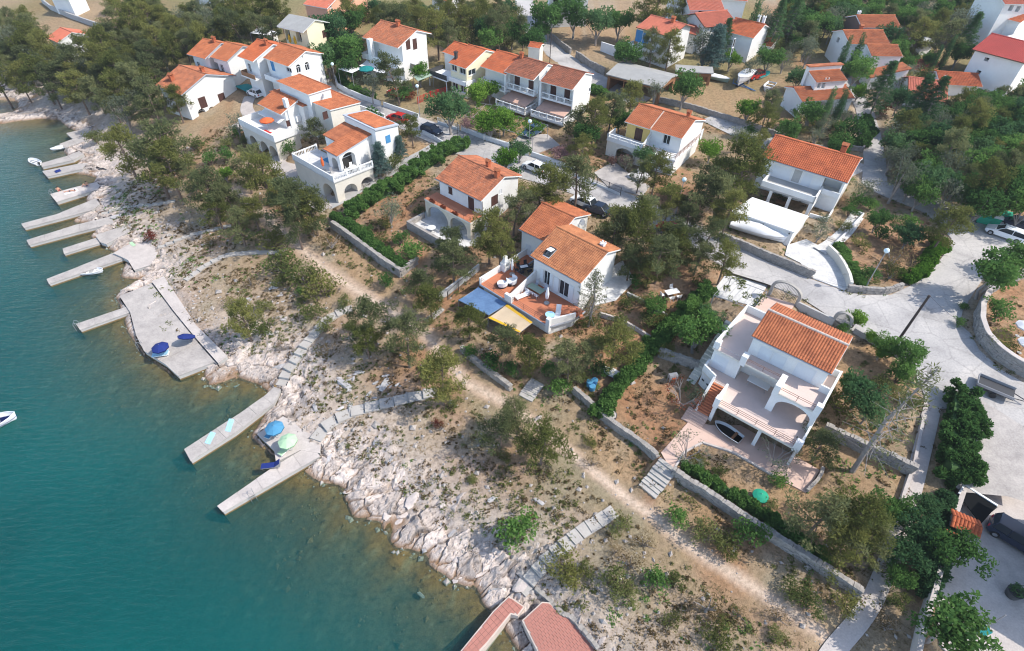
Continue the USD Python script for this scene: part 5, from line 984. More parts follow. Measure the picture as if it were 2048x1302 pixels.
def fence(name, label, px, h, m='metal_grey', base=.0, step=2.0, pick=.16, cat='fence', wallm=None):
    q = along(px, step); g = H(q[:, 0], q[:, 1]); path = thing(name, label, cat, (0, 0, 0), kind='thing')
    if wallm: w = MB(); strip_wall(w, q, g - .8, g + base, .25); part(path, 'base_wall', w, wallm)
    for (x, y), z in zip(q, g): part(path, 'post', MB().box(x - .05, x + .05, y - .05, y + .05, z + base - .4, z + base + h), m)
    r, b = MB(), MB()
    for i in range(len(q) - 1):
        A, B = np.array([*q[i], g[i] + base]), np.array([*q[i + 1], g[i + 1] + base])
        for k in (.12, h - .06): r.tube(A + [0, 0, k], B + [0, 0, k], .028, n=5)
        n = int(np.linalg.norm(B - A) / pick)
        for j in range(1, n): p = A + (B - A) * j / n; b.tube(p + [0, 0, .12], p + [0, 0, h - .06], .016, n=4)
    part(path, 'rail', r, m); part(path, 'bars', b, m, kind='stuff'); return path

wall('stone_wall', 'dry stone wall with green hedge behind, along the dirt path below the arched house', [(667, 457), (700, 480), (735, 506), (770, 532), (802, 553)], 1.25, .5)
wall('stone_wall', 'short pale stone wall end turning inland from the corner of the hedge wall', [(803, 553), (816, 541), (834, 527)], 1.0, .45)
wall('stone_wall', 'low tumbled stone wall along the path under the pines before the awning house', [(925, 702), (950, 725), (985, 752), (1020, 778)], .7, .5)
wall('stone_wall', 'rough stone wall between the slab stairs and the hedge corner, above the dirt path', [(1148, 785), (1172, 806), (1200, 834), (1228, 856), (1256, 875), (1284, 895), (1312, 916)], .95, .45)
wall('stone_wall', 'long stone wall with low hedge along the dirt path, below the pink driveway', [(1346, 946), (1400, 985), (1460, 1026), (1536, 1075), (1600, 1115), (1660, 1155), (1714, 1190)], 1.0, .5)
wall('stone_wall', 'retaining stone wall between the two dry grass terraces beside the stepped villa', [(1645, 866), (1700, 892), (1760, 920), (1818, 948)], 1.3, .5)
wall('kerb_wall', 'narrow pale kerb wall on the left of the concrete footpath', [(1845, 835), (1836, 875), (1824, 935), (1806, 985), (1798, 1010)], .45, .28, 'concrete_pale')
wall('stone_wall', 'grey wall on the right of the footpath beside the shaded courtyard', [(1922, 972), (1902, 1030), (1880, 1090), (1868, 1150), (1850, 1215), (1832, 1275), (1820, 1330)], 1.1, .4, 'concrete_pale')
wall('stone_wall', 'stone wall along the street in front of the covered boat', [(1436, 478), (1480, 496), (1530, 518), (1580, 538), (1622, 556)], 1.0, .35)
wall('stone_wall', 'stone wall at the street corner below the lamp post', [(1694, 582), (1730, 586), (1770, 588), (1800, 578)], .9, .35)
wall('curved_wall', 'curved grey wall between the white forecourt and the steep garden', [(1652, 505), (1668, 520), (1682, 540), (1692, 562), (1696, 580)], 1.2, .35, 'stone_plaster')
wall('curved_stone_wall', 'high curved stone wall with pale coping round the garden at the right edge', [(2062, 548), (2000, 572), (1966, 596), (1952, 626), (1950, 655), (1960, 685), (1985, 712), (2012, 732), (2060, 760)], 1.5, .4, cap='concrete_pale')
wall('garden_wall', 'low grey garden wall along the street before the terraced pair', [(925, 262), (970, 280), (1018, 296)], .75, .25, 'grey_plaster', cap='white_paint', pillars=3)
wall('garden_wall', 'low grey garden wall with pink oleander behind, right of the car parking', [(1062, 312), (1100, 325), (1135, 338), (1150, 344)], .8, .3, 'grey_plaster')
wall('garden_wall', 'curving grey wall below the clipped hedge at the lane corner', [(672, 160), (676, 175), (700, 188), (728, 200), (762, 212)], .9, .25, 'grey_plaster')
wall('garden_wall', 'grey street wall under the flowering shrubs, left of the tall lamp post', [(768, 212), (800, 224), (838, 237)], .8, .25, 'grey_plaster')
wall('white_wall', 'plain white garden wall with dark gate beside the staggered villa', [(668, 203), (696, 213), (726, 226), (770, 242)], 1.3, .22, 'white_plaster')
wall('white_wall', 'white wall stub beside the lane left of the dark blue car', [(846, 268), (870, 280), (886, 290)], .7, .25, 'grey_plaster')
wall('stone_wall', 'dark stone wall along the back road, opposite the narrow tower', [(1092, 70), (1112, 86), (1140, 108)], 1.1, .35)
wall('stone_wall', 'dark stone wall along the back road, left of the open sheds', [(1152, 116), (1178, 134), (1208, 150)], 1.2, .35)
wall('stone_wall', 'long dark wall between boat yard and back road behind the duplex', [(1306, 202), (1350, 212), (1400, 224), (1450, 240), (1500, 256), (1556, 276)], 1.0, .35)
wall('boundary_wall', 'long grey wall across the clearing in the upper left corner', [(86, 6), (104, 20), (140, 36), (180, 50), (212, 60)], 1.2, .35, 'concrete_grey')
wall('stone_wall', 'low stone wall round the hedged garden plot beside the shaded lane', [(1668, 292), (1700, 300), (1722, 304), (1734, 288)], .8, .3)
wall('garden_wall', 'light grey wall behind the pines, left of the awning house', [(878, 602), (905, 582), (935, 560), (958, 540)], 1.1, .2, 'grey_plaster')
wall('garden_wall', 'pale retaining strip through the garden right of the awning house', [(1200, 624), (1240, 642), (1290, 672), (1318, 690)], .5, .25, 'concrete_pale')
wall('garden_wall', 'dark garden edging wall among shrubs below the street pines', [(1254, 588), (1290, 608), (1340, 640)], .5, .25, 'concrete_grey')
wall('stone_wall', 'dark stone terrace wall in the olive garden left of the stepped villa', [(1318, 712), (1352, 724), (1392, 738)], 1.2, .4)
wall('garden_wall', 'dark wall under the bushes between villa roof and street', [(1592, 612), (1630, 634), (1664, 650)], .9, .25, 'concrete_grey')
wall('garden_wall', 'low dark wall along the street beside the leaning utility pole', [(1706, 664), (1750, 690), (1796, 716)], .7, .25, 'concrete_grey')
wall('driveway_kerb', 'stone kerb round the end of the pink driveway', [(1644, 938), (1638, 958), (1612, 984)], .45, .3, 'stone_wall')
wall('border_wall', 'white stone border along the lawn side of the pink driveway', [(1346, 942), (1368, 906), (1404, 886), (1468, 906), (1556, 958)], .2, .2, 'concrete_pale')
wall('garden_wall', 'white stepped garden wall with sharp bend beside the boat garage steps', [(1700, 425), (1725, 432), (1690, 470), (1658, 502)], .5, .2, 'white_plaster')
fence('street_fence', 'dark iron street fence behind the two parked cars', [(1148, 352), (1180, 366), (1214, 380), (1240, 392)], 1.0, 'metal_dark', .4, wallm='grey_plaster')
fence('garden_fence', 'white garden fence with pillars beside the round street tree', [(876, 248), (900, 256), (918, 262)], .7, 'white_paint', .5, 1.4, wallm='grey_plaster')
fence('garden_fence', 'white railing fence on the street wall before the terraced pair', [(1020, 298), (1040, 305), (1056, 312)], .7, 'white_paint', .5, 1.5, .16, wallm='grey_plaster')
fence('red_fence', 'red board fence round the yard of the veranda house', [(836, 208), (862, 196), (892, 188)], 1.3, 'red_cloth', 0, 1.5, .09)
fence('wire_gate', 'green wire gate across the grass left of the blue awning', [(896, 600), (915, 582), (940, 562)], 1.4, 'metal_dark', 0, 1.6, .2)

# arched entrance gates on the street
def arch_gate(label, a, b, hgt, w):
    A, B = G(*a), G(*b); d = (B - A)[:2]; L = float(np.hypot(*d)); ang = math.degrees(math.atan2(d[1], d[0]))
    path = thing('arched_gate', label, 'gate', (A[0], A[1], min(A[2], B[2])), ang)
    arch = man_box(-.22, L + .22, -.2, .2, -.6, hgt * .55) + m3.Manifold.cylinder(.4, L / 2 + .22, L / 2 + .22, 32).rotate([90, 0, 0]).scale([1, 1, hgt * .45 / (L / 2 + .22)]).translate([L / 2, .2, hgt * .55])
    arch = arch - man_box(.12, L - .12, -1, 1, -1, hgt * .55) - m3.Manifold.cylinder(2, L / 2 - .12, L / 2 - .12, 32).rotate([90, 0, 0]).scale([1, 1, hgt * .40 / (L / 2 - .12)]).translate([L / 2, 1, hgt * .55])
    part(path, 'stone_arch', MB().man(arch), 'gate_stone')
    for s in (0, 1):
        mb = MB(); x0, x1 = (.16, L / 2 - .02) if s == 0 else (L / 2 + .02, L - .16); n = 9
        for k in range(n + 1): x = x0 + (x1 - x0) * k / n; top = hgt * .55 + hgt * .36 * math.sqrt(max(0, 1 - ((x - L / 2) / (L / 2)) ** 2)); mb.tube((x, 0, .05), (x, 0, top), .018, n=4)
        mb.tube((x0, 0, .1), (x1, 0, .1), .03, n=5); mb.tube((x0, 0, hgt * .5), (x1, 0, hgt * .5), .03, n=5); part(path, 'gate_leaf', mb, 'metal_grey')
arch_gate('wide arched stone gate with iron leaves at the street above the stepped villa', (1539, 590), (1592, 610), 2.7, 3.0)
arch_gate('small arched stone gate beside the round bush, right of the wide arch gate', (1664, 648), (1692, 662), 2.3, 1.6)

# piers and bathing platforms of concrete
PIERS = []
SLABS = []
def pier(label, px, z=.62, n=1, m='concrete', name='pier', axis=None, tint=None):
    poly = pix(px, z).buffer(0); flatten(poly, lambda x, y: np.minimum(np.interp(x, GX, np.arange(len(GX))) * 0 + H(x.ravel(), y.ravel()).reshape(x.shape), z - .12), .5); path = thing(name, label, 'pier', (0, 0, 0), kind='thing'); part(path, 'body', MB().prism(poly.buffer(-.04), -1.6, z - .06), 'concrete_grey')
    PIERS.append(poly); part(path, 'weed_band', MB().prism(poly.buffer(-.01), -1.6, .2), 'weed')
    w = np.array(poly.minimum_rotated_rectangle.exterior.coords)[:4]; e1, e2 = w[1] - w[0], w[2] - w[1]
    if np.linalg.norm(e2) > np.linalg.norm(e1): w = np.roll(w, -1, axis=0); e1, e2 = w[1] - w[0], w[2] - w[1]
    for k in range(n):
        a, b = k / n, (k + 1) / n; g = .012 if n > 1 else 0; L = np.linalg.norm(e1); cut = Polygon([w[0] + e1 * (a + g / L), w[0] + e1 * (b - g / L), w[0] + e1 * (b - g / L) + e2, w[0] + e1 * (a + g / L) + e2]).buffer(0) if n > 1 else poly
        s = poly.intersection(cut)
        for gm in getattr(s, 'geoms', [s]):
            if gm.area > .15: dz = ((k * 37) % 5 - 2) * .008; part(path, 'slab', MB().prism(gm, z - .055, z + dz), m)
    return path
pier('concrete jetty ending beside the water with steel ladder, below the parasol platform', [(434, 1012), (446, 1024), (640, 912), (622, 888), (560, 926), (545, 935)], .75, 5, 'concrete_pale')
pier('pale bathing platform under the blue and mint parasols', [(514, 868), (566, 832), (592, 848), (606, 862), (642, 872), (640, 906), (600, 900), (552, 924), (548, 900)], .78, 1, 'concrete_pale', 'bathing_platform')
pier('dark concrete jetty with blue towels, at the foot of the curved slab steps', [(368, 898), (381, 922), (470, 866), (548, 806), (562, 778), (548, 774), (528, 792), (480, 826)], .75, 6, 'concrete')
pier('broad grey bathing platform with two navy parasols', [(239, 592), (302, 566), (345, 622), (388, 676), (436, 730), (428, 724), (356, 752), (330, 728), (288, 702), (272, 670), (260, 624)], .8, 4, 'concrete', 'bathing_platform')
pier('raised strip of pale concrete behind the broad bathing platform', [(303, 562), (328, 552), (366, 610), (392, 650), (455, 712), (436, 726), (390, 674), (346, 620)], 1.05, 3, 'concrete_pale', 'bathing_platform')
pier('slim jetty with ladder projecting from the broad bathing platform', [(152, 648), (160, 660), (262, 624), (256, 612)], .6, 3)
pier('long jetty beside the white rowing boat', [(93, 558), (98, 568), (232, 522), (262, 512), (256, 500), (226, 506)], .6, 5)
pier('rounded pale landing at the root of the rowing boat jetty', [(226, 506), (258, 488), (300, 486), (318, 498), (312, 514), (300, 530), (268, 540), (256, 520), (240, 512)], .9, 1, 'concrete_pale', 'landing')
pier('short broken jetty with crumbling stone top', [(125, 497), (128, 508), (200, 486), (196, 474)], .55, 2)
pier('cracked slab landing at the root of the short broken jetty', [(190, 470), (250, 450), (262, 462), (212, 488), (200, 484)], .8, 1, 'concrete', 'landing')
pier('long pale jetty, second below the sunbathing deck', [(53, 480), (58, 490), (156, 464), (228, 446), (222, 432), (150, 450)], .65, 5)
pier('narrow jetty just below the sunbathing deck', [(42, 447), (48, 456), (118, 438), (184, 420), (200, 408), (192, 396), (114, 428)], .65, 4)
pier('pale sunbathing deck with people lying on it', [(100, 388), (113, 404), (196, 378), (200, 370), (192, 364), (150, 374)], .75, 2, 'concrete_pale', 'bathing_platform')
pier('jetty with dark towel in the upper group of landings', [(84, 342), (94, 353), (164, 338), (176, 326), (154, 328)], .65, 3)
pier('jetty with a motor boat moored at its end', [(82, 326), (84, 334), (146, 320), (168, 308), (158, 302), (140, 310)], .7, 3)
pier('low slab landing above the white moored dinghy', [(118, 288), (130, 296), (168, 284), (168, 272), (150, 276)], .55, 2)
pier('sloping concrete slip at the top of the landings', [(132, 266), (145, 277), (182, 266), (190, 254), (176, 256)], .6, 2)

# steps of concrete slabs leading down to the water; each slab a piece
def slab_steps(label, px, n, w0, name='slab_steps', lift=.16, w1=None, m='step_slab', ext=.0):
    c = LineString([G(u, v)[:2] for u, v in px]); path = thing(name, label, 'steps', (0, 0, 0), kind='thing'); w1 = w1 or w0; z = None
    for i in range(n):
        a, b = np.array(c.interpolate(i / n, normalized=True).coords[0]), np.array(c.interpolate((i + 1) / n, normalized=True).coords[0]); e = (b - a) / np.linalg.norm(b - a); mid = (a + b) / 2; zz = float(H(*mid)[0]) + lift
        z = zz if z is None else (max(min(zz, z - .05), z - .34)); w = w0 + (w1 - w0) * i / n; nn = np.array([-e[1], e[0]]) * w / 2; rng = np.random.default_rng(i * 7 + n); j = lambda: rng.uniform(-.05, .05, 2)
        pl = Polygon([a - nn + j() - e * ext, b - nn + j() - e * .02, b + nn + j() - e * .02, a + nn + j() - e * ext]); SLABS.append(pl.buffer(.12)); flatten(pl, z - .16, .45); part(path, 'slab', MB().prism(pl, z - .5, z), m)
    return path
slab_steps('curved flight of concrete slab steps from the dirt path down to the towel jetty', [(704, 618), (682, 624), (655, 640), (638, 658), (622, 678), (604, 700), (590, 724), (576, 748), (562, 776)], 13, 1.25)
slab_steps('pale slab path from the pine shade down to the parasol platform', [(874, 784), (830, 794), (790, 803), (750, 812), (712, 822), (682, 834), (660, 846), (642, 866), (632, 884)], 9, 1.35)
slab_steps('straight flight of concrete slab steps down to the brick-red decks', [(1230, 1022), (1206, 1038), (1176, 1056), (1140, 1082), (1104, 1112), (1072, 1146), (1040, 1190)], 11, 1.3)
slab_steps('stone stair from the wall gate at the pink driveway down to the path', [(1338, 930), (1322, 952), (1308, 970), (1292, 988)], 8, 2.0)
slab_steps('shaded stone stair down to the path at the corner under the awning house', [(1076, 764), (1064, 780), (1050, 800)], 5, 1.7)
slab_steps('short row of stepping slabs on the red earth beside the path', [(884, 616), (872, 628), (852, 642)], 6, .75, 'stepping_slabs', lift=.08)
slab_steps('narrow pale path with steps winding over the rocks to the broad bathing platform', [(566, 506), (520, 506), (470, 508), (440, 516), (412, 532), (390, 548), (372, 562)], 14, .8)
slab_steps('thin pale concrete path from the scrub down to the rowing boat landing', [(462, 452), (420, 462), (380, 472), (345, 486), (318, 500)], 9, .6, 'concrete_path')
slab_steps('thin pale path along the shore to the upper jetties', [(350, 402), (310, 410), (270, 414), (235, 420), (205, 432)], 10, .7, 'concrete_path')
slab_steps('white garden steps between forecourt and upper garden beside the boat garage', [(1666, 478), (1656, 492), (1646, 504)], 7, 1.3)

# brick-red tiled decks at the lower edge: each tile of the walkway a piece, the broad deck's small tiles joined
def tiled_deck(label, px, z, tw, tl, single, border=None):
    poly = pix(px, z).buffer(0); path = thing('tiled_deck', label, 'deck', (0, 0, 0)); part(path, 'body', MB().prism(poly, -1.4, z - .05), 'grout')
    w = np.array(poly.minimum_rotated_rectangle.exterior.coords)[:4]; e1, e2 = w[1] - w[0], w[2] - w[1]
    if np.linalg.norm(e2) > np.linalg.norm(e1): w = np.roll(w, -1, axis=0); e1, e2 = w[1] - w[0], w[2] - w[1]
    L1, L2 = np.linalg.norm(e1), np.linalg.norm(e2); u1, u2 = e1 / L1, e2 / L2; inner = poly.buffer(-.12); tiles = []
    for i in range(int(L1 / tl) + 1):
        for k in range(int(L2 / tw) + 1):
            a = w[0] + u1 * i * tl + u2 * (k * tw + (i % 2) * tw * .5 * (0 if single else 1)); t = Polygon([a + u1 * .012 + u2 * .012, a + u1 * (tl - .012) + u2 * .012, a + u1 * (tl - .012) + u2 * (tw - .012), a + u1 * .012 + u2 * (tw - .012)]).intersection(inner)
            if t.area > .02 and t.geom_type == 'Polygon': tiles.append(t)
    rng = np.random.default_rng(4); cen = np.array([t.centroid.coords[0] for t in tiles]); order = np.argsort(np.hypot(cen[:, 0], cen[:, 1])); rest = MB()
    for r, i in enumerate(order):
        dz = rng.uniform(-.008, .008)
        if r < 300: part(path, 'tile', MB().prism(tiles[i], z - .05, z + dz), 'deck_tile')
        else: rest.prism(tiles[i], z - .05, z + dz)
    if len(order) > 300: part(path, 'tiles', rest, 'deck_tile', kind='stuff')
    return path, poly
tiled_deck('narrow brick-red tiled walkway out over the water at the lower edge', [(1018, 1191), (1050, 1213), (1036, 1232), (1022, 1228), (962, 1302), (940, 1332), (896, 1332), (986, 1222)], 1.3, .36, .46, True)
dk, dpoly = tiled_deck('broad brick-red tiled terrace with white stone edging at the lower edge', [(1084, 1203), (1098, 1204), (1140, 1236), (1192, 1294), (1200, 1336), (1092, 1336), (1044, 1240)], 1.5, .34, .30, False)
wall('stone_edging', 'rough white stone edging on the right of the broad tiled terrace', [(1074, 1180), (1096, 1200), (1124, 1232), (1142, 1234), (1168, 1264), (1194, 1296)], .35, .35)
wall('stone_edging', 'rough white stone edging on the left of the broad tiled terrace', [(1044, 1246), (1062, 1274), (1086, 1306)], .3, .35)

def land_distance(x, y): p = shapely.points(np.column_stack([x, y])); dd = shapely.distance(SHORE, p); return np.where(shapely.contains(SEA_POLY, p), -dd, dd)
AVOID = shapely.union_all([road_poly, *YARDS.values(), dpoly]); shapely.prepare(AVOID)
def wild(x, y):
    p = shapely.points(np.column_stack([x, y])); return ~shapely.contains(AVOID, p)
# fractured limestone along the water: blocks that tilt, split by clefts
def bedrock(name, x0, x1, y0, y1, reach, seed, step=.13):
    from scipy.spatial import cKDTree
    gx, gy = np.arange(x0, x1, step), np.arange(y0, y1, step); X, Y = np.meshgrid(gx, gy); q = np.column_stack([X.ravel(), Y.ravel()])
    ds = land_distance(q[:, 0], q[:, 1]); r = np.random.default_rng(seed); a = math.radians(38); R = np.array([[math.cos(a), math.sin(a)], [-math.sin(a), math.cos(a)]])
    wob = np.column_stack([fbm(q[:, 0], q[:, 1], .9, 3, seed), fbm(q[:, 0], q[:, 1], .9, 3, seed + 50)]) - .5; w = (q + wob * 1.1) @ R.T * [1.0, 1.9]
    def cells(size, k):
        rr = np.random.default_rng(seed + k); lo, hi = w.min(0) - size, w.max(0) + size; n = int((hi[0] - lo[0]) * (hi[1] - lo[1]) / size ** 2); c = rr.uniform(lo, hi, (n, 2)); d, i = cKDTree(c).query(w, k=2); off = w - c[i[:, 0]]; h = rr.uniform(0, 1, n)[i[:, 0]]; t = rr.normal(0, .34, (n, 2))[i[:, 0]]; return h, (off * t).sum(1), smooth(.015, .11, (d[:, 1] - d[:, 0]) / size), rr.uniform(0, 1, n)[i[:, 0]]
    h1, t1, e1, c1 = cells(2.7, 1); h2, t2, e2, c2 = cells(.95, 2); nz = fbm(q[:, 0], q[:, 1], 2.5, 3, seed + 9); nb = fbm(q[:, 0], q[:, 1], .33, 3, seed + 4)
    rel = h1 * .34 + t1 * .26 + h2 * .12 + t2 * .17 + (nz - .5) * .12 - (1 - e1) * .26 - (1 - e2) * .10
    bias = smooth(reach, .6, ds + (nb - .5) * reach * 1.1) * .42 - .34 + .14 * smooth(2.2, .4, ds); z = H(q[:, 0], q[:, 1]) + rel * smooth(-1.6, .4, ds) + bias - .5 * smooth(-.5, -1.6, ds)
    okp = (ds > -1.7) & (ds < reach * 1.25) & wild(q[:, 0], q[:, 1]) & ~shapely.contains(shapely.union_all([*PIERS, *SLABS]).buffer(.05), shapely.points(q)); ny, nx = X.shape; i = np.arange(ny * nx).reshape(ny, nx); f = np.stack([i[:-1, :-1], i[:-1, 1:], i[1:, 1:], i[1:, :-1]], -1).reshape(-1, 4)
    up = (z > H(q[:, 0], q[:, 1]) - .12)[f].any(1); f = f[okp[f].all(1) & up]; keep = np.unique(f); back = np.zeros(len(q), int); back[keep] = np.arange(len(keep))
    base = np.array([.53, .455, .41]); col = base[None] * (.72 + .44 * c1[:, None]) * (.92 + .16 * c2[:, None]); grey = smooth(.55, .75, nb) * (ds > 1.5); col = col * (1 - .6 * grey[:, None]) + np.array([.36, .345, .34]) * .6 * grey[:, None]; cl = np.minimum(e1, .45 + .55 * e2); col *= (.42 + .58 * cl)[:, None]
    wet = smooth(.42, .05, z) * .8; col = col * (1 - wet[:, None]) + np.array([.22, .125, .06]) * wet[:, None]
    part('/World', name, (np.column_stack([q, z])[keep], back[f]), GROUND, smooth=False, tint=np.clip(col[keep], .02, .8), kind='structure')
GROUND = ground_material()
REEFS = True
# rocks: a few shapes, then each rock its own thing
def rock_mesh(seed, sub=2, flat=.55, jag=.5):
    r = np.random.default_rng(seed); p = r.normal(size=(22, 3)); p /= np.linalg.norm(p, axis=1, keepdims=True); p *= r.uniform(.75, 1.05, (22, 1)); p[:, 2] = np.clip(p[:, 2], -.8, r.uniform(.45, .8)); m = trimesh.convex.convex_hull(p); v, f = trimesh.remesh.subdivide(m.vertices, m.faces); v, f = trimesh.remesh.subdivide(v, f)
    v = v * (1 + .22 * (meshkit.fbm(v * 2.6 + seed, 3, seed)[:, None] - .5)) + (meshkit.fbm(v * [1.5, 6, 1.5] + seed, 2, seed)[:, None] - .5) * .10; return v * [1.0, r.uniform(.55, .8), flat], f
ROCKS = []
for k in range(6):
    p = stage.CreateClassPrim(f'/World/rock_form_{k + 1}'); usdkit.mesh(stage, f'/World/rock_form_{k + 1}/boulder', rock_mesh(40 + k, 2, (.35, .5, .42, .6, .3, .5)[k]), M['rock' if k % 3 else 'rock_grey'], smooth=16)
    ROCKS.append(str(p.GetPath()))
def place(name, form, xyz, rot, scale, label, cat, group=None, tilt=0.0, kind=None):
    path = numbered('/World', name); x = UsdGeom.Xform.Define(stage, path); x.AddTranslateOp().Set(Gf.Vec3d(*[float(q) for q in xyz])); x.AddRotateZOp().Set(float(rot))
    if tilt: x.AddRotateXOp().Set(float(tilt))
    sc = np.broadcast_to(np.asarray(scale, float), 3); x.AddScaleOp().Set(Gf.Vec3f(*[float(q) for q in sc]))
    pr = x.GetPrim(); pr.GetReferences().AddInternalReference(form); pr.SetInstanceable(True); tag(pr, label, cat, group, kind); return path
for args in ((-38, 14, 11, 42, 4.6, 5), (-62, -24, 28, 66, 4.2, 6), (-92, -46, 50, 104, 3.6, 7, .2), (-128, -58, 92, 128, 3.4, 8, .26)): bedrock('shore_rock_ledge', *args)
rng = np.random.default_rng(7)
SHORE_MARK = [(985, 1180, 'nearest the tiled walkway'), (900, 1120, 'at the inlet of brown weed'), (800, 1050, 'at the jutting point'), (700, 970, 'below the burnt patch'), (630, 920, 'beside the long pale jetty'), (540, 830, 'under the parasol platform'), (450, 750, 'at the shallow brown pool'), (380, 735, 'at the tip of the broad platform'), (290, 550, 'by the rounded landing'), (215, 470, 'by the broken jetty'), (200, 400, 'by the sunbathing deck'), (170, 310, 'by the motor boat jetty')]
SHORE_XY = [(P(u, v, 0)[:2], w) for u, v, w in SHORE_MARK]
def SHORE_WORD(p): return min(SHORE_XY, key=lambda m: np.hypot(*(m[0] - p)))[1]
STRETCH = [('of the lower shore', 0, 17, 46, 'rocks on the lower shore'), ('of the middle shore', 21, 33, 20, 'rocks on the middle shore'), ('of the upper shore', 38, 62, 20, 'rocks by the upper landings')]
for where, a, b, n, grp in STRETCH:
    L = LineString(coast_xy[a:b]); k = 0
    while k < n:
        p = np.array(L.interpolate(rng.uniform(0, 1), normalized=True).coords[0]); p = p + rng.normal(0, 1.0, 2) + np.array([.6, .5]) * rng.gamma(1.6, 1.5); dd = float(shapely.distance(SHORE, Point(p))) * (-1 if SEA_POLY.contains(Point(p)) else 1)
        if dd < -.7 or dd > 9: continue
        s = rng.uniform(.25, .80) * (1.2 if dd < 3 else .6); place('shore_rock', ROCKS[rng.integers(0, 6)], (p[0], p[1], float(H(*p)[0]) + s * .06), rng.normal(40, 22), (s * rng.uniform(.9, 1.7), s, s * rng.uniform(.7, 1.2)), 'pale limestone block ' + where + ', ' + SHORE_WORD(p), 'rock', grp, rng.normal(0, 10)); k += 1
for u, v, s, lab in ((842, 1190, .55, 'dark rock rising out of the clear shallow water'), (1078, 1004, .8, 'grey weathered boulder on the dry slope above the lower shore'), (690, 770, 1.5, 'grey rock outcrop on the slope between the two slab paths'), (700, 815, 1.2, 'pale jagged outcrop just above the pale slab path'), (768, 770, 1.4, 'shaded grey outcrop under the pine beside the slab path'), (632, 815, 1.0, 'grey crevice boulder on the bare shore rock left of the slab path'), (538, 666, 1.0, 'dark grey boulder among the scrub above the broad platform'), (474, 922 - 150, .5, 'small white stone in the brown shallow pool'), (985, 1000, .8, 'flat grey stone near the burnt patch of shore'), (880, 1062, 1.4, 'dark split boulder at the rocky water edge'), (545, 575, .9, 'grey slab rock in the scrub beside the dirt path'), (720, 745, .9, 'pale boulder beside the pine on the slope')):
    g = G(u, v) if u != 842 else P(u, v, -.15); s *= .62; place('boulder', ROCKS[(0, 3)[(u + v) % 2]], (g[0], g[1], g[2] + s * .10), (u * 13) % 360, (s * 1.3, s, s * .9), lab, 'rock')
r_ = np.random.default_rng(61)
for cu, cv, n_, w_ in ((690, 770, 9, 'on the slope between the two slab paths'), (700, 815, 10, 'just above the pale slab path'), (768, 772, 9, 'in the shade of the pine beside the slab path'), (545, 590, 8, 'in the scrub left of the dirt path'), (560, 650, 7, 'in the scrub above the curved slab steps')):
    for _ in range(n_):
        g = G(cu + r_.normal(0, 20), cv + r_.normal(0, 13)); s = r_.uniform(.20, .48); place('outcrop_rock', ROCKS[(0, 3)[int(r_.integers(2))]], (g[0], g[1], g[2] + s * .1), r_.normal(40, 20), (s * 1.15, s, s * .8), 'grey jagged stone of the outcrop ' + w_, 'rock', 'outcrop ' + w_, r_.normal(0, 16))
def scatter(n, test, box, seed, make):
    r = np.random.default_rng(seed); mb = MB(); q = np.column_stack([r.uniform(box[0], box[1], n * 6), r.uniform(box[2], box[3], n * 6)])
    w = test(q[:, 0], q[:, 1]); q = q[r.uniform(0, 1, len(q)) < w][:n]; z = H(q[:, 0], q[:, 1]); make(mb, q, z, r); return mb
octa_v = np.array([(1, 0, 0), (-1, 0, 0), (0, 1, 0), (0, -1, 0), (0, 0, 1), (0, 0, -1.0)]); octa_f = np.array([(0, 2, 4), (2, 1, 4), (1, 3, 4), (3, 0, 4), (2, 0, 5), (1, 2, 5), (3, 1, 5), (0, 3, 5)])
def stones(mb, q, z, r):
    n = len(q); s = r.gamma(2.0, .075, n).clip(.05, .5); V = octa_v[None] * (s[:, None] * r.uniform(.6, 1.3, (n, 1)))[..., None] * r.uniform(.6, 1.2, (n, 6, 1)) * np.array([1, .8, .6]); a = r.uniform(0, 6.3, n); c, sn = np.cos(a)[:, None], np.sin(a)[:, None]
    V = np.stack([V[..., 0] * c - V[..., 1] * sn, V[..., 0] * sn + V[..., 1] * c, V[..., 2]], -1) + np.column_stack([q, z + s * .15])[:, None]
    mb.add(V.reshape(-1, 3), (octa_f[None] + np.arange(n)[:, None, None] * 6).reshape(-1, 3))
rub = scatter(9000, lambda x, y: np.where(land_distance(x, y) > -1.5, np.exp(-np.maximum(land_distance(x, y) - 3, 0) / 6.5), 0) * (.25 + .9 * smooth(.42, .62, fbm(x, y, .45, 3, 71))) * wild(x, y), (-62, 45, 12, 95), 3, stones)
tag(stage.GetPrimAtPath(part('/World', 'rubble', rub, 'rubble')), 'pale limestone rubble strewn over the shore slope', 'rubble', None, 'stuff')
bed = scatter(2200, lambda x, y: np.where((land_distance(x, y) < .3) & (land_distance(x, y) > -9), smooth(.48, .62, fbm(x, y, .4, 3, 77)), 0), (-62, 12, 10, 80), 5, lambda mb, q, z, r: stones(mb, q, z, r))
tag(stage.GetPrimAtPath(part('/World', 'seabed_stones', bed, 'weed')), 'stones lying on the sea bed in the clear shallows', 'stones', None, 'stuff')
def tufts(mb, q, z, r, lo=.03, hi=.11):
    n = len(q); k = 5; h = r.uniform(lo, hi, (n, k)); a = r.uniform(0, 6.3, (n, k)); sp = r.uniform(.03, .12, (n, k)); wd = r.uniform(.02, .05, (n, k)); c = np.column_stack([q, z])[:, None]; d = np.stack([np.cos(a), np.sin(a), 0 * a], -1); t = np.stack([-np.sin(a), np.cos(a), 0 * a], -1)
    b = c + d * sp[..., None] * .5; tip = c + d * sp[..., None] * 2.2 + np.stack([0 * h, 0 * h, h], -1); V = np.stack([b - t * wd[..., None], b + t * wd[..., None], tip], 2).reshape(-1, 3); mb.add(V, np.arange(len(V)).reshape(-1, 3))
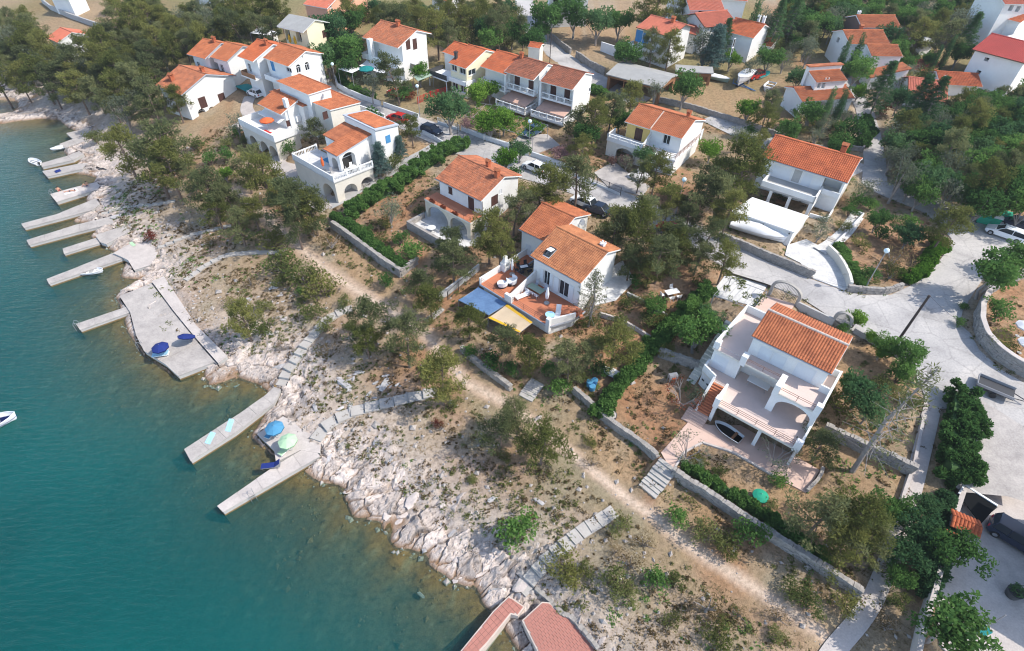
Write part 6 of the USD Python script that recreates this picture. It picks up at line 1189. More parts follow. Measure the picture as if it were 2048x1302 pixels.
gr = scatter(26000, lambda x, y: np.where(land_distance(x, y) > 3, .2 + .8 * smooth(.40, .62, fbm(x, y, .3, 4, 83)), 0) * wild(x, y) * smooth(.9, 2.2, shapely.distance(track, shapely.points(np.column_stack([x, y])))), (-60, 62, 13, 95), 9, tufts)
tag(stage.GetPrimAtPath(part('/World', 'dry_grass', gr, 'grass_dry')), 'short dry grass over the slopes and garden plots', 'grass', None, 'stuff')
# ------------------------------------------------------------------ vegetation: forms built once, then each tree a thing of its own
def quads(c, r, n, l, w, rng, up=.35, flat=1.0):
    """n leaf-sized diamonds spread through the outer part of a clump"""
    d = rng.normal(size=(n, 3)); d /= np.linalg.norm(d, axis=1, keepdims=True); p = c + d * (r * rng.uniform(.45, 1.05, (n, 1))) * [1, 1, flat]
    a = rng.normal(size=(n, 3)) + d * .8; a[:, 2] += up; a /= np.linalg.norm(a, axis=1, keepdims=True); b = np.cross(a, rng.normal(size=(n, 3))); b /= np.maximum(np.linalg.norm(b, axis=1, keepdims=True), 1e-6)
    s = rng.uniform(.7, 1.35, (n, 1)); a *= l / 2 * s; b *= w / 2 * s
    return np.stack([p - a, p + b, p + a, p - b], 1).reshape(-1, 3)
def leaves(clumps, n, l, w, rng, up=.35, flat=.75):
    v = np.vstack([quads(np.asarray(c), r, max(6, int(n * (r / .6) ** 2)), l, w, rng, up, flat) for c, r in clumps]); i = np.arange(len(v)).reshape(-1, 4); return v, i
FORMS = {}
def form(kind, crown_mat, bark, height, radius, clumps, limbs, n, l, w, rng, up=.35, flat=.75):
    k = sum(1 for q in FORMS if q[0] == kind) + 1; path = f'/World/{kind}_form_{k}'; stage.CreateClassPrim(path)
    if limbs is not None: usdkit.mesh(stage, path + '/trunk', limbs.arrays(), M[bark], smooth=50)
    if clumps: usdkit.mesh(stage, path + '/crown', leaves(clumps, n, l, w, rng, up, flat), M[crown_mat])
    FORMS[(kind, k)] = (path, height, radius)
def pine_form(seed, mat, H0=6.0, R0=2.6, dens=58, low=.34, layers=13):
    r = np.random.default_rng(seed); mb = MB(); lean = r.normal(0, .35, 2); pts = [np.array([lean[0] * t * t * 1.5, lean[1] * t * t * 1.5, H0 * .86 * t]) for t in np.linspace(0, 1, 7)]; mb.path(pts, .15, .05, 7); cl = []
    for i in range(layers):
        t = low + (1 - low) * (i / (layers - 1)); o = np.array([np.interp(t, np.linspace(0, 1, 7), [q[k] for q in pts]) for k in range(3)]); a = i * 2.4 + r.uniform(-.5, .5); reach = R0 * (1.0 - .62 * max(0, (t - .55) / .45)) * r.uniform(.55, 1.05) * (.75 + .25 * min(1, (t - low) / .2 + .3)); e = o + np.array([math.cos(a) * reach, math.sin(a) * reach, reach * r.uniform(.05, .35)])
        mid = (o + e) / 2 + [0, 0, -.1]; mb.path([o, mid, e], .055, .018, 5)
        for q in (.5, .78, 1.0):
            for _ in range(2): cl.append((o + (e - o) * q + r.normal(0, .32, 3) * [1, 1, .55] + [0, 0, .1], r.uniform(.38, .72)))
    cl.append((pts[-1] + [0, 0, .2], .6)); cl.append((pts[-1] + [.3, .2, -.2], .6)); form('pine', mat, 'bark', H0, R0, cl, mb, dens, .30, .085, r, .5, .7)
for s, m_ in ((1, 'pine_needles'), (2, 'pine_olive'), (3, 'pine_needles'), (4, 'pine_olive')): pine_form(s, m_, 6.0 + .3 * s, 2.6, 60)
def dome_form(kind, seed, mat, bark, H0, R0, trunk, n, l, w, nc=34, r0=.75, squash=.8, hollow=.5):
    r = np.random.default_rng(seed); mb = MB(); cz = trunk + (H0 - trunk) * .5; hh = (H0 - trunk) * .5; cl = []; mb.path([(0, 0, -.2), (r.normal(0, .1), r.normal(0, .1), trunk * .7), (r.normal(0, .2), r.normal(0, .2), trunk + hh * .6)], .04 * R0 + .07, .05, 7)
    for i in range(nc):
        d = r.normal(size=3); d /= np.linalg.norm(d); d[2] = d[2] * .9 + .15; q = r.uniform(hollow, 1.0) * (1 + .25 * math.sin(3 * math.atan2(d[1], d[0]) + seed)); c = np.array([d[0] * (R0 - r0 * .6) * q, d[1] * (R0 - r0 * .6) * q, cz + d[2] * (hh - r0 * .4) * q]); cl.append((c, r0 * r.uniform(.65, 1.15)))
        if i % 4 == 0: mb.path([(0, 0, trunk * .6), (c + [0, 0, trunk]) / 2, c], .05, .015, 5)
    form(kind, mat, bark, H0, R0, cl, mb, n, l, w, r, .2, squash)
for s, m_ in ((11, 'leaf_green'), (12, 'leaf_deep'), (13, 'leaf_green')): dome_form('broadleaf', s, m_, 'bark_grey', 4.6, 2.2, 1.2, 62, .26, .16)
for s in (21, 22): dome_form('fruit_tree', s, 'leaf_bright', 'bark_grey', 3.6, 1.9, 1.0, 60, .24, .15)
for s in (31, 32): dome_form('olive', s, 'leaf_silver', 'bark_grey', 3.8, 1.8, .9, 46, .22, .07, 26, .62)
for s, m_ in ((41, 'leaf_scrub'), (42, 'leaf_scrub'), (43, 'pine_olive')): dome_form('shrub', s, m_, 'bark', 1.7, 1.5, .15, 52, .20, .085, 26, .5, .8, .35)
for s in (51, 52): dome_form('green_shrub', s, 'leaf_green', 'bark', 1.7, 1.4, .15, 54, .20, .11, 24, .5, .8, .4)
for s in (61, 62): dome_form('dry_shrub', s, 'leaf_dry', 'bark_grey', 1.5, 1.4, .1, 26, .20, .05, 22, .5, .8, .3)
for s in (71,): dome_form('oleander', s, 'leaf_flower', 'bark', 2.2, 1.4, .3, 60, .18, .11, 24, .5)
for s in (81,): dome_form('red_shrub', s, 'leaf_red', 'bark', 1.7, 1.4, .2, 56, .18, .10, 22, .5)
def cypress_form(seed, mat='leaf_deep', H0=8.0, R0=.9):
    r = np.random.default_rng(seed); cl = [(np.array([r.normal(0, .12), r.normal(0, .12), z]) + 0, R0 * (.35 + .75 * math.sin(math.pi * min(1, (z / H0) ** .8 * .82 + .12))) * .8) for z in np.linspace(.5, H0 - .3, 20)]; mb = MB(); mb.tube((0, 0, -.2), (0, 0, H0 * .9), .14, .03, 6); form('cypress', mat, 'bark', H0, R0, cl, mb, 120, .24, .09, r, 1.2, 1.1)
cypress_form(91); cypress_form(92)
def conifer_form(kind, seed, mat, H0, R0, n, layers, dens, droop=-.1):
    r = np.random.default_rng(seed); mb = MB(); mb.path([(0, 0, -.3), (r.normal(0, .12), r.normal(0, .12), H0 * .5), (r.normal(0, .2), r.normal(0, .2), H0)], .16, .03, 7); cl = []
    for i in range(layers):
        t = .22 + .78 * i / layers; z = H0 * t; reach = R0 * (1 - t) ** .75 * r.uniform(.75, 1.1) + .2
        for k in range(n):
            a = k * 2 * math.pi / n + i * .7 + r.uniform(-.35, .35); L = reach * r.uniform(.6, 1.1); e = np.array([math.cos(a) * L, math.sin(a) * L, z + L * droop]); mb.path([(0, 0, z), e], .035, .01, 4)
            for q in (.45, .75, 1.0): cl.append((np.array([0, 0, z]) + (e - [0, 0, z]) * q + r.normal(0, .1, 3), .30))
    form(kind, mat, 'bark_grey', H0, R0, cl, mb, dens, .26, .06, r, .1, .6)
conifer_form('thin_conifer', 101, 'pine_needles', 9.5, 2.4, 4, 15, 26, .12); conifer_form('thin_conifer', 102, 'pine_needles', 9.0, 2.8, 5, 15, 40, .15)
conifer_form('blue_conifer', 111, 'leaf_blue', 5.0, 1.5, 7, 14, 90, .0)
conifer_form('dark_conifer', 121, 'leaf_deep', 9.0, 2.6, 7, 16, 120, -.05)
def bare_form(seed, mat, n=10):
    r = np.random.default_rng(seed); mb = MB(); cl = []
    for k in range(9):
        a = r.uniform(0, 6.3); p0 = np.array([0, 0, .5]); p1 = np.array([math.cos(a) * .8, math.sin(a) * .8, 1.6 + r.uniform(0, .5)]); mb.path([(0, 0, 0), p0, p1], .05, .03, 5)
        for _ in range(5): b = a + r.normal(0, .6); p2 = p1 + [math.cos(b) * r.uniform(.5, 1.1), math.sin(b) * r.uniform(.5, 1.1), r.uniform(.2, .9)]; mb.path([p1, (p1 + p2) / 2 + r.normal(0, .08, 3), p2], .02, .008, 4); cl.append((p2, .3))
    form('bare_tree', mat, 'bark_grey', 3.0, 1.7, cl, mb, n * 4, .16, .07, r)
bare_form(131, 'leaf_red', 9); bare_form(132, 'leaf_silver', 12)

# words for where a tree stands: the landmark nearest to it in the photograph
MARKS = [(1150, 500, 'the house with the skylight'), (1600, 690, 'the stepped villa'), (950, 390, 'the arched house'), (1340, 265, 'the yellow-and-white duplex'), (1610, 370, 'the house with the garage roof'), (1080, 200, 'the brown-roofed terraced pair'), (940, 140, 'the veranda house'), (790, 90, 'the balcony house'), (615, 80, 'the grey-roofed house'), (580, 120, 'the stepped row of houses'), (395, 190, 'the gable house'), (585, 230, 'the staggered villa'), (700, 310, 'the balustrade villa'),
         (1320, 75, 'the coral-roofed house'), (1465, 95, 'the double-chimney house'), (1700, 85, 'the long-roofed house'), (1655, 170, 'the raised-storey house'), (1770, 130, 'the mono-pitch house'), (1870, 190, 'the pinkish bungalow'), (1985, 125, 'the red hip-roofed house'), (1990, 45, 'the corner villa'), (1290, 160, 'the open sheds'), (1485, 170, 'the boats on land'), (1750, 540, 'the corner lamp post'), (1820, 640, 'the utility pole'), (2000, 640, 'the curved stone wall'), (2005, 470, 'the white estate car'), (1960, 1150, 'the shaded courtyard'), (1760, 1160, 'the concrete footpath'),
         (1690, 920, 'the terrace retaining wall'), (1500, 1045, 'the long hedge wall'), (1560, 990, 'the emerald parasol'), (1480, 900, 'the pink driveway'), (1310, 960, 'the gate stair'), (1340, 770, 'the garden grill'), (1130, 1090, 'the straight slab steps'), (1110, 1260, 'the red tiled decks'), (850, 790, 'the pale slab path'), (600, 700, 'the curved slab steps'), (560, 880, 'the parasol platform'), (340, 660, 'the broad bathing platform'), (460, 510, 'the winding rock path'), (300, 415, 'the shore path'), (150, 385, 'the sunbathing deck'), (730, 505, 'the hedge wall'), (870, 630, 'the stepping slabs'), (1000, 620, 'the blue awning'), (1060, 780, 'the shaded stair'), (1220, 850, 'the covered barbecue'), (1230, 750, 'the blue and white garden boat'), (1500, 590, 'the vine court'), (1210, 395, 'the parked street cars'), (1070, 340, 'the white hatchback'), (865, 265, 'the dark blue car'), (1520, 470, 'the covered boat'), (1130, 1000, 'the dirt path'), (780, 610, 'the bend of the dirt path'), (1060, 40, 'the back road'), (130, 70, 'the red-roofed hut'), (1745, 280, 'the shaded lane'), (1360, 395, 'the second lamp post'), (720, 150, 'the white sun sails')]
LOOK = {'pine': ('dark', 'olive-green', 'dense', 'yellowish'), 'broadleaf': ('rounded', 'deep green', 'leafy'), 'fruit_tree': ('bright green', 'light green'), 'olive': ('silvery', 'grey-green'), 'shrub': ('olive', 'scrubby', 'mounded'), 'green_shrub': ('fresh green', 'dense green'), 'dry_shrub': ('dried-out', 'brownish'), 'oleander': ('pink-flowering',), 'red_shrub': ('reddish',), 'cypress': ('slender dark', 'pointed dark'), 'thin_conifer': ('tall thin', 'sparse tall'), 'blue_conifer': ('bluish',), 'dark_conifer': ('dark layered',), 'bare_tree': ('nearly bare reddish', 'twiggy silver')}
WORD = {'pine': 'pine tree', 'broadleaf': 'broadleaf tree', 'fruit_tree': 'fruit tree', 'olive': 'olive tree', 'shrub': 'shrub', 'green_shrub': 'shrub', 'dry_shrub': 'shrub', 'oleander': 'oleander', 'red_shrub': 'shrub', 'cypress': 'cypress', 'thin_conifer': 'conifer', 'blue_conifer': 'conifer', 'dark_conifer': 'conifer', 'bare_tree': 'small tree'}
NAME = {'pine': 'pine_tree', 'broadleaf': 'broadleaf_tree', 'fruit_tree': 'fruit_tree', 'olive': 'olive_tree', 'green_shrub': 'shrub', 'dry_shrub': 'shrub', 'red_shrub': 'shrub', 'cypress': 'cypress_tree', 'thin_conifer': 'conifer_tree', 'blue_conifer': 'conifer_tree', 'dark_conifer': 'conifer_tree', 'bare_tree': 'bare_tree'}
def side(u, v, m):
    dx, dy = u - m[0], v - m[1]; return ('right of' if dx > 0 else 'left of') if abs(dx) > 1.1 * abs(dy) else ('below' if dy > 0 else 'above')
taken = {}
TREES = []      # kind, u, v, width in pixels, optional height factor
def T(kind, *spots): TREES.extend((kind, *s) for s in spots)
T('pine', (742, 640, 88), (730, 678, 62), (812, 684, 86), (882, 750, 98), (905, 520, 74), (938, 640, 62), (1004, 672, 64), (1062, 700, 60), (1002, 855, 82), (1086, 886, 96), (1036, 842, 70), (483, 634, 70), (475, 447, 60), (525, 350, 82), (596, 396, 100), (622, 416, 70), (592, 452, 66), (247, 300, 80), (300, 312, 105), (334, 330, 84), (417, 374, 80), (430, 418, 58), (487, 334, 70), (350, 200, 52), (1646, 1030, 112), (1719, 1038, 112), (1743, 1088, 84), (1690, 1080, 90), (1297, 428, 82), (1240, 446, 72), (1224, 466, 76), (1278, 456, 84), (1324, 508, 84), (1358, 500, 56), (1408, 476, 70), (1452, 520, 66), (1398, 514, 56), (1231, 690, 88), (1140, 730, 70), (1104, 374, 80), (1157, 352, 88), (1314, 340, 60, 1.2), (1402, 377, 78), (1490, 336, 104), (1442, 392, 86), (1190, 234, 66), (1224, 214, 62), (1264, 194, 54), (1152, 250, 52), (1164, 294, 46), (1028, 416, 66), (978, 464, 78), (900, 490, 68), (1000, 494, 62), (792, 148, 58, 1.2), (822, 254, 42), (629, 258, 44), (1340, 96, 50, 1.3), (1306, 98, 46, 1.3), (1896, 452, 76), (1646, 888, 72), (1531, 236, 48), (1546, 214, 46), (1843, 70, 54), (1898, 71, 60), (1310, 24, 74), (1356, 50, 44), (1366, 26, 46), (800, 46, 60), (874, 60, 62), (540, 60, 50))
T('broadleaf', (1400, 664, 82), (1371, 174, 60), (899, 218, 72), (1913, 1102, 86), (1903, 1252, 130), (1836, 1056, 78), (1994, 546, 88), (2042, 516, 66), (1819, 1106, 78), (1786, 1020, 66), (1816, 708, 62), (1723, 786, 76), (1252, 110, 52), (699, 104, 62), (652, 114, 54), (1620, 228, 50), (1717, 138, 58), (1598, 156, 44), (1537, 118, 48), (1064, 80, 50), (1770, 70, 48), (2030, 130, 50), (1796, 1152, 58), (1853, 1012, 50), (1098, 36, 60), (1150, 28, 60), (1196, 46, 60), (1238, 44, 50), (1080, 62, 40), (660, 60, 66), (700, 44, 56))
T('fruit_tree', (1012, 318, 46), (1422, 300, 44), (955, 188, 46), (980, 180, 38), (1006, 240, 50), (980, 248, 56), (1713, 638, 40), (1746, 674, 28), (1766, 702, 40), (1497, 220, 44), (1719, 184, 32), (450, 347, 30), (840, 148, 40), (1463, 118, 36))
T('olive', (473, 248, 44), (779, 420, 56), (742, 172, 48), (1651, 442, 36), (1642, 464, 38), (1730, 376, 48), (1529, 46, 56), (1614, 90, 40), (1394, 794, 42), (1481, 274, 44), (790, 252, 34), (1412, 90, 70), (1506, 134, 46), (1311, 182, 42), (1254, 324, 30))
T('shrub', (855, 738, 52), (569, 522, 84), (612, 546, 70), (646, 566, 76), (620, 622, 52), (652, 648, 44), (542, 478, 58), (526, 610, 40), (519, 652, 56), (1124, 1122, 80), (1172, 1136, 42), (1240, 1046, 56), (1148, 1156, 54), (1231, 1160, 74), (1257, 1186, 54), (1440, 1264, 66), (1586, 1178, 54), (1620, 1206, 64), (1696, 1202, 56), (1556, 1268, 38), (1417, 1066, 72), (1456, 1084, 60), (1300, 636, 54), (1257, 602, 40), (1064, 726, 50), (187, 270, 40), (383, 284, 44), (1686, 806, 76), (1770, 768, 56), (1803, 1202, 46), (1054, 374, 46), (785, 322, 44), (600, 600, 30), (1180, 880, 30), (945, 958, 26), (1350, 1162, 44), (1340, 1240, 44), (560, 560, 40), (690, 600, 36), (2003, 676, 56), (700, 650, 34), (905, 800, 36), (1010, 910, 30), (860, 640, 26), (1660, 1140, 50), (1330, 700, 44), (1290, 600, 36), (1180, 640, 40), (1400, 560, 40))
T('green_shrub', (1035, 1066, 92), (1357, 1032, 58), (1498, 1068, 74), (1314, 1156, 62), (730, 460, 30), (822, 498, 58), (800, 476, 38), (1028, 342, 38), (745, 230, 46), (599, 158, 62), (640, 150, 40), (522, 164, 30), (579, 294, 38), (1929, 611, 24), (1923, 644, 26), (1689, 654, 32), (1799, 752, 58), (1766, 462, 40), (1820, 468, 46), (1743, 545, 46), (2006, 620, 60), (1559, 958, 46), (1709, 254, 62), (1686, 278, 54), (805, 182, 48), (1344, 378, 44), (300, 208, 48), (1120, 770, 56), (1100, 740, 44), (1200, 735, 50), (1275, 560, 40), (1500, 260, 34), (1720, 404, 44), (1745, 406, 34), (1700, 420, 34), (1820, 440, 44), (980, 720, 50), (940, 700, 40), (1020, 735, 40), (600, 580, 24), (770, 560, 40))
T('dry_shrub', (655, 694, 56), (1264, 1122, 66), (1793, 512, 80), (1785, 545, 44), (659, 478, 58), (622, 456, 60), (769, 348, 30), (1776, 1250, 56), (1185, 922, 40), (1290, 1082, 52), (1424, 1208, 84), (1700, 545, 30), (880, 850, 34), (460, 600, 40), (560, 690, 34), (420, 480, 36), (370, 455, 30), (1380, 1215, 50), (1230, 1100, 40), (1560, 1230, 50), (500, 560, 34), (545, 640, 34), (790, 860, 26), (1480, 1225, 40), (1640, 1180, 40))
T('oleander', (1121, 306, 40), (936, 246, 34), (1254, 322, 30), (1225, 320, 22), (880, 214, 26))
T('red_shrub', (1767, 212, 42), (300, 470, 30), (875, 845, 26), (820, 190, 26), (1640, 150, 22))
T('cypress', (1686, 112, 16), (1714, 106, 16), (1655, 214, 17), (1682, 210, 17), (1896, 102, 14), (1508, 40, 20), (1872, 118, 12))
T('thin_conifer', (1186, 590, 80), (1790, 835, 150))
T('blue_conifer', (759, 314, 38), (799, 292, 26), (1432, 92, 50))
T('dark_conifer', (1767, 172, 62), (1939, 70, 46), (1452, 70, 40), (1838, 200, 60), (1866, 206, 60), (1556, 40, 44), (1590, 30, 50))
T('bare_tree', (1556, 912, 62), (1367, 794, 62), (1378, 902, 62))
T('pine', (1335, 470, 70), (1346, 486, 64), (1262, 520, 60), (1300, 540, 56), (1180, 700, 60), (860, 600, 66), (846, 566, 60), (1340, 400, 60), (1280, 350, 44), (1460, 420, 70), (1380, 430, 60), (560, 400, 60), (460, 390, 56), (505, 420, 56), (380, 350, 60), (1080, 400, 56), (1420, 350, 60), (1520, 290, 44), (690, 270, 34))
T('broadleaf', (1310, 610, 44), (1420, 640, 50), (1390, 620, 46), (1770, 690, 46), (1740, 820, 60), (1700, 770, 44), (1812, 740, 46), (1040, 300, 40), (1170, 270, 50), (1240, 240, 46), (1290, 310, 40), (1680, 300, 40), (1580, 260, 44), (1820, 470, 50), (1760, 440, 44))
T('shrub', (1270, 700, 50), (1240, 640, 44), (1330, 640, 44), (1210, 680, 40), (1160, 750, 44), (1500, 380, 40), (1450, 360, 44), (1790, 540, 44), (1720, 480, 40), (1690, 450, 36), (760, 480, 30), (770, 440, 34), (840, 420, 30), (1660, 700, 40), (1800, 790, 44), (1830, 800, 44), (1540, 1010, 40), (1400, 920, 36), (1440, 940, 30))
FULLER = {}
for k, (path, h0, r0) in FORMS.items(): FULLER.setdefault(k[0], []).append((path, h0, r0))
def put_tree(kind, u, v, wpx, hf=1.0, label=None, group=None, k=0, rng=None):
    forms = FULLER[kind]; path, h0, r0 = forms[k % len(forms)]; lift = 2.0
    for _ in range(3):
        g = G(u, v, lift); dist_ = np.linalg.norm(g + [0, 0, lift] - [0, 0, CAMZ]); cosb = np.dot(ray(u, v) / np.linalg.norm(ray(u, v)), FW); s = wpx * (dist_ * cosb) / FPX / 2 / r0 * 1.2; lift = .58 * h0 * s * hf
    rot = rng.uniform(0, 360)
    return place(NAME.get(kind, kind), path, (g[0], g[1], float(H(g[0], g[1])[0]) - .05), rot, (s, s, s * hf), label, WORD[kind].split()[-1], group)
rng = np.random.default_rng(17)
for i, spec in enumerate(TREES):
    kind, u, v, wpx = spec[:4]; hf = spec[4] if len(spec) > 4 else 1.0
    near_ = sorted(MARKS, key=lambda m: (m[0] - u) ** 2 + 1.6 * (m[1] - v) ** 2); n_form = len(FULLER[kind]); k = i % n_form
    looks = LOOK[kind]; size = 'large ' if wpx * (1.0 if v > 500 else 1.5) > 92 else ('small ' if wpx * (1.0 if v > 500 else 1.5) < 42 else ''); done = None
    for form_k in range(n_form):
        kk = (k + form_k) % n_form; look = looks[kk % len(looks)]
        for m in near_[:3]:
            lab = f'{size}{look} {WORD[kind]} {side(u, v, m)} {m[2]}'
            if lab not in taken: done = (lab, kk); break
        if done: break
    if not done:
        for a in near_[:4]:
            for b in near_[:4]:
                lab = f'{size}{looks[k % len(looks)]} {WORD[kind]} {side(u, v, a)} {a[2]}, toward {b[2]}'
                if a is not b and lab not in taken: done = done or (lab, k)
    lab, k = done or (f'{size}{looks[0]} {WORD[kind]} near {near_[0][2]}', k); taken[lab] = 1
    put_tree(kind, u, v, wpx, hf * rng.uniform(.92, 1.1), lab, None, k, rng)
# the woods: each tree in view one by one, where nothing tells them apart they share a label
WOOD_MARKS = [(30, 150, 'the far cove'), (150, 180, 'the wooded shore'), (240, 240, 'the concrete slip'), (160, 50, 'the upper left wall'), (60, 30, 'the sandy clearing'), (300, 140, 'the rusty gable roof'), (1900, 370, 'the shaded lane bend'), (2030, 250, 'the red house garden'), (2030, 400, 'the waste containers'), (1750, 15, 'the timber-gabled house'), (1900, 30, 'the hillside road')]
def woods(px, n, kinds, w0, w1, label, group, gap=.55, seed=1):
    r = np.random.default_rng(seed); poly = Polygon(px); b = poly.bounds; pts = []; tries = 0
    while len(pts) < n and tries < 20000:
        tries += 1; u, v = r.uniform(b[0], b[2]), r.uniform(b[1], b[3]); w = r.uniform(w0, w1) * (.75 + .5 * (v - b[1]) / max(b[3] - b[1], 1))
        if poly.contains(Point(u, v)) and all((u - a) ** 2 + 2.2 * (v - c) ** 2 > (gap * (w + d) / 2) ** 2 for a, c, d in pts): pts.append((u, v, w))
    for j, (u, v, w) in enumerate(pts):
        kind = kinds[r.integers(len(kinds))]; k = int(r.integers(4)); m = min(MARKS + WOOD_MARKS, key=lambda m: (m[0] - u) ** 2 + 1.6 * (m[1] - v) ** 2); put_tree(kind, u, v, w, r.uniform(.9, 1.25), f'{LOOK[kind][k % len(FULLER[kind]) % len(LOOK[kind])]} {WORD[kind]} {label}, {side(u, v, m)} {m[2]}', group, k, r)
woods([(-20, 34), (60, 46), (90, 98), (150, 118), (190, 80), (240, 66), (330, 36), (440, 12), (560, 12), (540, 50), (470, 60), (420, 80), (350, 90), (325, 120), (300, 158), (305, 205), (270, 234), (230, 222), (190, 198), (140, 178), (60, 164), (-20, 158)], 104, ['pine', 'pine', 'pine', 'pine', 'pine', 'olive'], 40, 62, 'in the left shore wood', 'trees of the left wood', .50, 3)
woods([(215, 0), (300, 0), (330, 40), (250, 60), (215, 40)], 12, ['pine'], 34, 48, 'by the long grey wall', 'pines by the upper wall', .6, 4)
woods([(690, 30), (760, 10), (860, 20), (1040, 10), (1050, 70), (1010, 90), (960, 74), (900, 78), (860, 60), (820, 44), (760, 40)], 42, ['pine', 'broadleaf', 'pine', 'shrub'], 36, 56, 'in the upper middle wood', 'trees of the middle wood', .52, 5)
woods([(1790, 268), (1830, 226), (1880, 222), (1935, 200), (2060, 180), (2060, 415), (1990, 412), (1930, 400), (1880, 395), (1850, 400), (1800, 350), (1782, 310)], 76, ['broadleaf', 'broadleaf', 'broadleaf', 'pine', 'olive'], 46, 66, 'in the right edge wood', 'trees of the right wood', .50, 6)
woods([(1580, -10), (2060, -10), (1960, 20), (1930, 60), (1850, 46), (1800, 40), (1720, 30), (1660, 60), (1610, 70), (1560, 20)], 70, ['broadleaf', 'broadleaf', 'pine', 'olive'], 30, 46, 'in the top right wood', 'trees of the upper right wood', .45, 7)
woods([(1790, 60), (1850, 50), (1930, 60), (1920, 110), (1890, 160), (1800, 200), (1740, 190), (1790, 110)], 18, ['broadleaf', 'pine', 'shrub', 'olive'], 30, 44, 'in the upper right gardens', 'garden trees in the upper right', .7, 8)
woods([(1560, 140), (1620, 110), (1640, 60), (1580, 60), (1540, 100)], 10, ['broadleaf', 'olive', 'shrub'], 30, 42, 'in the upper gardens', 'garden trees left of the long-roofed house', .7, 9)
woods([(560, 260), (590, 262), (650, 250), (470, 260), (430, 300), (380, 320), (450, 310)], 8, ['shrub', 'green_shrub'], 26, 40, 'in the lane gardens', 'shrubs below the gable house', .7, 10)
woods([(1590, 215), (1700, 190), (1690, 280), (1600, 270)], 14, ['green_shrub', 'olive', 'shrub'], 26, 40, 'in the hedged plot', 'shrubs below the raised-storey house', .65, 11)
woods([(640, 70), (700, 60), (720, 130), (690, 140), (650, 120)], 10, ['broadleaf', 'green_shrub'], 34, 48, 'in the upper left gardens', 'trees between grey roof and balcony house', .6, 12)

# low scrub over the slopes: past counting
def cushions(mb, q, z, r):
    n = len(q); k = 26; c = np.column_stack([q, z])[:, None]; R = r.gamma(3.0, .10, (n, 1, 1)).clip(.1, .8); d = r.normal(size=(n, k, 3)); d /= np.linalg.norm(d, axis=-1, keepdims=True); d[..., 2] = np.abs(d[..., 2]) * .7; p = c + d * R * r.uniform(.4, 1.0, (n, k, 1)); a = r.normal(size=(n, k, 3)) + d; a *= .07 / np.linalg.norm(a, axis=-1, keepdims=True) * (1 + R * 1.2); b = np.cross(a, r.normal(size=(n, k, 3))); b *= .035 / np.maximum(np.linalg.norm(b, axis=-1, keepdims=True), 1e-6) * (1 + R)
    V = np.stack([p - a, p + b, p + a, p - b], 2).reshape(-1, 3); mb.add(V, np.arange(len(V)).reshape(-1, 4))
off_path = lambda x, y: smooth(1.2, 2.6, shapely.distance(track, shapely.points(np.column_stack([x, y]))))
for seed, mt, n, th, lab in ((13, 'leaf_scrub', 4200, .47, 'low olive scrub cushions over the shore slope'), (14, 'leaf_dry', 3600, .44, 'low withered scrub over the shore slope'), (15, 'leaf_green', 1500, .53, 'small green weeds over slopes and gardens')):
    sc = scatter(n, lambda x, y: np.where(land_distance(x, y) > 2.2, smooth(th + .02, th + .09, fbm(x, y, .20, 4, 90 + seed)) * (.4 + .6 * (land_distance(x, y) < 40)), 0) * wild(x, y) * off_path(x, y), (-70, 66, 12, 100), seed, cushions)
    tag(stage.GetPrimAtPath(part('/World', 'low_scrub', sc, mt)), lab, 'scrub', None, 'stuff')

# hedges: clipped leaves over a dark woody core
def hedge(label, px, w, h, mt='leaf_green', z=None, n=330, l=.28):
    q = along(px, .4); g = H(q[:, 0], q[:, 1]); path = thing('hedge', label, 'hedge', (0, 0, 0)); r = np.random.default_rng(zlib.crc32(label.encode()) % 9999)
    core = MB(); strip_wall(core, q, g - .3, g + h * .78, w * .62); part(path, 'inner_leaves', core, 'leaf_deep'); cl = []
    for (x, y), gz in zip(q, g):
        for _ in range(6): cl.append((np.array([x + r.normal(0, w * .27), y + r.normal(0, w * .27), gz + h * r.uniform(.25, .95)]), r.uniform(.75, 1.15) * min(.55, w * .42)))
    part(path, 'leaves', leaves(cl, n, l, l * .55, r, .3, .9), mt)
hedge('long clipped hedge running down the slope between awning house and stepped villa', [(1196, 832), (1222, 800), (1256, 756), (1290, 715), (1330, 672), (1372, 628), (1412, 590)], 1.3, 1.5)
hedge('green hedge on top of the stone wall below the arched house', [(672, 440), (705, 462), (740, 490), (772, 516), (806, 542)], 1.2, 1.1)
hedge('tall thick hedge along the lane beside the balustrade villa', [(700, 432), (740, 405), (780, 384), (820, 358), (858, 330), (900, 304), (926, 298)], 2.2, 1.8)
hedge('big bright hedge between footpath and concrete yard', [(1916, 812), (1912, 850), (1906, 890), (1902, 930), (1906, 968)], 3.0, 2.0)
hedge('low hedge behind the long stone wall below the villa lawn', [(1374, 940), (1420, 968), (1470, 1000), (1536, 1044), (1600, 1088), (1650, 1120)], .9, .9)
hedge('clipped hedge round the triangular garden at the road junction', [(1812, 566), (1836, 548), (1860, 518), (1878, 490)], 1.2, 1.0, 'leaf_bright')
hedge('low hedge along the curved forecourt wall below the grey shrub', [(1672, 498), (1690, 526), (1706, 552), (1722, 572)], 1.0, .8)
hedge('clipped dark hedge behind the curving grey lane wall', [(680, 154), (690, 170), (716, 184), (748, 198)], 1.0, .9)
hedge('hedge on the edge of the garden plot beside the shaded lane', [(1668, 288), (1694, 294), (1724, 292), (1738, 268), (1730, 244)], 1.3, 1.0)
hedge('hedge above the dry terrace at the yard of the right pair house', [(1112, 178), (1140, 172), (1200, 190), (1216, 198)], 1.2, 1.1)
hedge('dark hedge along the kerb wall left of the courtyard wall', [(1888, 1000), (1876, 1060), (1862, 1120), (1846, 1180)], 1.4, 1.1, 'leaf_deep')
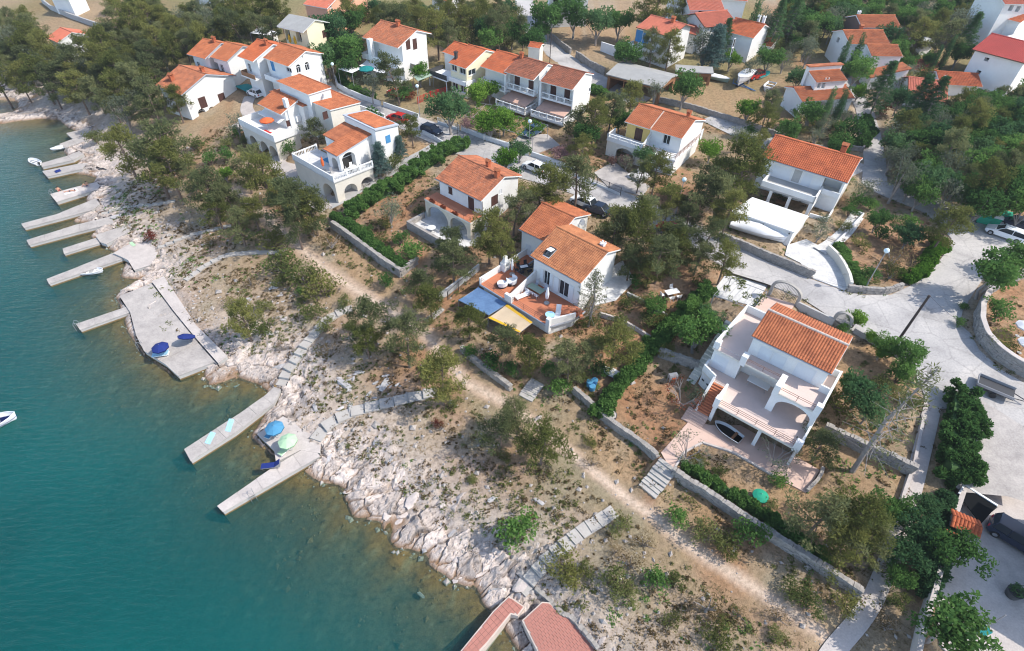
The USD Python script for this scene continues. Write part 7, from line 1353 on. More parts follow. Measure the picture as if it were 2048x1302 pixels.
# vines over a frame of wires in the court beside the wide arched gate, and over the pergolas of the terraced pair
def pergola(label, px, z, bars=7, leaf=10, mt='leaf_bright'):
    c = [P(u, v, z) for u, v in px]; path = thing('vine_pergola', label, 'pergola', (0, 0, 0)); fr = MB(); r = np.random.default_rng(len(label))
    for k in range(bars): a = c[0] + (c[1] - c[0]) * k / (bars - 1); b = c[3] + (c[2] - c[3]) * k / (bars - 1); fr.tube(a, b, .03, n=5)
    for a, b in ((0, 1), (3, 2)): fr.tube(c[a], c[b], .04, n=5)
    part(path, 'frame', fr, 'metal_grey')
    for p in c: part(path, 'post', MB().tube((p[0], p[1], float(H(p[0], p[1])[0]) - .3), p, .05, n=6), 'metal_grey')
    cl = [((c[0] + (c[1] - c[0]) * a + ((c[3] + (c[2] - c[3]) * a) - (c[0] + (c[1] - c[0]) * a)) * b) + r.normal(0, .1, 3), r.uniform(.35, .6)) for a, b in r.uniform(0, 1, (leaf, 2))]; part(path, 'vine', leaves(cl, 60, .22, .15, r), mt)
pergola('wire vine pergola over the grey court beside the wide arched gate', [(1462, 556), (1534, 584), (1506, 620), (1428, 590)], 10.3, 8, 12, 'leaf_scrub')
pergola('green vine pergola before the right terraced house', [(1036, 232), (1096, 250), (1066, 276), (1000, 256)], 11.4, 5, 55)
pergola('green vine pergola before the left terraced house', [(960, 206), (1010, 214), (990, 246), (930, 232)], 11.2, 5, 34)
# ------------------------------------------------------------------ vehicles, boats, lamps, parasols, furniture, people
def gxy(u, v, z=None): return G(u, v) if z is None else P(u, v, z)
def heading(a, b, z=None):
    A, B = gxy(*a, z), gxy(*b, z); return A, math.degrees(math.atan2(B[1] - A[1], B[0] - A[0]))
def hull(pts): return m3.Manifold.hull_points(np.asarray(pts, float))
def car(label, front, rear, paint, L=4.3, W=1.75, Hh=1.48, style='hatch', name='parked_car', group=None, z=None):
    A, B = gxy(*front, z), gxy(*rear, z); c = (A + B) / 2; rot = math.degrees(math.atan2(A[1] - B[1], A[0] - B[0])); path = thing(name, label, 'car', (c[0], c[1], max(float(H(c[0], c[1])[0]), c[2] if z else -9) + .03), rot, group); l, w = L / 2, W / 2
    body = hull([(x, s * y, zz) for s in (-1, 1) for x, y, zz in ((-l, w * .82, .38), (-l + .08, w * .9, .80), (-l + .25, w, .30), (l - .35, w, .30), (l - .06, w * .78, .42), (l - .12, w * .74, .66), (l - 1.05, w * .95, .92), (-l + .3, w * .97, .92), (-l + .1, w * .8, .92))])
    for x in (-l + .78, l - .82):
        for s in (-1, 1): body = body - m3.Manifold.cylinder(.34, .36, .36, 18).rotate([90, 0, 0]).translate([x, s * w + (.17 if s > 0 else .17), .33])
    back = {'hatch': (-l + .18, -l + .62), 'estate': (-l + .12, -l + .42), 'sedan': (-l + .75, -l + 1.35)}[style]; fr = (l - 1.12, l - 1.95)
    cab = hull([(x, s * y, zz) for s in (-1, 1) for x, y, zz in ((back[0], w * .9, .90), (fr[0], w * .9, .90), (fr[1], w * .76, Hh - .05), (back[1], w * .76, Hh - .05))])
    part(path, 'body', MB().man(body), paint, smooth=35); g = part(path, 'windows', MB().man(cab), 'glass')
    roof = hull([(x, s * y, zz) for s in (-1, 1) for x, y, zz in ((back[1] - .06, w * .765, Hh - .06), (fr[1] + .06, w * .765, Hh - .06), (back[1] + .1, w * .66, Hh), (fr[1] - .12, w * .66, Hh))]); part(path, 'roof', MB().man(roof), paint, smooth=35)
    pl = MB()
    for s in (-1, 1):
        for xa, xb in ((fr[0], fr[1]), (back[0], back[1]), ((fr[1] + back[1]) / 2 + .06, (fr[1] + back[1]) / 2 + .06)): pl.tube((xa, s * w * .905, .9), (xb, s * w * .775, Hh - .04), .045, n=5)
    part(path, 'roof_pillars', pl, paint)
    for x in (-l + .78, l - .82):
        for s in (-1, 1): wh = part(path, 'wheel', MB().tube((x, s * (w - .20), .32), (x, s * (w - .01), .32), .32, n=16), 'rubber'); part(wh, 'rim', MB().tube((x, s * (w - .03), .32), (x, s * (w + .005), .32), .19, n=12), 'metal_grey')
    for s in (-1, 1):
        part(path, 'headlight', MB().box(l - .24, l - .10, s * w * .5 - .17 * 1, s * w * .5 + .17, .56, .68), 'frame_white'); part(path, 'tail_light', MB().box(-l + .01, -l + .10, s * w * .66 - .12, s * w * .66 + .12, .62, .84), 'swim_red'); part(path, 'mirror', MB().box(fr[0] - .3, fr[0] - .14, s * (w + .12) - .09, s * (w + .12) + .09, .88, 1.02), paint)
    return path
car('white estate car parked at the top of the junction by the green containers', (1968, 460), (2044, 486), 'car_white', 4.6, 1.8, 1.5, 'estate')
car('dark car behind the white estate car at the right edge', (2002, 446), (2052, 462), 'car_dark', 4.4, 1.75, 1.45, 'hatch')
car('white hatchback parked along the street behind the arched house', (1046, 331), (1091, 350), 'car_white', 4.1, 1.7, 1.5, 'hatch')
car('dark blue hatchback parked at the grey wall stub on the street', (882, 273), (846, 260), 'car_dark', 4.1, 1.7, 1.45, 'hatch')
car('blue-grey car on the parking bay under the vine pergola', (1048, 276), (1080, 262), 'car_blue', 4.2, 1.75, 1.5, 'hatch', z=9.05)
car('white car by the iron street fence behind the rear house', (1152, 404), (1180, 416), 'car_white', 4.0, 1.7, 1.5, 'hatch')
car('black car parked next to the white one at the iron street fence', (1176, 418), (1212, 430), 'car_dark', 4.3, 1.75, 1.42, 'sedan')
car('red car half hidden by a tree crown on the street above the balustrade villa', (778, 238), (812, 246), 'car_red', 4.1, 1.7, 1.5, 'hatch')
car('red car in the shady yard before the veranda house', (780, 188), (808, 196), 'car_red', 4.0, 1.7, 1.5, 'hatch')
car('white car under the teal carport roof', (497, 186), (526, 196), 'car_white', 4.0, 1.7, 1.5, 'hatch')
car('small red car on the street under the pines', (1324, 458), (1352, 470), 'car_red', 3.8, 1.65, 1.45, 'hatch')
car('red car beside the white yacht in the boat yard', (1500, 160), (1518, 154), 'car_red', 4.0, 1.7, 1.5, 'hatch')
car('silver car at the edge of the far lane, upper right', (1560, 84), (1580, 80), 'car_blue', 4.0, 1.7, 1.5, 'hatch')
car('dark teal car beside the yellow house among bushes', (672, 96), (690, 102), 'car_dark', 4.0, 1.7, 1.5, 'hatch')

def boat(label, bow, stern, L=None, W=1.35, Dp=.5, hullm='gelcoat', inner='concrete_pale', z=0.05, cover=None, motor=True, name='boat', cabin=False, seats=2, cat='boat'):
    A, B = gxy(*bow, z) if z is not None else G(*bow), gxy(*stern, z) if z is not None else G(*stern); c = (A + B) / 2; L = L or float(np.linalg.norm((A - B)[:2])); rot = math.degrees(math.atan2(A[1] - B[1], A[0] - B[0])); path = thing(name, label, cat, (c[0], c[1], c[2]), rot)
    n = 12; xs = np.linspace(-L / 2, L / 2, n); t = (xs + L / 2) / L; hb = W / 2 * np.where(t < .5, .86 + .14 * np.sin(t * math.pi), np.maximum(0, np.cos((t - .5) * math.pi)) ** .62); hb[-1] = .03; sheer = Dp * (1 + .45 * np.maximum(t - .3, 0) ** 2)
    V, F = [], []
    for x, b, s, q in zip(xs, hb, sheer, t): V += [(x, -b, s), (x - .15 * q * (x > 0), -b * .72, s * .25), (x - .3 * q * (x > 0), 0, -.16 + .25 * max(q - .75, 0)), (x - .15 * q * (x > 0), b * .72, s * .25), (x, b, s)]
    for i in range(n - 1):
        for k in range(4): F.append((i * 5 + k, (i + 1) * 5 + k, (i + 1) * 5 + k + 1, i * 5 + k + 1))
    mb = MB().add(V, [f[::-1] for f in F]); mb.add(V, [(0, 1, 2, 2), (0, 2, 3, 3), (0, 3, 4, 4)]); mb.add(V, F); part(path, 'hull', mb, hullm, smooth=40)
    fl = MB(); Q = []
    for x, b, s in zip(xs, hb, sheer): Q += [(x, -b * .86, s * .45), (x, b * .86, s * .45)]
    fl.add(Q, [(2 * i, 2 * i + 2, 2 * i + 3, 2 * i + 1) for i in range(n - 1)][::1]); fl.add(Q, [(2 * i + 1, 2 * i + 3, 2 * i + 2, 2 * i) for i in range(n - 1)]); part(path, 'floor', fl, inner)
    gw = MB()
    for s_ in (-1, 1): gw.path([(x, s_ * b, s) for x, b, s in zip(xs, hb, sheer)], .045, n=5)
    part(path, 'gunwale', gw, hullm)
    if cover:
        C = []; k = 7
        for x, b, s, q in zip(xs, hb, sheer, t):
            rise = (.55 if cabin else .28) * math.sin(math.pi * min(1, .12 + q * .86)) * (1.25 if cabin and .25 < q < .6 else 1)
            for j in range(k): a = math.pi * j / (k - 1); C.append((x, -math.cos(a) * (b + .05), s + .02 + rise * math.sin(a) ** .8 + .03 * math.sin(5 * x + j)))
        part(path, 'cover', MB().add(C, [(i * k + j, (i + 1) * k + j, (i + 1) * k + j + 1, i * k + j + 1) for i in range(n - 1) for j in range(k - 1)]), cover, smooth=50)
    else:
        for i in range(seats): x = -L * .25 + i * L * .32; b = float(np.interp(x, xs, hb)) * .9; part(path, 'seat', MB().box(x - .13, x + .13, -b, b, Dp * .62, Dp * .72), 'timber' if hullm != 'gelcoat' else 'white_paint')
        if cabin: part(path, 'cabin', MB().man(hull([(x, s * y, zz) for s in (-1, 1) for x, y, zz in ((-.2, W * .3, Dp * .8), (L * .26, W * .22, Dp * .9), (L * .16, W * .2, Dp + .55), (-.1, W * .26, Dp + .62))])), 'gelcoat', smooth=30); part(path, 'windscreen', MB().man(hull([(x, s * y, zz) for s in (-1, 1) for x, y, zz in ((L * .262, W * .18, Dp + .08), (L * .18, W * .17, Dp + .5), (L * .2, W * .16, Dp + .5))])), 'glass')
    if motor: mt = MB().man(hull([(-L / 2 - a, y, zz) for a in (.02, .34) for y in (-.13, .13) for zz in (Dp * .7, Dp * 1.25)])); part(path, 'outboard_motor', mt.box(-L / 2 - .22, -L / 2 - .08, -.05, .05, -.3, Dp * .7), 'metal_dark')
    return path
boat('white rowing boat with two thwarts moored beside the long jetty', (209, 544), (167, 549), W=1.25, motor=False, inner='frame_white')
boat('white motor boat with dark outboard moored at a jetty end, upper left', (60, 322), (82, 332), 2.8, 1.4, .55, inner='fascia_grey')
boat('small white dinghy floating beside the low slab landing', (104, 301), (132, 296), 2.6, 1.1, .3, motor=False, cover='white_cloth')
boat('white motor boat with navy deck cut by the left edge', (10, 846), (-64, 874), 6.0, 2.2, .8, cabin=True, inner='navy_cloth', motor=False)
boat('long speedboat under white cover on the ground before the flat garage roof', (1572, 486), (1458, 452), 7.2, 2.1, .8, z=9.35, cover='white_cloth', cabin=True, motor=False)
boat('grey inflatable dinghy with black floor parked under the stepped villa', (1434, 852), (1474, 880), 3.0, 1.4, .42, 'car_silver', 'rubber', z=4.95, motor=False, seats=1)
boat('white sailing yacht hull standing on a blue trailer in the boat yard', (1474, 172), (1500, 152), 6.2, 2.3, 1.3, z=12.0, motor=False, cover='white_paint')
boat('low grey-green sailing dinghy lying in the boat yard', (1450, 163), (1412, 154), 5.4, 1.6, .6, 'hull_green', z=11.4, motor=False, cover='white_cloth')
boat('boat under teal tarpaulin at the back of the boat yard', (1534, 152), (1514, 160), 4.2, 1.7, .7, 'hull_green', z=11.4, motor=False, cover='teal_cloth')
boat('open white boat with upright hoops at the right of the boat yard', (1528, 186), (1544, 170), 4.6, 1.8, .7, z=11.2, motor=False, seats=3)
boat('small blue and white boat lying in the shady garden by the long hedge', (1206, 742), (1240, 758), 2.8, 1.1, .4, 'hull_blue', z=None, motor=False, cover='white_cloth')
boat('small white covered boat in the walled garden left of the street', (690, 228), (702, 216), 3.2, 1.4, .6, z=8.4, motor=False, cover='white_cloth')
g = P(1487, 178, 10.9); t_ = thing('boat_trailer', 'blue two-wheeled trailer carrying the white yacht in the boat yard', 'trailer', g, -55)
part(t_, 'frame', MB().tube((-2.4, -.6, .5), (2.6, 0, .5), .07).tube((-2.4, .6, .5), (2.6, 0, .5), .07).tube((-1, -.8, .5), (-1, .8, .5), .06).tube((-2.2, -.6, .5), (-2.2, -.6, 1.3), .05).tube((-2.2, .6, .5), (-2.2, .6, 1.3), .05), 'hull_blue')
for s in (-1, 1): part(t_, 'wheel', MB().tube((-1, s * .8, .3), (-1, s * 1.0, .3), .3, n=14), 'rubber')

A_, rot = heading((1962, 772), (2004, 790)); c_ = G(1984, 783)
t_ = thing('flatbed_trailer', 'small flatbed trailer standing alone at the edge of the concrete yard', 'trailer', c_, rot)
part(t_, 'bed', MB().box(-1.6, 1.6, -.85, .85, .55, .65), 'metal_dark'); part(t_, 'side_rails', MB().box(-1.6, 1.6, -.88, -.82, .65, .95).box(-1.6, 1.6, .82, .88, .65, .95).box(-1.63, -1.58, -.85, .85, .65, .95), 'metal_grey'); part(t_, 'drawbar', MB().tube((1.6, -.4, .55), (2.9, 0, .5), .05).tube((1.6, .4, .55), (2.9, 0, .5), .05), 'metal_dark')
for s in (-1, 1): part(t_, 'wheel', MB().tube((0, s * .9, .3), (0, s * 1.08, .3), .3, n=14), 'rubber')
for k, (u, v, lab) in enumerate(((1962, 446, 'first green waste container behind the white estate car'), (1982, 448, 'second green waste container behind the white estate car, next to the first'), (2000, 440, 'third green waste container, farthest along the row'))):
    g = G(u, v); t_ = thing('waste_container', lab, 'container', g, -28, 'green waste containers'); part(t_, 'body', MB().man(hull([(x * a, y * a, zz) for x in (-.8, .8) for y in (-.5, .5) for a, zz in ((.85, .15), (1, 1.15))])), 'green_cloth'); part(t_, 'lid', MB().man(hull([(x, y, zz) for x in (-.85, .85) for y, zz in ((-.55, 1.16), (.55, 1.16), (-.3, 1.36), (.3, 1.36))])), 'white_paint' if k == 1 else 'green_cloth')
    for x in (-.6, .6): part(t_, 'wheel', MB().tube((x, -.45, .08), (x, .45, .08), .09, n=8), 'rubber')

def lamp(label, u, v, h=5.4, globe=.30):
    g = G(u, v); p = thing('street_lamp', label, 'street lamp', g); part(p, 'post', MB().tube((0, 0, -.3), (0, 0, .9), .085, n=8).tube((0, 0, .9), (0, 0, h - .2), .055, .045, n=8), 'metal_grey'); sp = trimesh.creation.icosphere(2, globe); sp.apply_translation([0, 0, h + .05]); part(p, 'globe', MB().tm(sp), 'lamp_globe', smooth=True); part(p, 'collar', MB().tube((0, 0, h - .3), (0, 0, h - .16), .12, n=10), 'metal_grey')
lamp('tall globe lamp at the stone wall corner of the road junction', 1729, 578, 5.6)
lamp('globe street lamp among the trees before the loggia house', 1350, 432, 5.6); lamp('globe street lamp before the vine pergola of the terraced pair', 1057, 309, 5.5); lamp('globe street lamp left of the round street tree', 840, 234, 5.4); lamp('globe street lamp at the lane corner by the clipped hedge', 674, 178, 4.6)
lamp('globe lamp in front of the right wood above the white estate car', 1940, 428, 3.2); lamp('distant globe lamp before the dark conifers at the top', 1514, 44, 5.0)
g = G(1790, 690); t_ = thing('utility_pole', 'dark wooden utility pole leaning over the road junction', 'utility pole', g); top = P(1859, 591, g[2] + 7.4) - g; part(t_, 'pole', MB().tube((0, 0, -.5), top, .16, .11, n=9), 'pole_wood'); part(t_, 'insulators', MB().tube(top + [-.2, 0, -.1], top + [.2, 0, -.1], .05, n=5), 'metal_dark')
wire_to = [(P(1540, 520, 15.5), 'w1'), (P(2060, 690, 15), 'w2')]
for q, _ in wire_to:
    a, b = g + top, q; w = MB(); w.path([a + (b - a) * s - np.array([0, 0, 1.2 * math.sin(math.pi * s)]) - g for s in np.linspace(0, 1, 9)], .012, n=4); part(t_, 'wire', w, 'metal_dark')
g = G(917, 298); t_ = thing('metal_pole', 'thin dark metal pole at the street edge right of the dark blue car', 'pole', g); part(t_, 'shaft', MB().tube((0, 0, -.3), (0, 0, 4.4), .05, n=6), 'metal_dark'); part(t_, 'cap', MB().tube((0, 0, 4.4), (0, 0, 4.55), .08, n=6), 'metal_dark')
g = G(1099, 130); t_ = thing('metal_pole', 'slim pole behind the roof ridge of the terraced pair', 'pole', g); part(t_, 'shaft', MB().tube((0, 0, -.3), (0, 0, 7.0), .08, n=6), 'pole_wood')

def parasol(label, xyz, cloth, r=1.0, h=2.1, tilt=(0, 0), n=8, sag=.45, rim=None, group=None):
    p = thing('parasol', label, 'parasol', xyz, 0, group); a = np.arange(n) * 2 * math.pi / n + .2; tx, ty = tilt
    f = lambda x, y, z: (x, y, z + x * tx + y * ty); V = [f(0, 0, h)] + [f(math.cos(t) * r * .55, math.sin(t) * r * .55, h - sag * .42) for t in a] + [f(math.cos(t) * r, math.sin(t) * r, h - sag) for t in a] + [f(math.cos(t) * r * 1.0, math.sin(t) * r * 1.0, h - sag - .14) for t in a]
    F = []
    for i in range(n): j = (i + 1) % n; F += [(0, 1 + i, 1 + j), (1 + i, 1 + n + i, 1 + n + j), (1 + i, 1 + n + j, 1 + j), (1 + n + i, 1 + 2 * n + i, 1 + 2 * n + j), (1 + n + i, 1 + 2 * n + j, 1 + n + j)]
    mb = MB().add(V, F); mb.add(np.array(V) - [0, 0, .015], [q[::-1] for q in F]); part(p, 'canopy', mb, cloth); part(p, 'pole', MB().tube((0, 0, -.05), f(0, 0, h + .1), .022, n=6), 'metal_grey'); part(p, 'base', MB().tube((0, 0, 0), (0, 0, .08), .22, n=12), 'concrete_grey'); rb = MB()
    for t in a: rb.tube(f(0, 0, h - .04), f(math.cos(t) * r, math.sin(t) * r, h - sag - .02), .009, n=4)
    part(p, 'ribs', rb, 'metal_grey'); return p
parasol('bright blue parasol on the pale bathing platform', P(556, 872, .78), 'blue_cloth', 1.0, 1.9); parasol('mint green parasol on the pale bathing platform', P(582, 898, .78), 'mint_cloth', 1.0, 1.9)
parasol('navy parasol nearer the water on the broad bathing platform', P(329, 710, .8), 'navy_cloth', .98, 1.8); parasol('tilted navy parasol at the strip edge of the broad bathing platform', P(380, 687, .8), 'navy_cloth', .95, 1.7, tilt=(-.15, -.55))
g = G(1516, 1000); parasol('emerald parasol low on the dry lawn below the pink driveway', g, 'green_cloth', .72, 1.1, n=16, sag=.3)
parasol('turquoise and white parasol in the garden of the balcony house', P(735, 158, 10.4), 'teal_cloth', 1.5, 2.4, group=None); parasol('white parasol in the garden at the right edge', G(2034, 672), 'white_cloth', .95, 2.0); parasol('pale blue-white parasol below the first one at the right edge', G(2038, 706), 'white_cloth', .95, 2.0)
parasol('orange parasol on the white terrace of the staggered villa', SPOT['stag_terrace'], 'orange_cloth', 1.2, 2.2)
def closed_parasol(label, xyz, cloth, h=2.4, r=.16):
    p = thing('closed_parasol', label, 'parasol', xyz); mb = MB(); zs = (.75, .95, 1.4, 1.9, h - .1, h); rs = (r * .7, r, r * 1.15, r * .8, r * .35, .02)
    for i in range(5): mb.tube((0, 0, zs[i]), (0, 0, zs[i + 1]), rs[i], rs[i + 1], 9)
    part(p, 'cloth', mb, cloth); part(p, 'pole', MB().tube((0, 0, 0), (0, 0, h + .08), .02, n=6), 'metal_grey'); part(p, 'base', MB().tube((0, 0, 0), (0, 0, .09), .34, n=12), 'concrete_grey')
closed_parasol('closed white parasol beside the long table on the red terrace', SPOT['umb_white'], 'white_cloth', 2.5, .22); closed_parasol('closed grey-white parasol at the fireplace of the red terrace', SPOT['umb_closed'], 'white_cloth', 2.5, .15)
closed_parasol('left closed yellow parasol on the balcony of the grey-roofed house', SPOT['grey_balcony'], 'yellow_cloth', 2.3, .24); closed_parasol('right closed yellow parasol on the balcony of the grey-roofed house', SPOT['grey_balcony2'], 'yellow_cloth', 2.3, .24); closed_parasol('closed orange parasol on the balustraded terrace', SPOT['balu_orange'], 'orange_cloth', 2.3, .2)

EA = math.degrees(A_TERR.ang)
def table(label, xyz, rot, L, W, h=.74, m='concrete_pale', leg='metal_grey', name='table', round_=False):
    p = thing(name, label, 'table', xyz, rot); part(p, 'tabletop', MB().tube((0, 0, h - .04), (0, 0, h), L / 2, n=20) if round_ else MB().box(-L / 2, L / 2, -W / 2, W / 2, h - .04, h), m)
    for sx in (-1, 1):
        for sy in (-1, 1): k = .6 if round_ else .92; part(p, 'leg', MB().tube((sx * L / 2 * k * .9, sy * W / 2 * k * .9, 0), (sx * L / 2 * k * .8, sy * W / 2 * k * .8, h - .04), .025, n=5), leg)
def chair(label, xyz, rot, m='white_paint', group=None):
    p = thing('chair', label, 'chair', xyz, rot, group); part(p, 'seat', MB().box(-.22, .22, -.22, .22, .42, .46), m); part(p, 'backrest', MB().man(hull([(x, y, zz) for x in (-.22, .22) for y, zz in ((.20, .46), (.24, .46), (.28, .92), (.32, .92))])), m)
    for sx in (-1, 1):
        for sy in (-1, 1): part(p, 'leg', MB().tube((sx * .2, sy * .2, 0), (sx * .19, sy * .19, .43), .02, n=5), m)
def off(base, x, y, ang): a = math.radians(ang); return np.array([base[0] + x * math.cos(a) - y * math.sin(a), base[1] + x * math.sin(a) + y * math.cos(a), base[2]])
t0 = SPOT['table']; table('long pale green table on the red terrace', t0, EA, 2.2, 1.0, m='hull_green')
for k, (x, y, r) in enumerate(((-.7, -.75, 180), (0, -.75, 180), (.7, -.75, 180), (-.7, .8, 0), (.7, .8, 0))): chair('grey chair at the long green table on the red terrace', off(t0, x, y, EA), EA + r, 'fascia_grey', 'chairs at the long green table')
t0 = SPOT['dining']; table('dark dining table with pale runner on the red terrace', t0, EA + 60, 1.5, .9, m='dark_wicker', leg='dark_wicker'); r_ = thing('table_runner', 'pale blue-white cloth lying on the dark dining table', 'cloth', off(t0, 0, 0, 0) + [0, 0, .741], EA + 60); part(r_, 'cloth', MB().box(-.5, .5, -.25, .25, 0, .012), 'white_cloth')
for k, (x, y, r) in enumerate(((-.5, -.75, 180), (.5, -.75, 180), (-.5, .75, 0), (.5, .75, 0), (-1.0, 0, 90), (1.0, 0, -90))): chair('dark wicker chair round the dark dining table', off(t0, *(off(np.zeros(3), x, y, 60)[:2]), EA), EA + 60 + r, 'dark_wicker', 'chairs at the dark dining table')
def lounger(label, xyz, rot, m='white_cloth', frame='white_paint', up=.45, name='sun_lounger'):
    p = thing(name, label, 'sun lounger', xyz, rot); part(p, 'frame', MB().box(-.95, .95, -.32, .32, .26, .31), frame); part(p, 'cushion', MB().box(-.93, .35, -.3, .3, .312, .38), m); part(p, 'backrest', MB().man(hull([(x, y, zz) for y in (-.3, .3) for x, zz in ((.36, .312), (.36, .39), (.95, .32 + up), (.98, .26 + up))])), m)
    for x in (-.8, .7):
        for y in (-.28, .28): part(p, 'leg', MB().tube((x, y, 0), (x, y, .27), .025, n=5), frame)
lounger('white sun lounger on the red terrace', SPOT['lounger'], EA + 75)
def pod(label, xyz, m, rot=0):
    p = thing('lounge_chair', label, 'chair', xyz, rot); part(p, 'shell', MB().man(m3.Manifold.cylinder(.36, .62, .7, 20)), 'dark_wicker'); part(p, 'cushion', MB().man(m3.Manifold.cylinder(.12, .6, .6, 20).translate([0, 0, .362])), m); b = m3.Manifold.cylinder(.62, .74, .78, 20) - m3.Manifold.cylinder(1, .64, .66, 20).translate([0, 0, -.1]) - man_box(-1, .1, -1, 1, -1, 2); part(p, 'back', MB().man(b.translate([0, 0, .3])), 'white_cloth')
pod('round lounge chair with white cushion at the railing of the red terrace', SPOT['pod'], 'white_cloth', EA); pod('round lounge chair with white back near the dividing wall of the red terrace', SPOT['pod2'], 'white_cloth', EA + 40)
table('round pale blue table at the corner of the red terrace', SPOT['disk'], EA, 1.15, 1.15, .7, 'towel_blue', round_=True); lounger('upright white garden chair behind the round pale blue table', SPOT['upright'], EA + 120, up=.95, name='garden_chair')
b_ = SPOT['bbq']; p = thing('outdoor_fireplace', 'white masonry garden fireplace on the left edge of the red terrace', 'fireplace', b_, EA + 90); fp = man_box(-.55, .55, -.4, .4, 0, 1.25) - man_box(-.38, .38, -.6, .15, .6, 1.1); part(p, 'hearth', MB().man(fp), 'white_plaster'); part(p, 'chimney', MB().man(hull([(x * a, y * a, z) for x in (-.5, .5) for y in (-.36, .36) for a, z in ((1, 1.25), (.5, 1.7))]) + man_box(-.25, .25, -.18, .18, 1.6, 2.1)), 'white_plaster')
p = thing('bench', 'low red brick bench at the house corner of the red terrace', 'bench', SPOT['bench'], EA - 35); part(p, 'seat', MB().box(-.9, .9, -.22, .22, .38, .45), 'terracotta_floor'); part(p, 'support', MB().box(-.7, -.5, -.2, .2, 0, .38).box(.5, .7, -.2, .2, 0, .38), 'chimney_brick')
VA = math.degrees(VILLA.ang)
t0 = SPOT['villa_table']; table('long white oval table under the upper terrace of the stepped villa', t0, VA, 2.2, 1.0, m='frame_white')
table('white round table in the courtyard of the arched house', SPOT['court_table'], 20, 1.2, 1.2, .72, 'frame_white', round_=True)
table('dark brown table on the porch of the loggia house', SPOT['porch_table'], -36, 1.6, .9, m='timber', leg='timber')
t0 = SPOT['balu_table']; table('white round table under the terrace arch of the balustrade villa', t0, 0, 1.1, 1.1, .72, 'white_paint', round_=True)
for k, a in enumerate((30, 120, 210, 300)): chair('white chair round the table under the terrace arch', off(t0, .8 * math.cos(math.radians(a)), .8 * math.sin(math.radians(a)), 0), a - 90, 'white_paint', 'chairs at the balustrade villa table')
chair('single grey chair on the balustraded terrace', SPOT['balu_chair'], 30, 'metal_grey'); r_ = thing('paddling_mat', 'blue mat on the balustraded terrace floor', 'mat', SPOT['balu_blue'] + [0, 0, .01], -40); part(r_, 'mat', MB().man(hull([(x * a, y * a, z) for x in (-.9, .9) for y in (-.6, .6) for a, z in ((1, 0), (.94, .05))])), 'blue_cloth')
t0 = G(1342, 592); table('white garden table under the pines right of the awning house', t0, 20, 1.7, .9, m='white_paint')
for k, (x, y, r) in enumerate(((-.5, -.8, 180), (.5, -.8, 180), (.5, .8, 0), (-1.2, .1, 90))): chair('white garden chair at the table under the pines', off(t0, x, y, 20), 20 + r, 'white_paint', 'white garden chairs under the pines')
g = G(1342, 764); p = thing('garden_grill', 'grey metal grill with small orange door on the garden earth', 'grill', g, 15); part(p, 'box', MB().box(-.45, .45, -.3, .3, .75, 1.05), 'metal_grey'); part(p, 'lid', MB().man(hull([(x, y, z) for x in (-.47, .47) for y, z in ((-.32, 1.052), (.32, 1.052), (-.2, 1.3), (.2, 1.3))])), 'metal_grey'); part(p, 'door', MB().box(-.2, .25, -.33, -.302, .78, .98), 'orange_cloth')
for sx in (-1, 1):
    for sy in (-1, 1): part(p, 'leg', MB().box(sx * .4 - .03, sx * .4 + .03, sy * .25 - .03, sy * .25 + .03, -.1, .75), 'metal_grey')
g = G(1219, 836); p = thing('covered_barbecue', 'black octagonal covered barbecue with pale ash-coloured top at the wall corner', 'barbecue', g, 10); part(p, 'drum', MB().man(m3.Manifold.cylinder(.62, .62, .74, 8)), 'metal_dark'); part(p, 'top', MB().man(m3.Manifold.cylinder(.14, .66, .3, 8).translate([0, 0, .622])), 'rubble')
r_ = np.random.default_rng(5)
for k, (u, v) in enumerate(((1178, 772), (1188, 768), (1184, 779))): g = G(u, v); p = thing('water_barrel', f'{("faded", "bright", "small")[k]} blue plastic barrel in the shady garden by the stone wall corner', 'barrel', g); part(p, 'drum', MB().man(m3.Manifold.cylinder(.75 - .1 * k, .34, .34, 16)), 'blue_cloth' if k != 1 else 'hull_blue'); part(p, 'rim', MB().man(m3.Manifold.cylinder(.05, .37, .37, 16).translate([0, 0, .752 - .1 * k])), 'blue_cloth')
# on the piers
def towel(label, px, z, m): q = [P(u, v, z) for u, v in px]; path = thing('beach_towel', label, 'towel', q[0]); V = np.array(q) - q[0]; g = MB(); n = 5; G_ = [V[0] + (V[1] - V[0]) * a + (V[3] - V[0]) * b + [0, 0, .012 + .012 * math.sin(7 * a + 5 * b)] for a in np.linspace(0, 1, n) for b in np.linspace(0, 1, n)]; g.add(G_, [(i * n + j, (i + 1) * n + j, (i + 1) * n + j + 1, i * n + j + 1) for i in range(n - 1) for j in range(n - 1)]); g.add(np.array(G_) - [0, 0, .008], [(i * n + j + 1, (i + 1) * n + j + 1, (i + 1) * n + j, i * n + j) for i in range(n - 1) for j in range(n - 1)]); part(path, 'cloth', g, m)
towel('patterned pale blue towel near the tip of the dark jetty', [(409, 886), (420, 889), (431, 866), (421, 863)], .785, 'towel_blue'); towel('plain light blue towel halfway along the dark jetty', [(450, 862), (461, 864), (469, 840), (458, 837)], .785, 'towel_blue'); towel('dark towel on the jetty below the motor boat', [(108, 342), (112, 346), (124, 341), (119, 338)], .69, 'navy_cloth'); towel('green towel on the rounded landing', [(258, 486), (266, 493), (272, 490), (264, 483)], .93, 'mint_cloth')
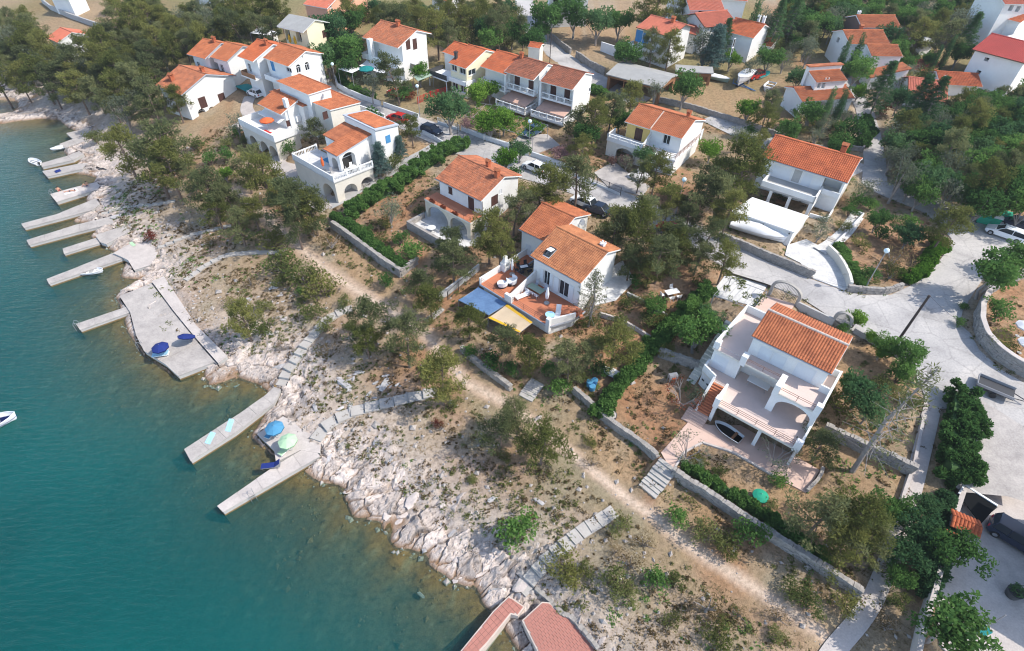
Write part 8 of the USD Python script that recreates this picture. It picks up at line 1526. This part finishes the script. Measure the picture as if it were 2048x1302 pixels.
lounger('blue deck chair on the pale jetty beside the parasol platform', P(543, 934, .77), 10, 'navy_cloth', 'metal_grey', .55); lounger('blue lounge chair in the shade of the bright blue parasol', P(546, 866, .78), 70, 'blue_cloth', 'white_paint', .4); lounger('white lounger in the shade of the mint parasol', P(574, 900, .78), 60, 'mint_cloth', 'white_paint', .4); lounger('pale blue lounger half under the navy parasol', P(323, 712, .8), 15, 'towel_blue', 'white_paint', .3); lounger('red lounger on the terrace of the staggered villa', off(SPOT['stag_terrace'], .2, -1.4, 0), -38, 'red_cloth', 'white_paint', .2)
def ladder(label, u, v, z, rot):
    p = thing('pier_ladder', label, 'ladder', P(u, v, z), rot); r = MB(); s = MB()
    for y in (-.25, .25): r.path([(-.35, y, 0), (-.3, y, .6), (.02, y, .75), (.18, y, .4), (.22, y, -1.2)], .025, n=6)
    for k in range(5): s.tube((.2, -.25, .05 - k * .27), (.2, .25, .05 - k * .27), .022, n=5)
    part(p, 'rails', r, 'metal_grey'); part(p, 'rungs', s, 'metal_dark')
ladder('steel ladder on the right side of the pale concrete jetty', 503, 990, .76, -50); ladder('steel ladder at the tip of the slim jetty', 153, 652, .62, 200); ladder('steel ladder on the sea edge of the broad bathing platform', 277, 690, .8, 200); ladder('steel ladder on the tip of the sunbathing deck', 103, 388, .76, 190)
g = P(480, 992, .78)
# people on the sunbathing deck
def person(label, xyz, rot, J, suit, sr, hairm='hair'):
    """joints with radii, bones between them, hulled and smoothed into one body"""
    p = thing('person', label, 'person', xyz, rot); body = m3.Manifold()
    for a, b in J['bones']:
        s = [m3.Manifold.sphere(J[k][1], 12).translate(list(J[k][0])) for k in (a, b)]; body = body + m3.Manifold.batch_hull(s)
    body = body.refine_to_length(.05); a = body.to_mesh(); tm = trimesh.Trimesh(np.array(a.vert_properties)[:, :3], np.array(a.tri_verts)); trimesh.smoothing.filter_taubin(tm, iterations=6); bd = part(p, 'body', MB().tm(tm), 'skin', smooth=True)
    su = m3.Manifold.batch_hull([m3.Manifold.sphere(J[k][1] * 1.09, 14).translate(list(J[k][0])) for k in sr]); part(bd, 'swimwear', MB().man(su), suit, smooth=40); hd = np.array(J['head'][0]); part(bd, 'hair', MB().man(m3.Manifold.sphere(J['head'][1] * 1.08, 14).translate(list(hd + [-.02, 0, .035]))), hairm, smooth=True)
def pose(kind):
    if kind == 'sit': J = dict(hip=((0, 0, .14), .14), hipl=((0, .1, .13), .11), hipr=((0, -.1, .13), .11), chest=((-.12, 0, .48), .14), shl=((-.12, .17, .56), .06), shr=((-.12, -.17, .56), .06), neck=((-.12, 0, .64), .055), head=((-.10, 0, .79), .105), nose=((.0, 0, .78), .02), kl=((.42, .13, .42), .065), kr=((.42, -.13, .40), .065), al=((.62, .13, .07), .045), ar=((.64, -.13, .07), .045), fl=((.78, .14, .04), .035), fr=((.8, -.14, .04), .035), el=((-.28, .24, .32), .042), er=((-.28, -.24, .32), .042), wl=((-.34, .26, .06), .032), wr=((-.34, -.26, .06), .032), hl=((-.32, .3, .03), .028), hr=((-.32, -.3, .03), .028))
    else: J = dict(hip=((0, 0, .12), .13), hipl=((0, .1, .11), .10), hipr=((0, -.1, .11), .10), chest=((.42, 0, .14), .135), shl=((.52, .18, .13), .06), shr=((.52, -.18, .13), .06), neck=((.62, 0, .13), .055), head=((.78, 0, .13), .105), nose=((.78, 0, .24), .02), kl=((-.44, .12, .09), .062), kr=((-.42, -.12, .20), .062), al=((-.86, .13, .06), .042), ar=((-.8, -.13, .06), .042), fl=((-.94, .14, .13), .032), fr=((-.88, -.14, .14), .032), el=((.26, .30, .07), .042), er=((.75, -.34, .07), .042), wl=((.02, .32, .06), .032), wr=((.9, -.14, .05), .032), hl=((-.07, .33, .05), .028), hr=((.92, -.06, .05), .028))
    J['bones'] = [('hipl', 'hipr'), ('hip', 'chest'), ('shl', 'shr'), ('chest', 'shl'), ('chest', 'shr'), ('chest', 'neck'), ('neck', 'head'), ('head', 'nose'), ('hipl', 'kl'), ('hipr', 'kr'), ('kl', 'al'), ('kr', 'ar'), ('al', 'fl'), ('ar', 'fr'), ('shl', 'el'), ('shr', 'er'), ('el', 'wl'), ('er', 'wr'), ('wl', 'hl'), ('wr', 'hr')]; return J
person('person in red swimwear sitting at the seaward end of the pale deck', P(118, 382, .76), 150, pose('sit'), 'swim_red', ('hip', 'hipl', 'hipr')); person('person in dark swimwear sitting near the shore end of the pale deck', P(174, 372, .76), 200, pose('sit'), 'swim_dark', ('hip', 'hipl', 'hipr')); person('person lying on the back in the middle of the pale deck', P(140, 383, .79), 25, pose('lie'), 'swim_dark', ('hip', 'hipl', 'hipr'))
towel('pale towel under the lying person on the sunbathing deck', [(126, 384), (130, 390), (158, 381), (153, 376)], .765, 'white_cloth')

# carports and garden shades of cloth
def shade(label, px, z, m, name='carport', drop=.25, cat='carport'):
    q = [P(u, v, z) for u, v in px]; p = thing(name, label, cat, (0, 0, 0)); c = np.array(q); n = 7; V = [c[0] + (c[1] - c[0]) * a + ((c[3] + (c[2] - c[3]) * a) - (c[0] + (c[1] - c[0]) * a)) * b + [0, 0, drop * math.sin(math.pi * a) * math.sin(math.pi * b)] for a in np.linspace(0, 1, n) for b in np.linspace(0, 1, n)]; F = [(i * n + j, (i + 1) * n + j, (i + 1) * n + j + 1, i * n + j + 1) for i in range(n - 1) for j in range(n - 1)]; mb = MB().add(V, F); mb.add(np.array(V) - [0, 0, .03], [f[::-1] for f in F]); part(p, 'roof_cloth', mb, m)
    for k in q: part(p, 'post', MB().tube((k[0], k[1], float(H(k[0], k[1])[0]) - .2), k, .05, n=6), 'metal_grey')
shade('teal cloth carport over the white car below the row houses', [(468, 172), (494, 167), (520, 176), (494, 184)], 7.6, 'teal_cloth'); shade('white shade sail over the garden of the balcony house', [(676, 138), (690, 132), (724, 136), (704, 146)], 12.4, 'white_cloth', 'shade_sail', cat='shade sail'); shade('pale green shade roof left of the veranda house', [(826, 152), (862, 140), (866, 150), (836, 162)], 12.2, 'hull_green', 'shade_sail', cat='shade sail')
shade('white flat canopy above the stepped garden of the yellow house', [(500, 66), (520, 52), (541, 60), (530, 70)], 13.6, 'white_cloth', 'shade_sail', drop=.1, cat='shade sail')
# the courtyard at the lower right: house beyond the frame whose shadow fills it, dark carport, small tiled oven
h = House('courtyard_house', 'large house just outside the right edge whose shadow fills the courtyard', (40.9, 18.3, 12.6), None, 12.6, 5.6, 5.0, 5.0, L=13.0, ang=-40, roof='roof_orange', oh=.4, og=.3); h.finish(); COURT = h
p = thing('carport', 'dark flat-roofed carport with white beams in the shaded courtyard', 'carport', (0, 0, 0)); q = [P(u, v, 6.5) for u, v in ((1917, 988), (1928, 970), (1994, 1012), (1962, 1048))]; mb = MB().man(hull([(a[0], a[1], z) for a in q for z in (6.4, 6.5)])); part(p, 'roof', mb, 'dark_felt'); bm = MB(); bm.bar(q[0] + [0, 0, .02], q[1] + [0, 0, .02], .16, .1); bm.bar(q[1] + [0, 0, .02], q[2] + [0, 0, .02], .2, .1)
part(p, 'beams', bm, 'white_paint')
for k in q: part(p, 'post', MB().box(k[0] - .07, k[0] + .07, k[1] - .07, k[1] + .07, 5.0, 6.4), 'metal_dark')
g = P(1931, 1047, 7.3); g[2] = 5.6; p = thing('tiled_oven', 'outdoor oven with small orange tiled roof beside the courtyard wall', 'oven', g, -30); part(p, 'body', MB().box(-.9, .9, -.6, .6, 0, 1.7), 'stone_wall'); rf = part(p, 'roof', MB().man(man_prism([(-.85, 1.68), (.0, 2.05), (.85, 1.68), (.85, 1.62), (0, 1.98), (-.85, 1.62)], -1.1, 1.1)), 'roof_bright'); rt = MB().add(*tile_field(-1.1, 1.1, -.88, 1.66, 0, 2.06, 1)); rt.add(*tile_field(-1.1, 1.1, .88, 1.66, 0, 2.06, 1)); part(rf, 'roof_tiles', rt, 'roof_bright')
g = P(1904, 1074, 7.0); g[2] = 5.6; p = thing('tiled_oven', 'lower orange tiled hood next to the outdoor oven', 'oven', g, -30); part(p, 'body', MB().box(-.4, .4, -.4, .4, 0, 1.3), 'white_plaster'); rt = MB().add(*tile_field(-.5, .5, -.5, 1.34, 0, 1.56, 1)); rt.add(*tile_field(-.5, .5, .5, 1.34, 0, 1.56, 1)); part(p, 'roof_tiles', rt, 'roof_bright')
g = P(1966, 1262, 5.6); p = thing('parasol_stand', 'bare parasol stand on a square green base in the courtyard', 'stand', g, 20); part(p, 'base', MB().box(-.5, .5, -.35, .35, 0, .14), 'teal_cloth'); part(p, 'pole', MB().tube((0, .1, .1), (0, .1, 3.0), .035, n=6), 'metal_grey')
car('dark car parked in the shaded courtyard at the right edge', (2050, 1096), (2000, 1066), 'car_dark', 4.2, 1.75, 1.7, 'estate', z=5.6)
g = P(2022, 1190, 5.6); p = thing('planter', 'dark round planter in the shaded courtyard', 'planter', g); part(p, 'pot', MB().man(m3.Manifold.cylinder(.7, .45, .6, 14)), 'metal_dark'); r_ = np.random.default_rng(3); part(p, 'plant', leaves([(np.array([0, 0, 1.0]), .6)], 160, .22, .12, r_), 'leaf_deep')
finish_ground()
sea()
# thin summer haze over the whole place
hz = MB().box(-2800, 2800, -1200, 2400, -12, 62)
M['air'] = usdkit.material(stage, '/World/Looks/air', {'v': ('principled_volume', {'color': (.86, .91, 1.0), 'density': .00014, 'anisotropy': .2})}, volume='v.volume')
part('/World', 'haze', hz, 'air', kind='stuff')
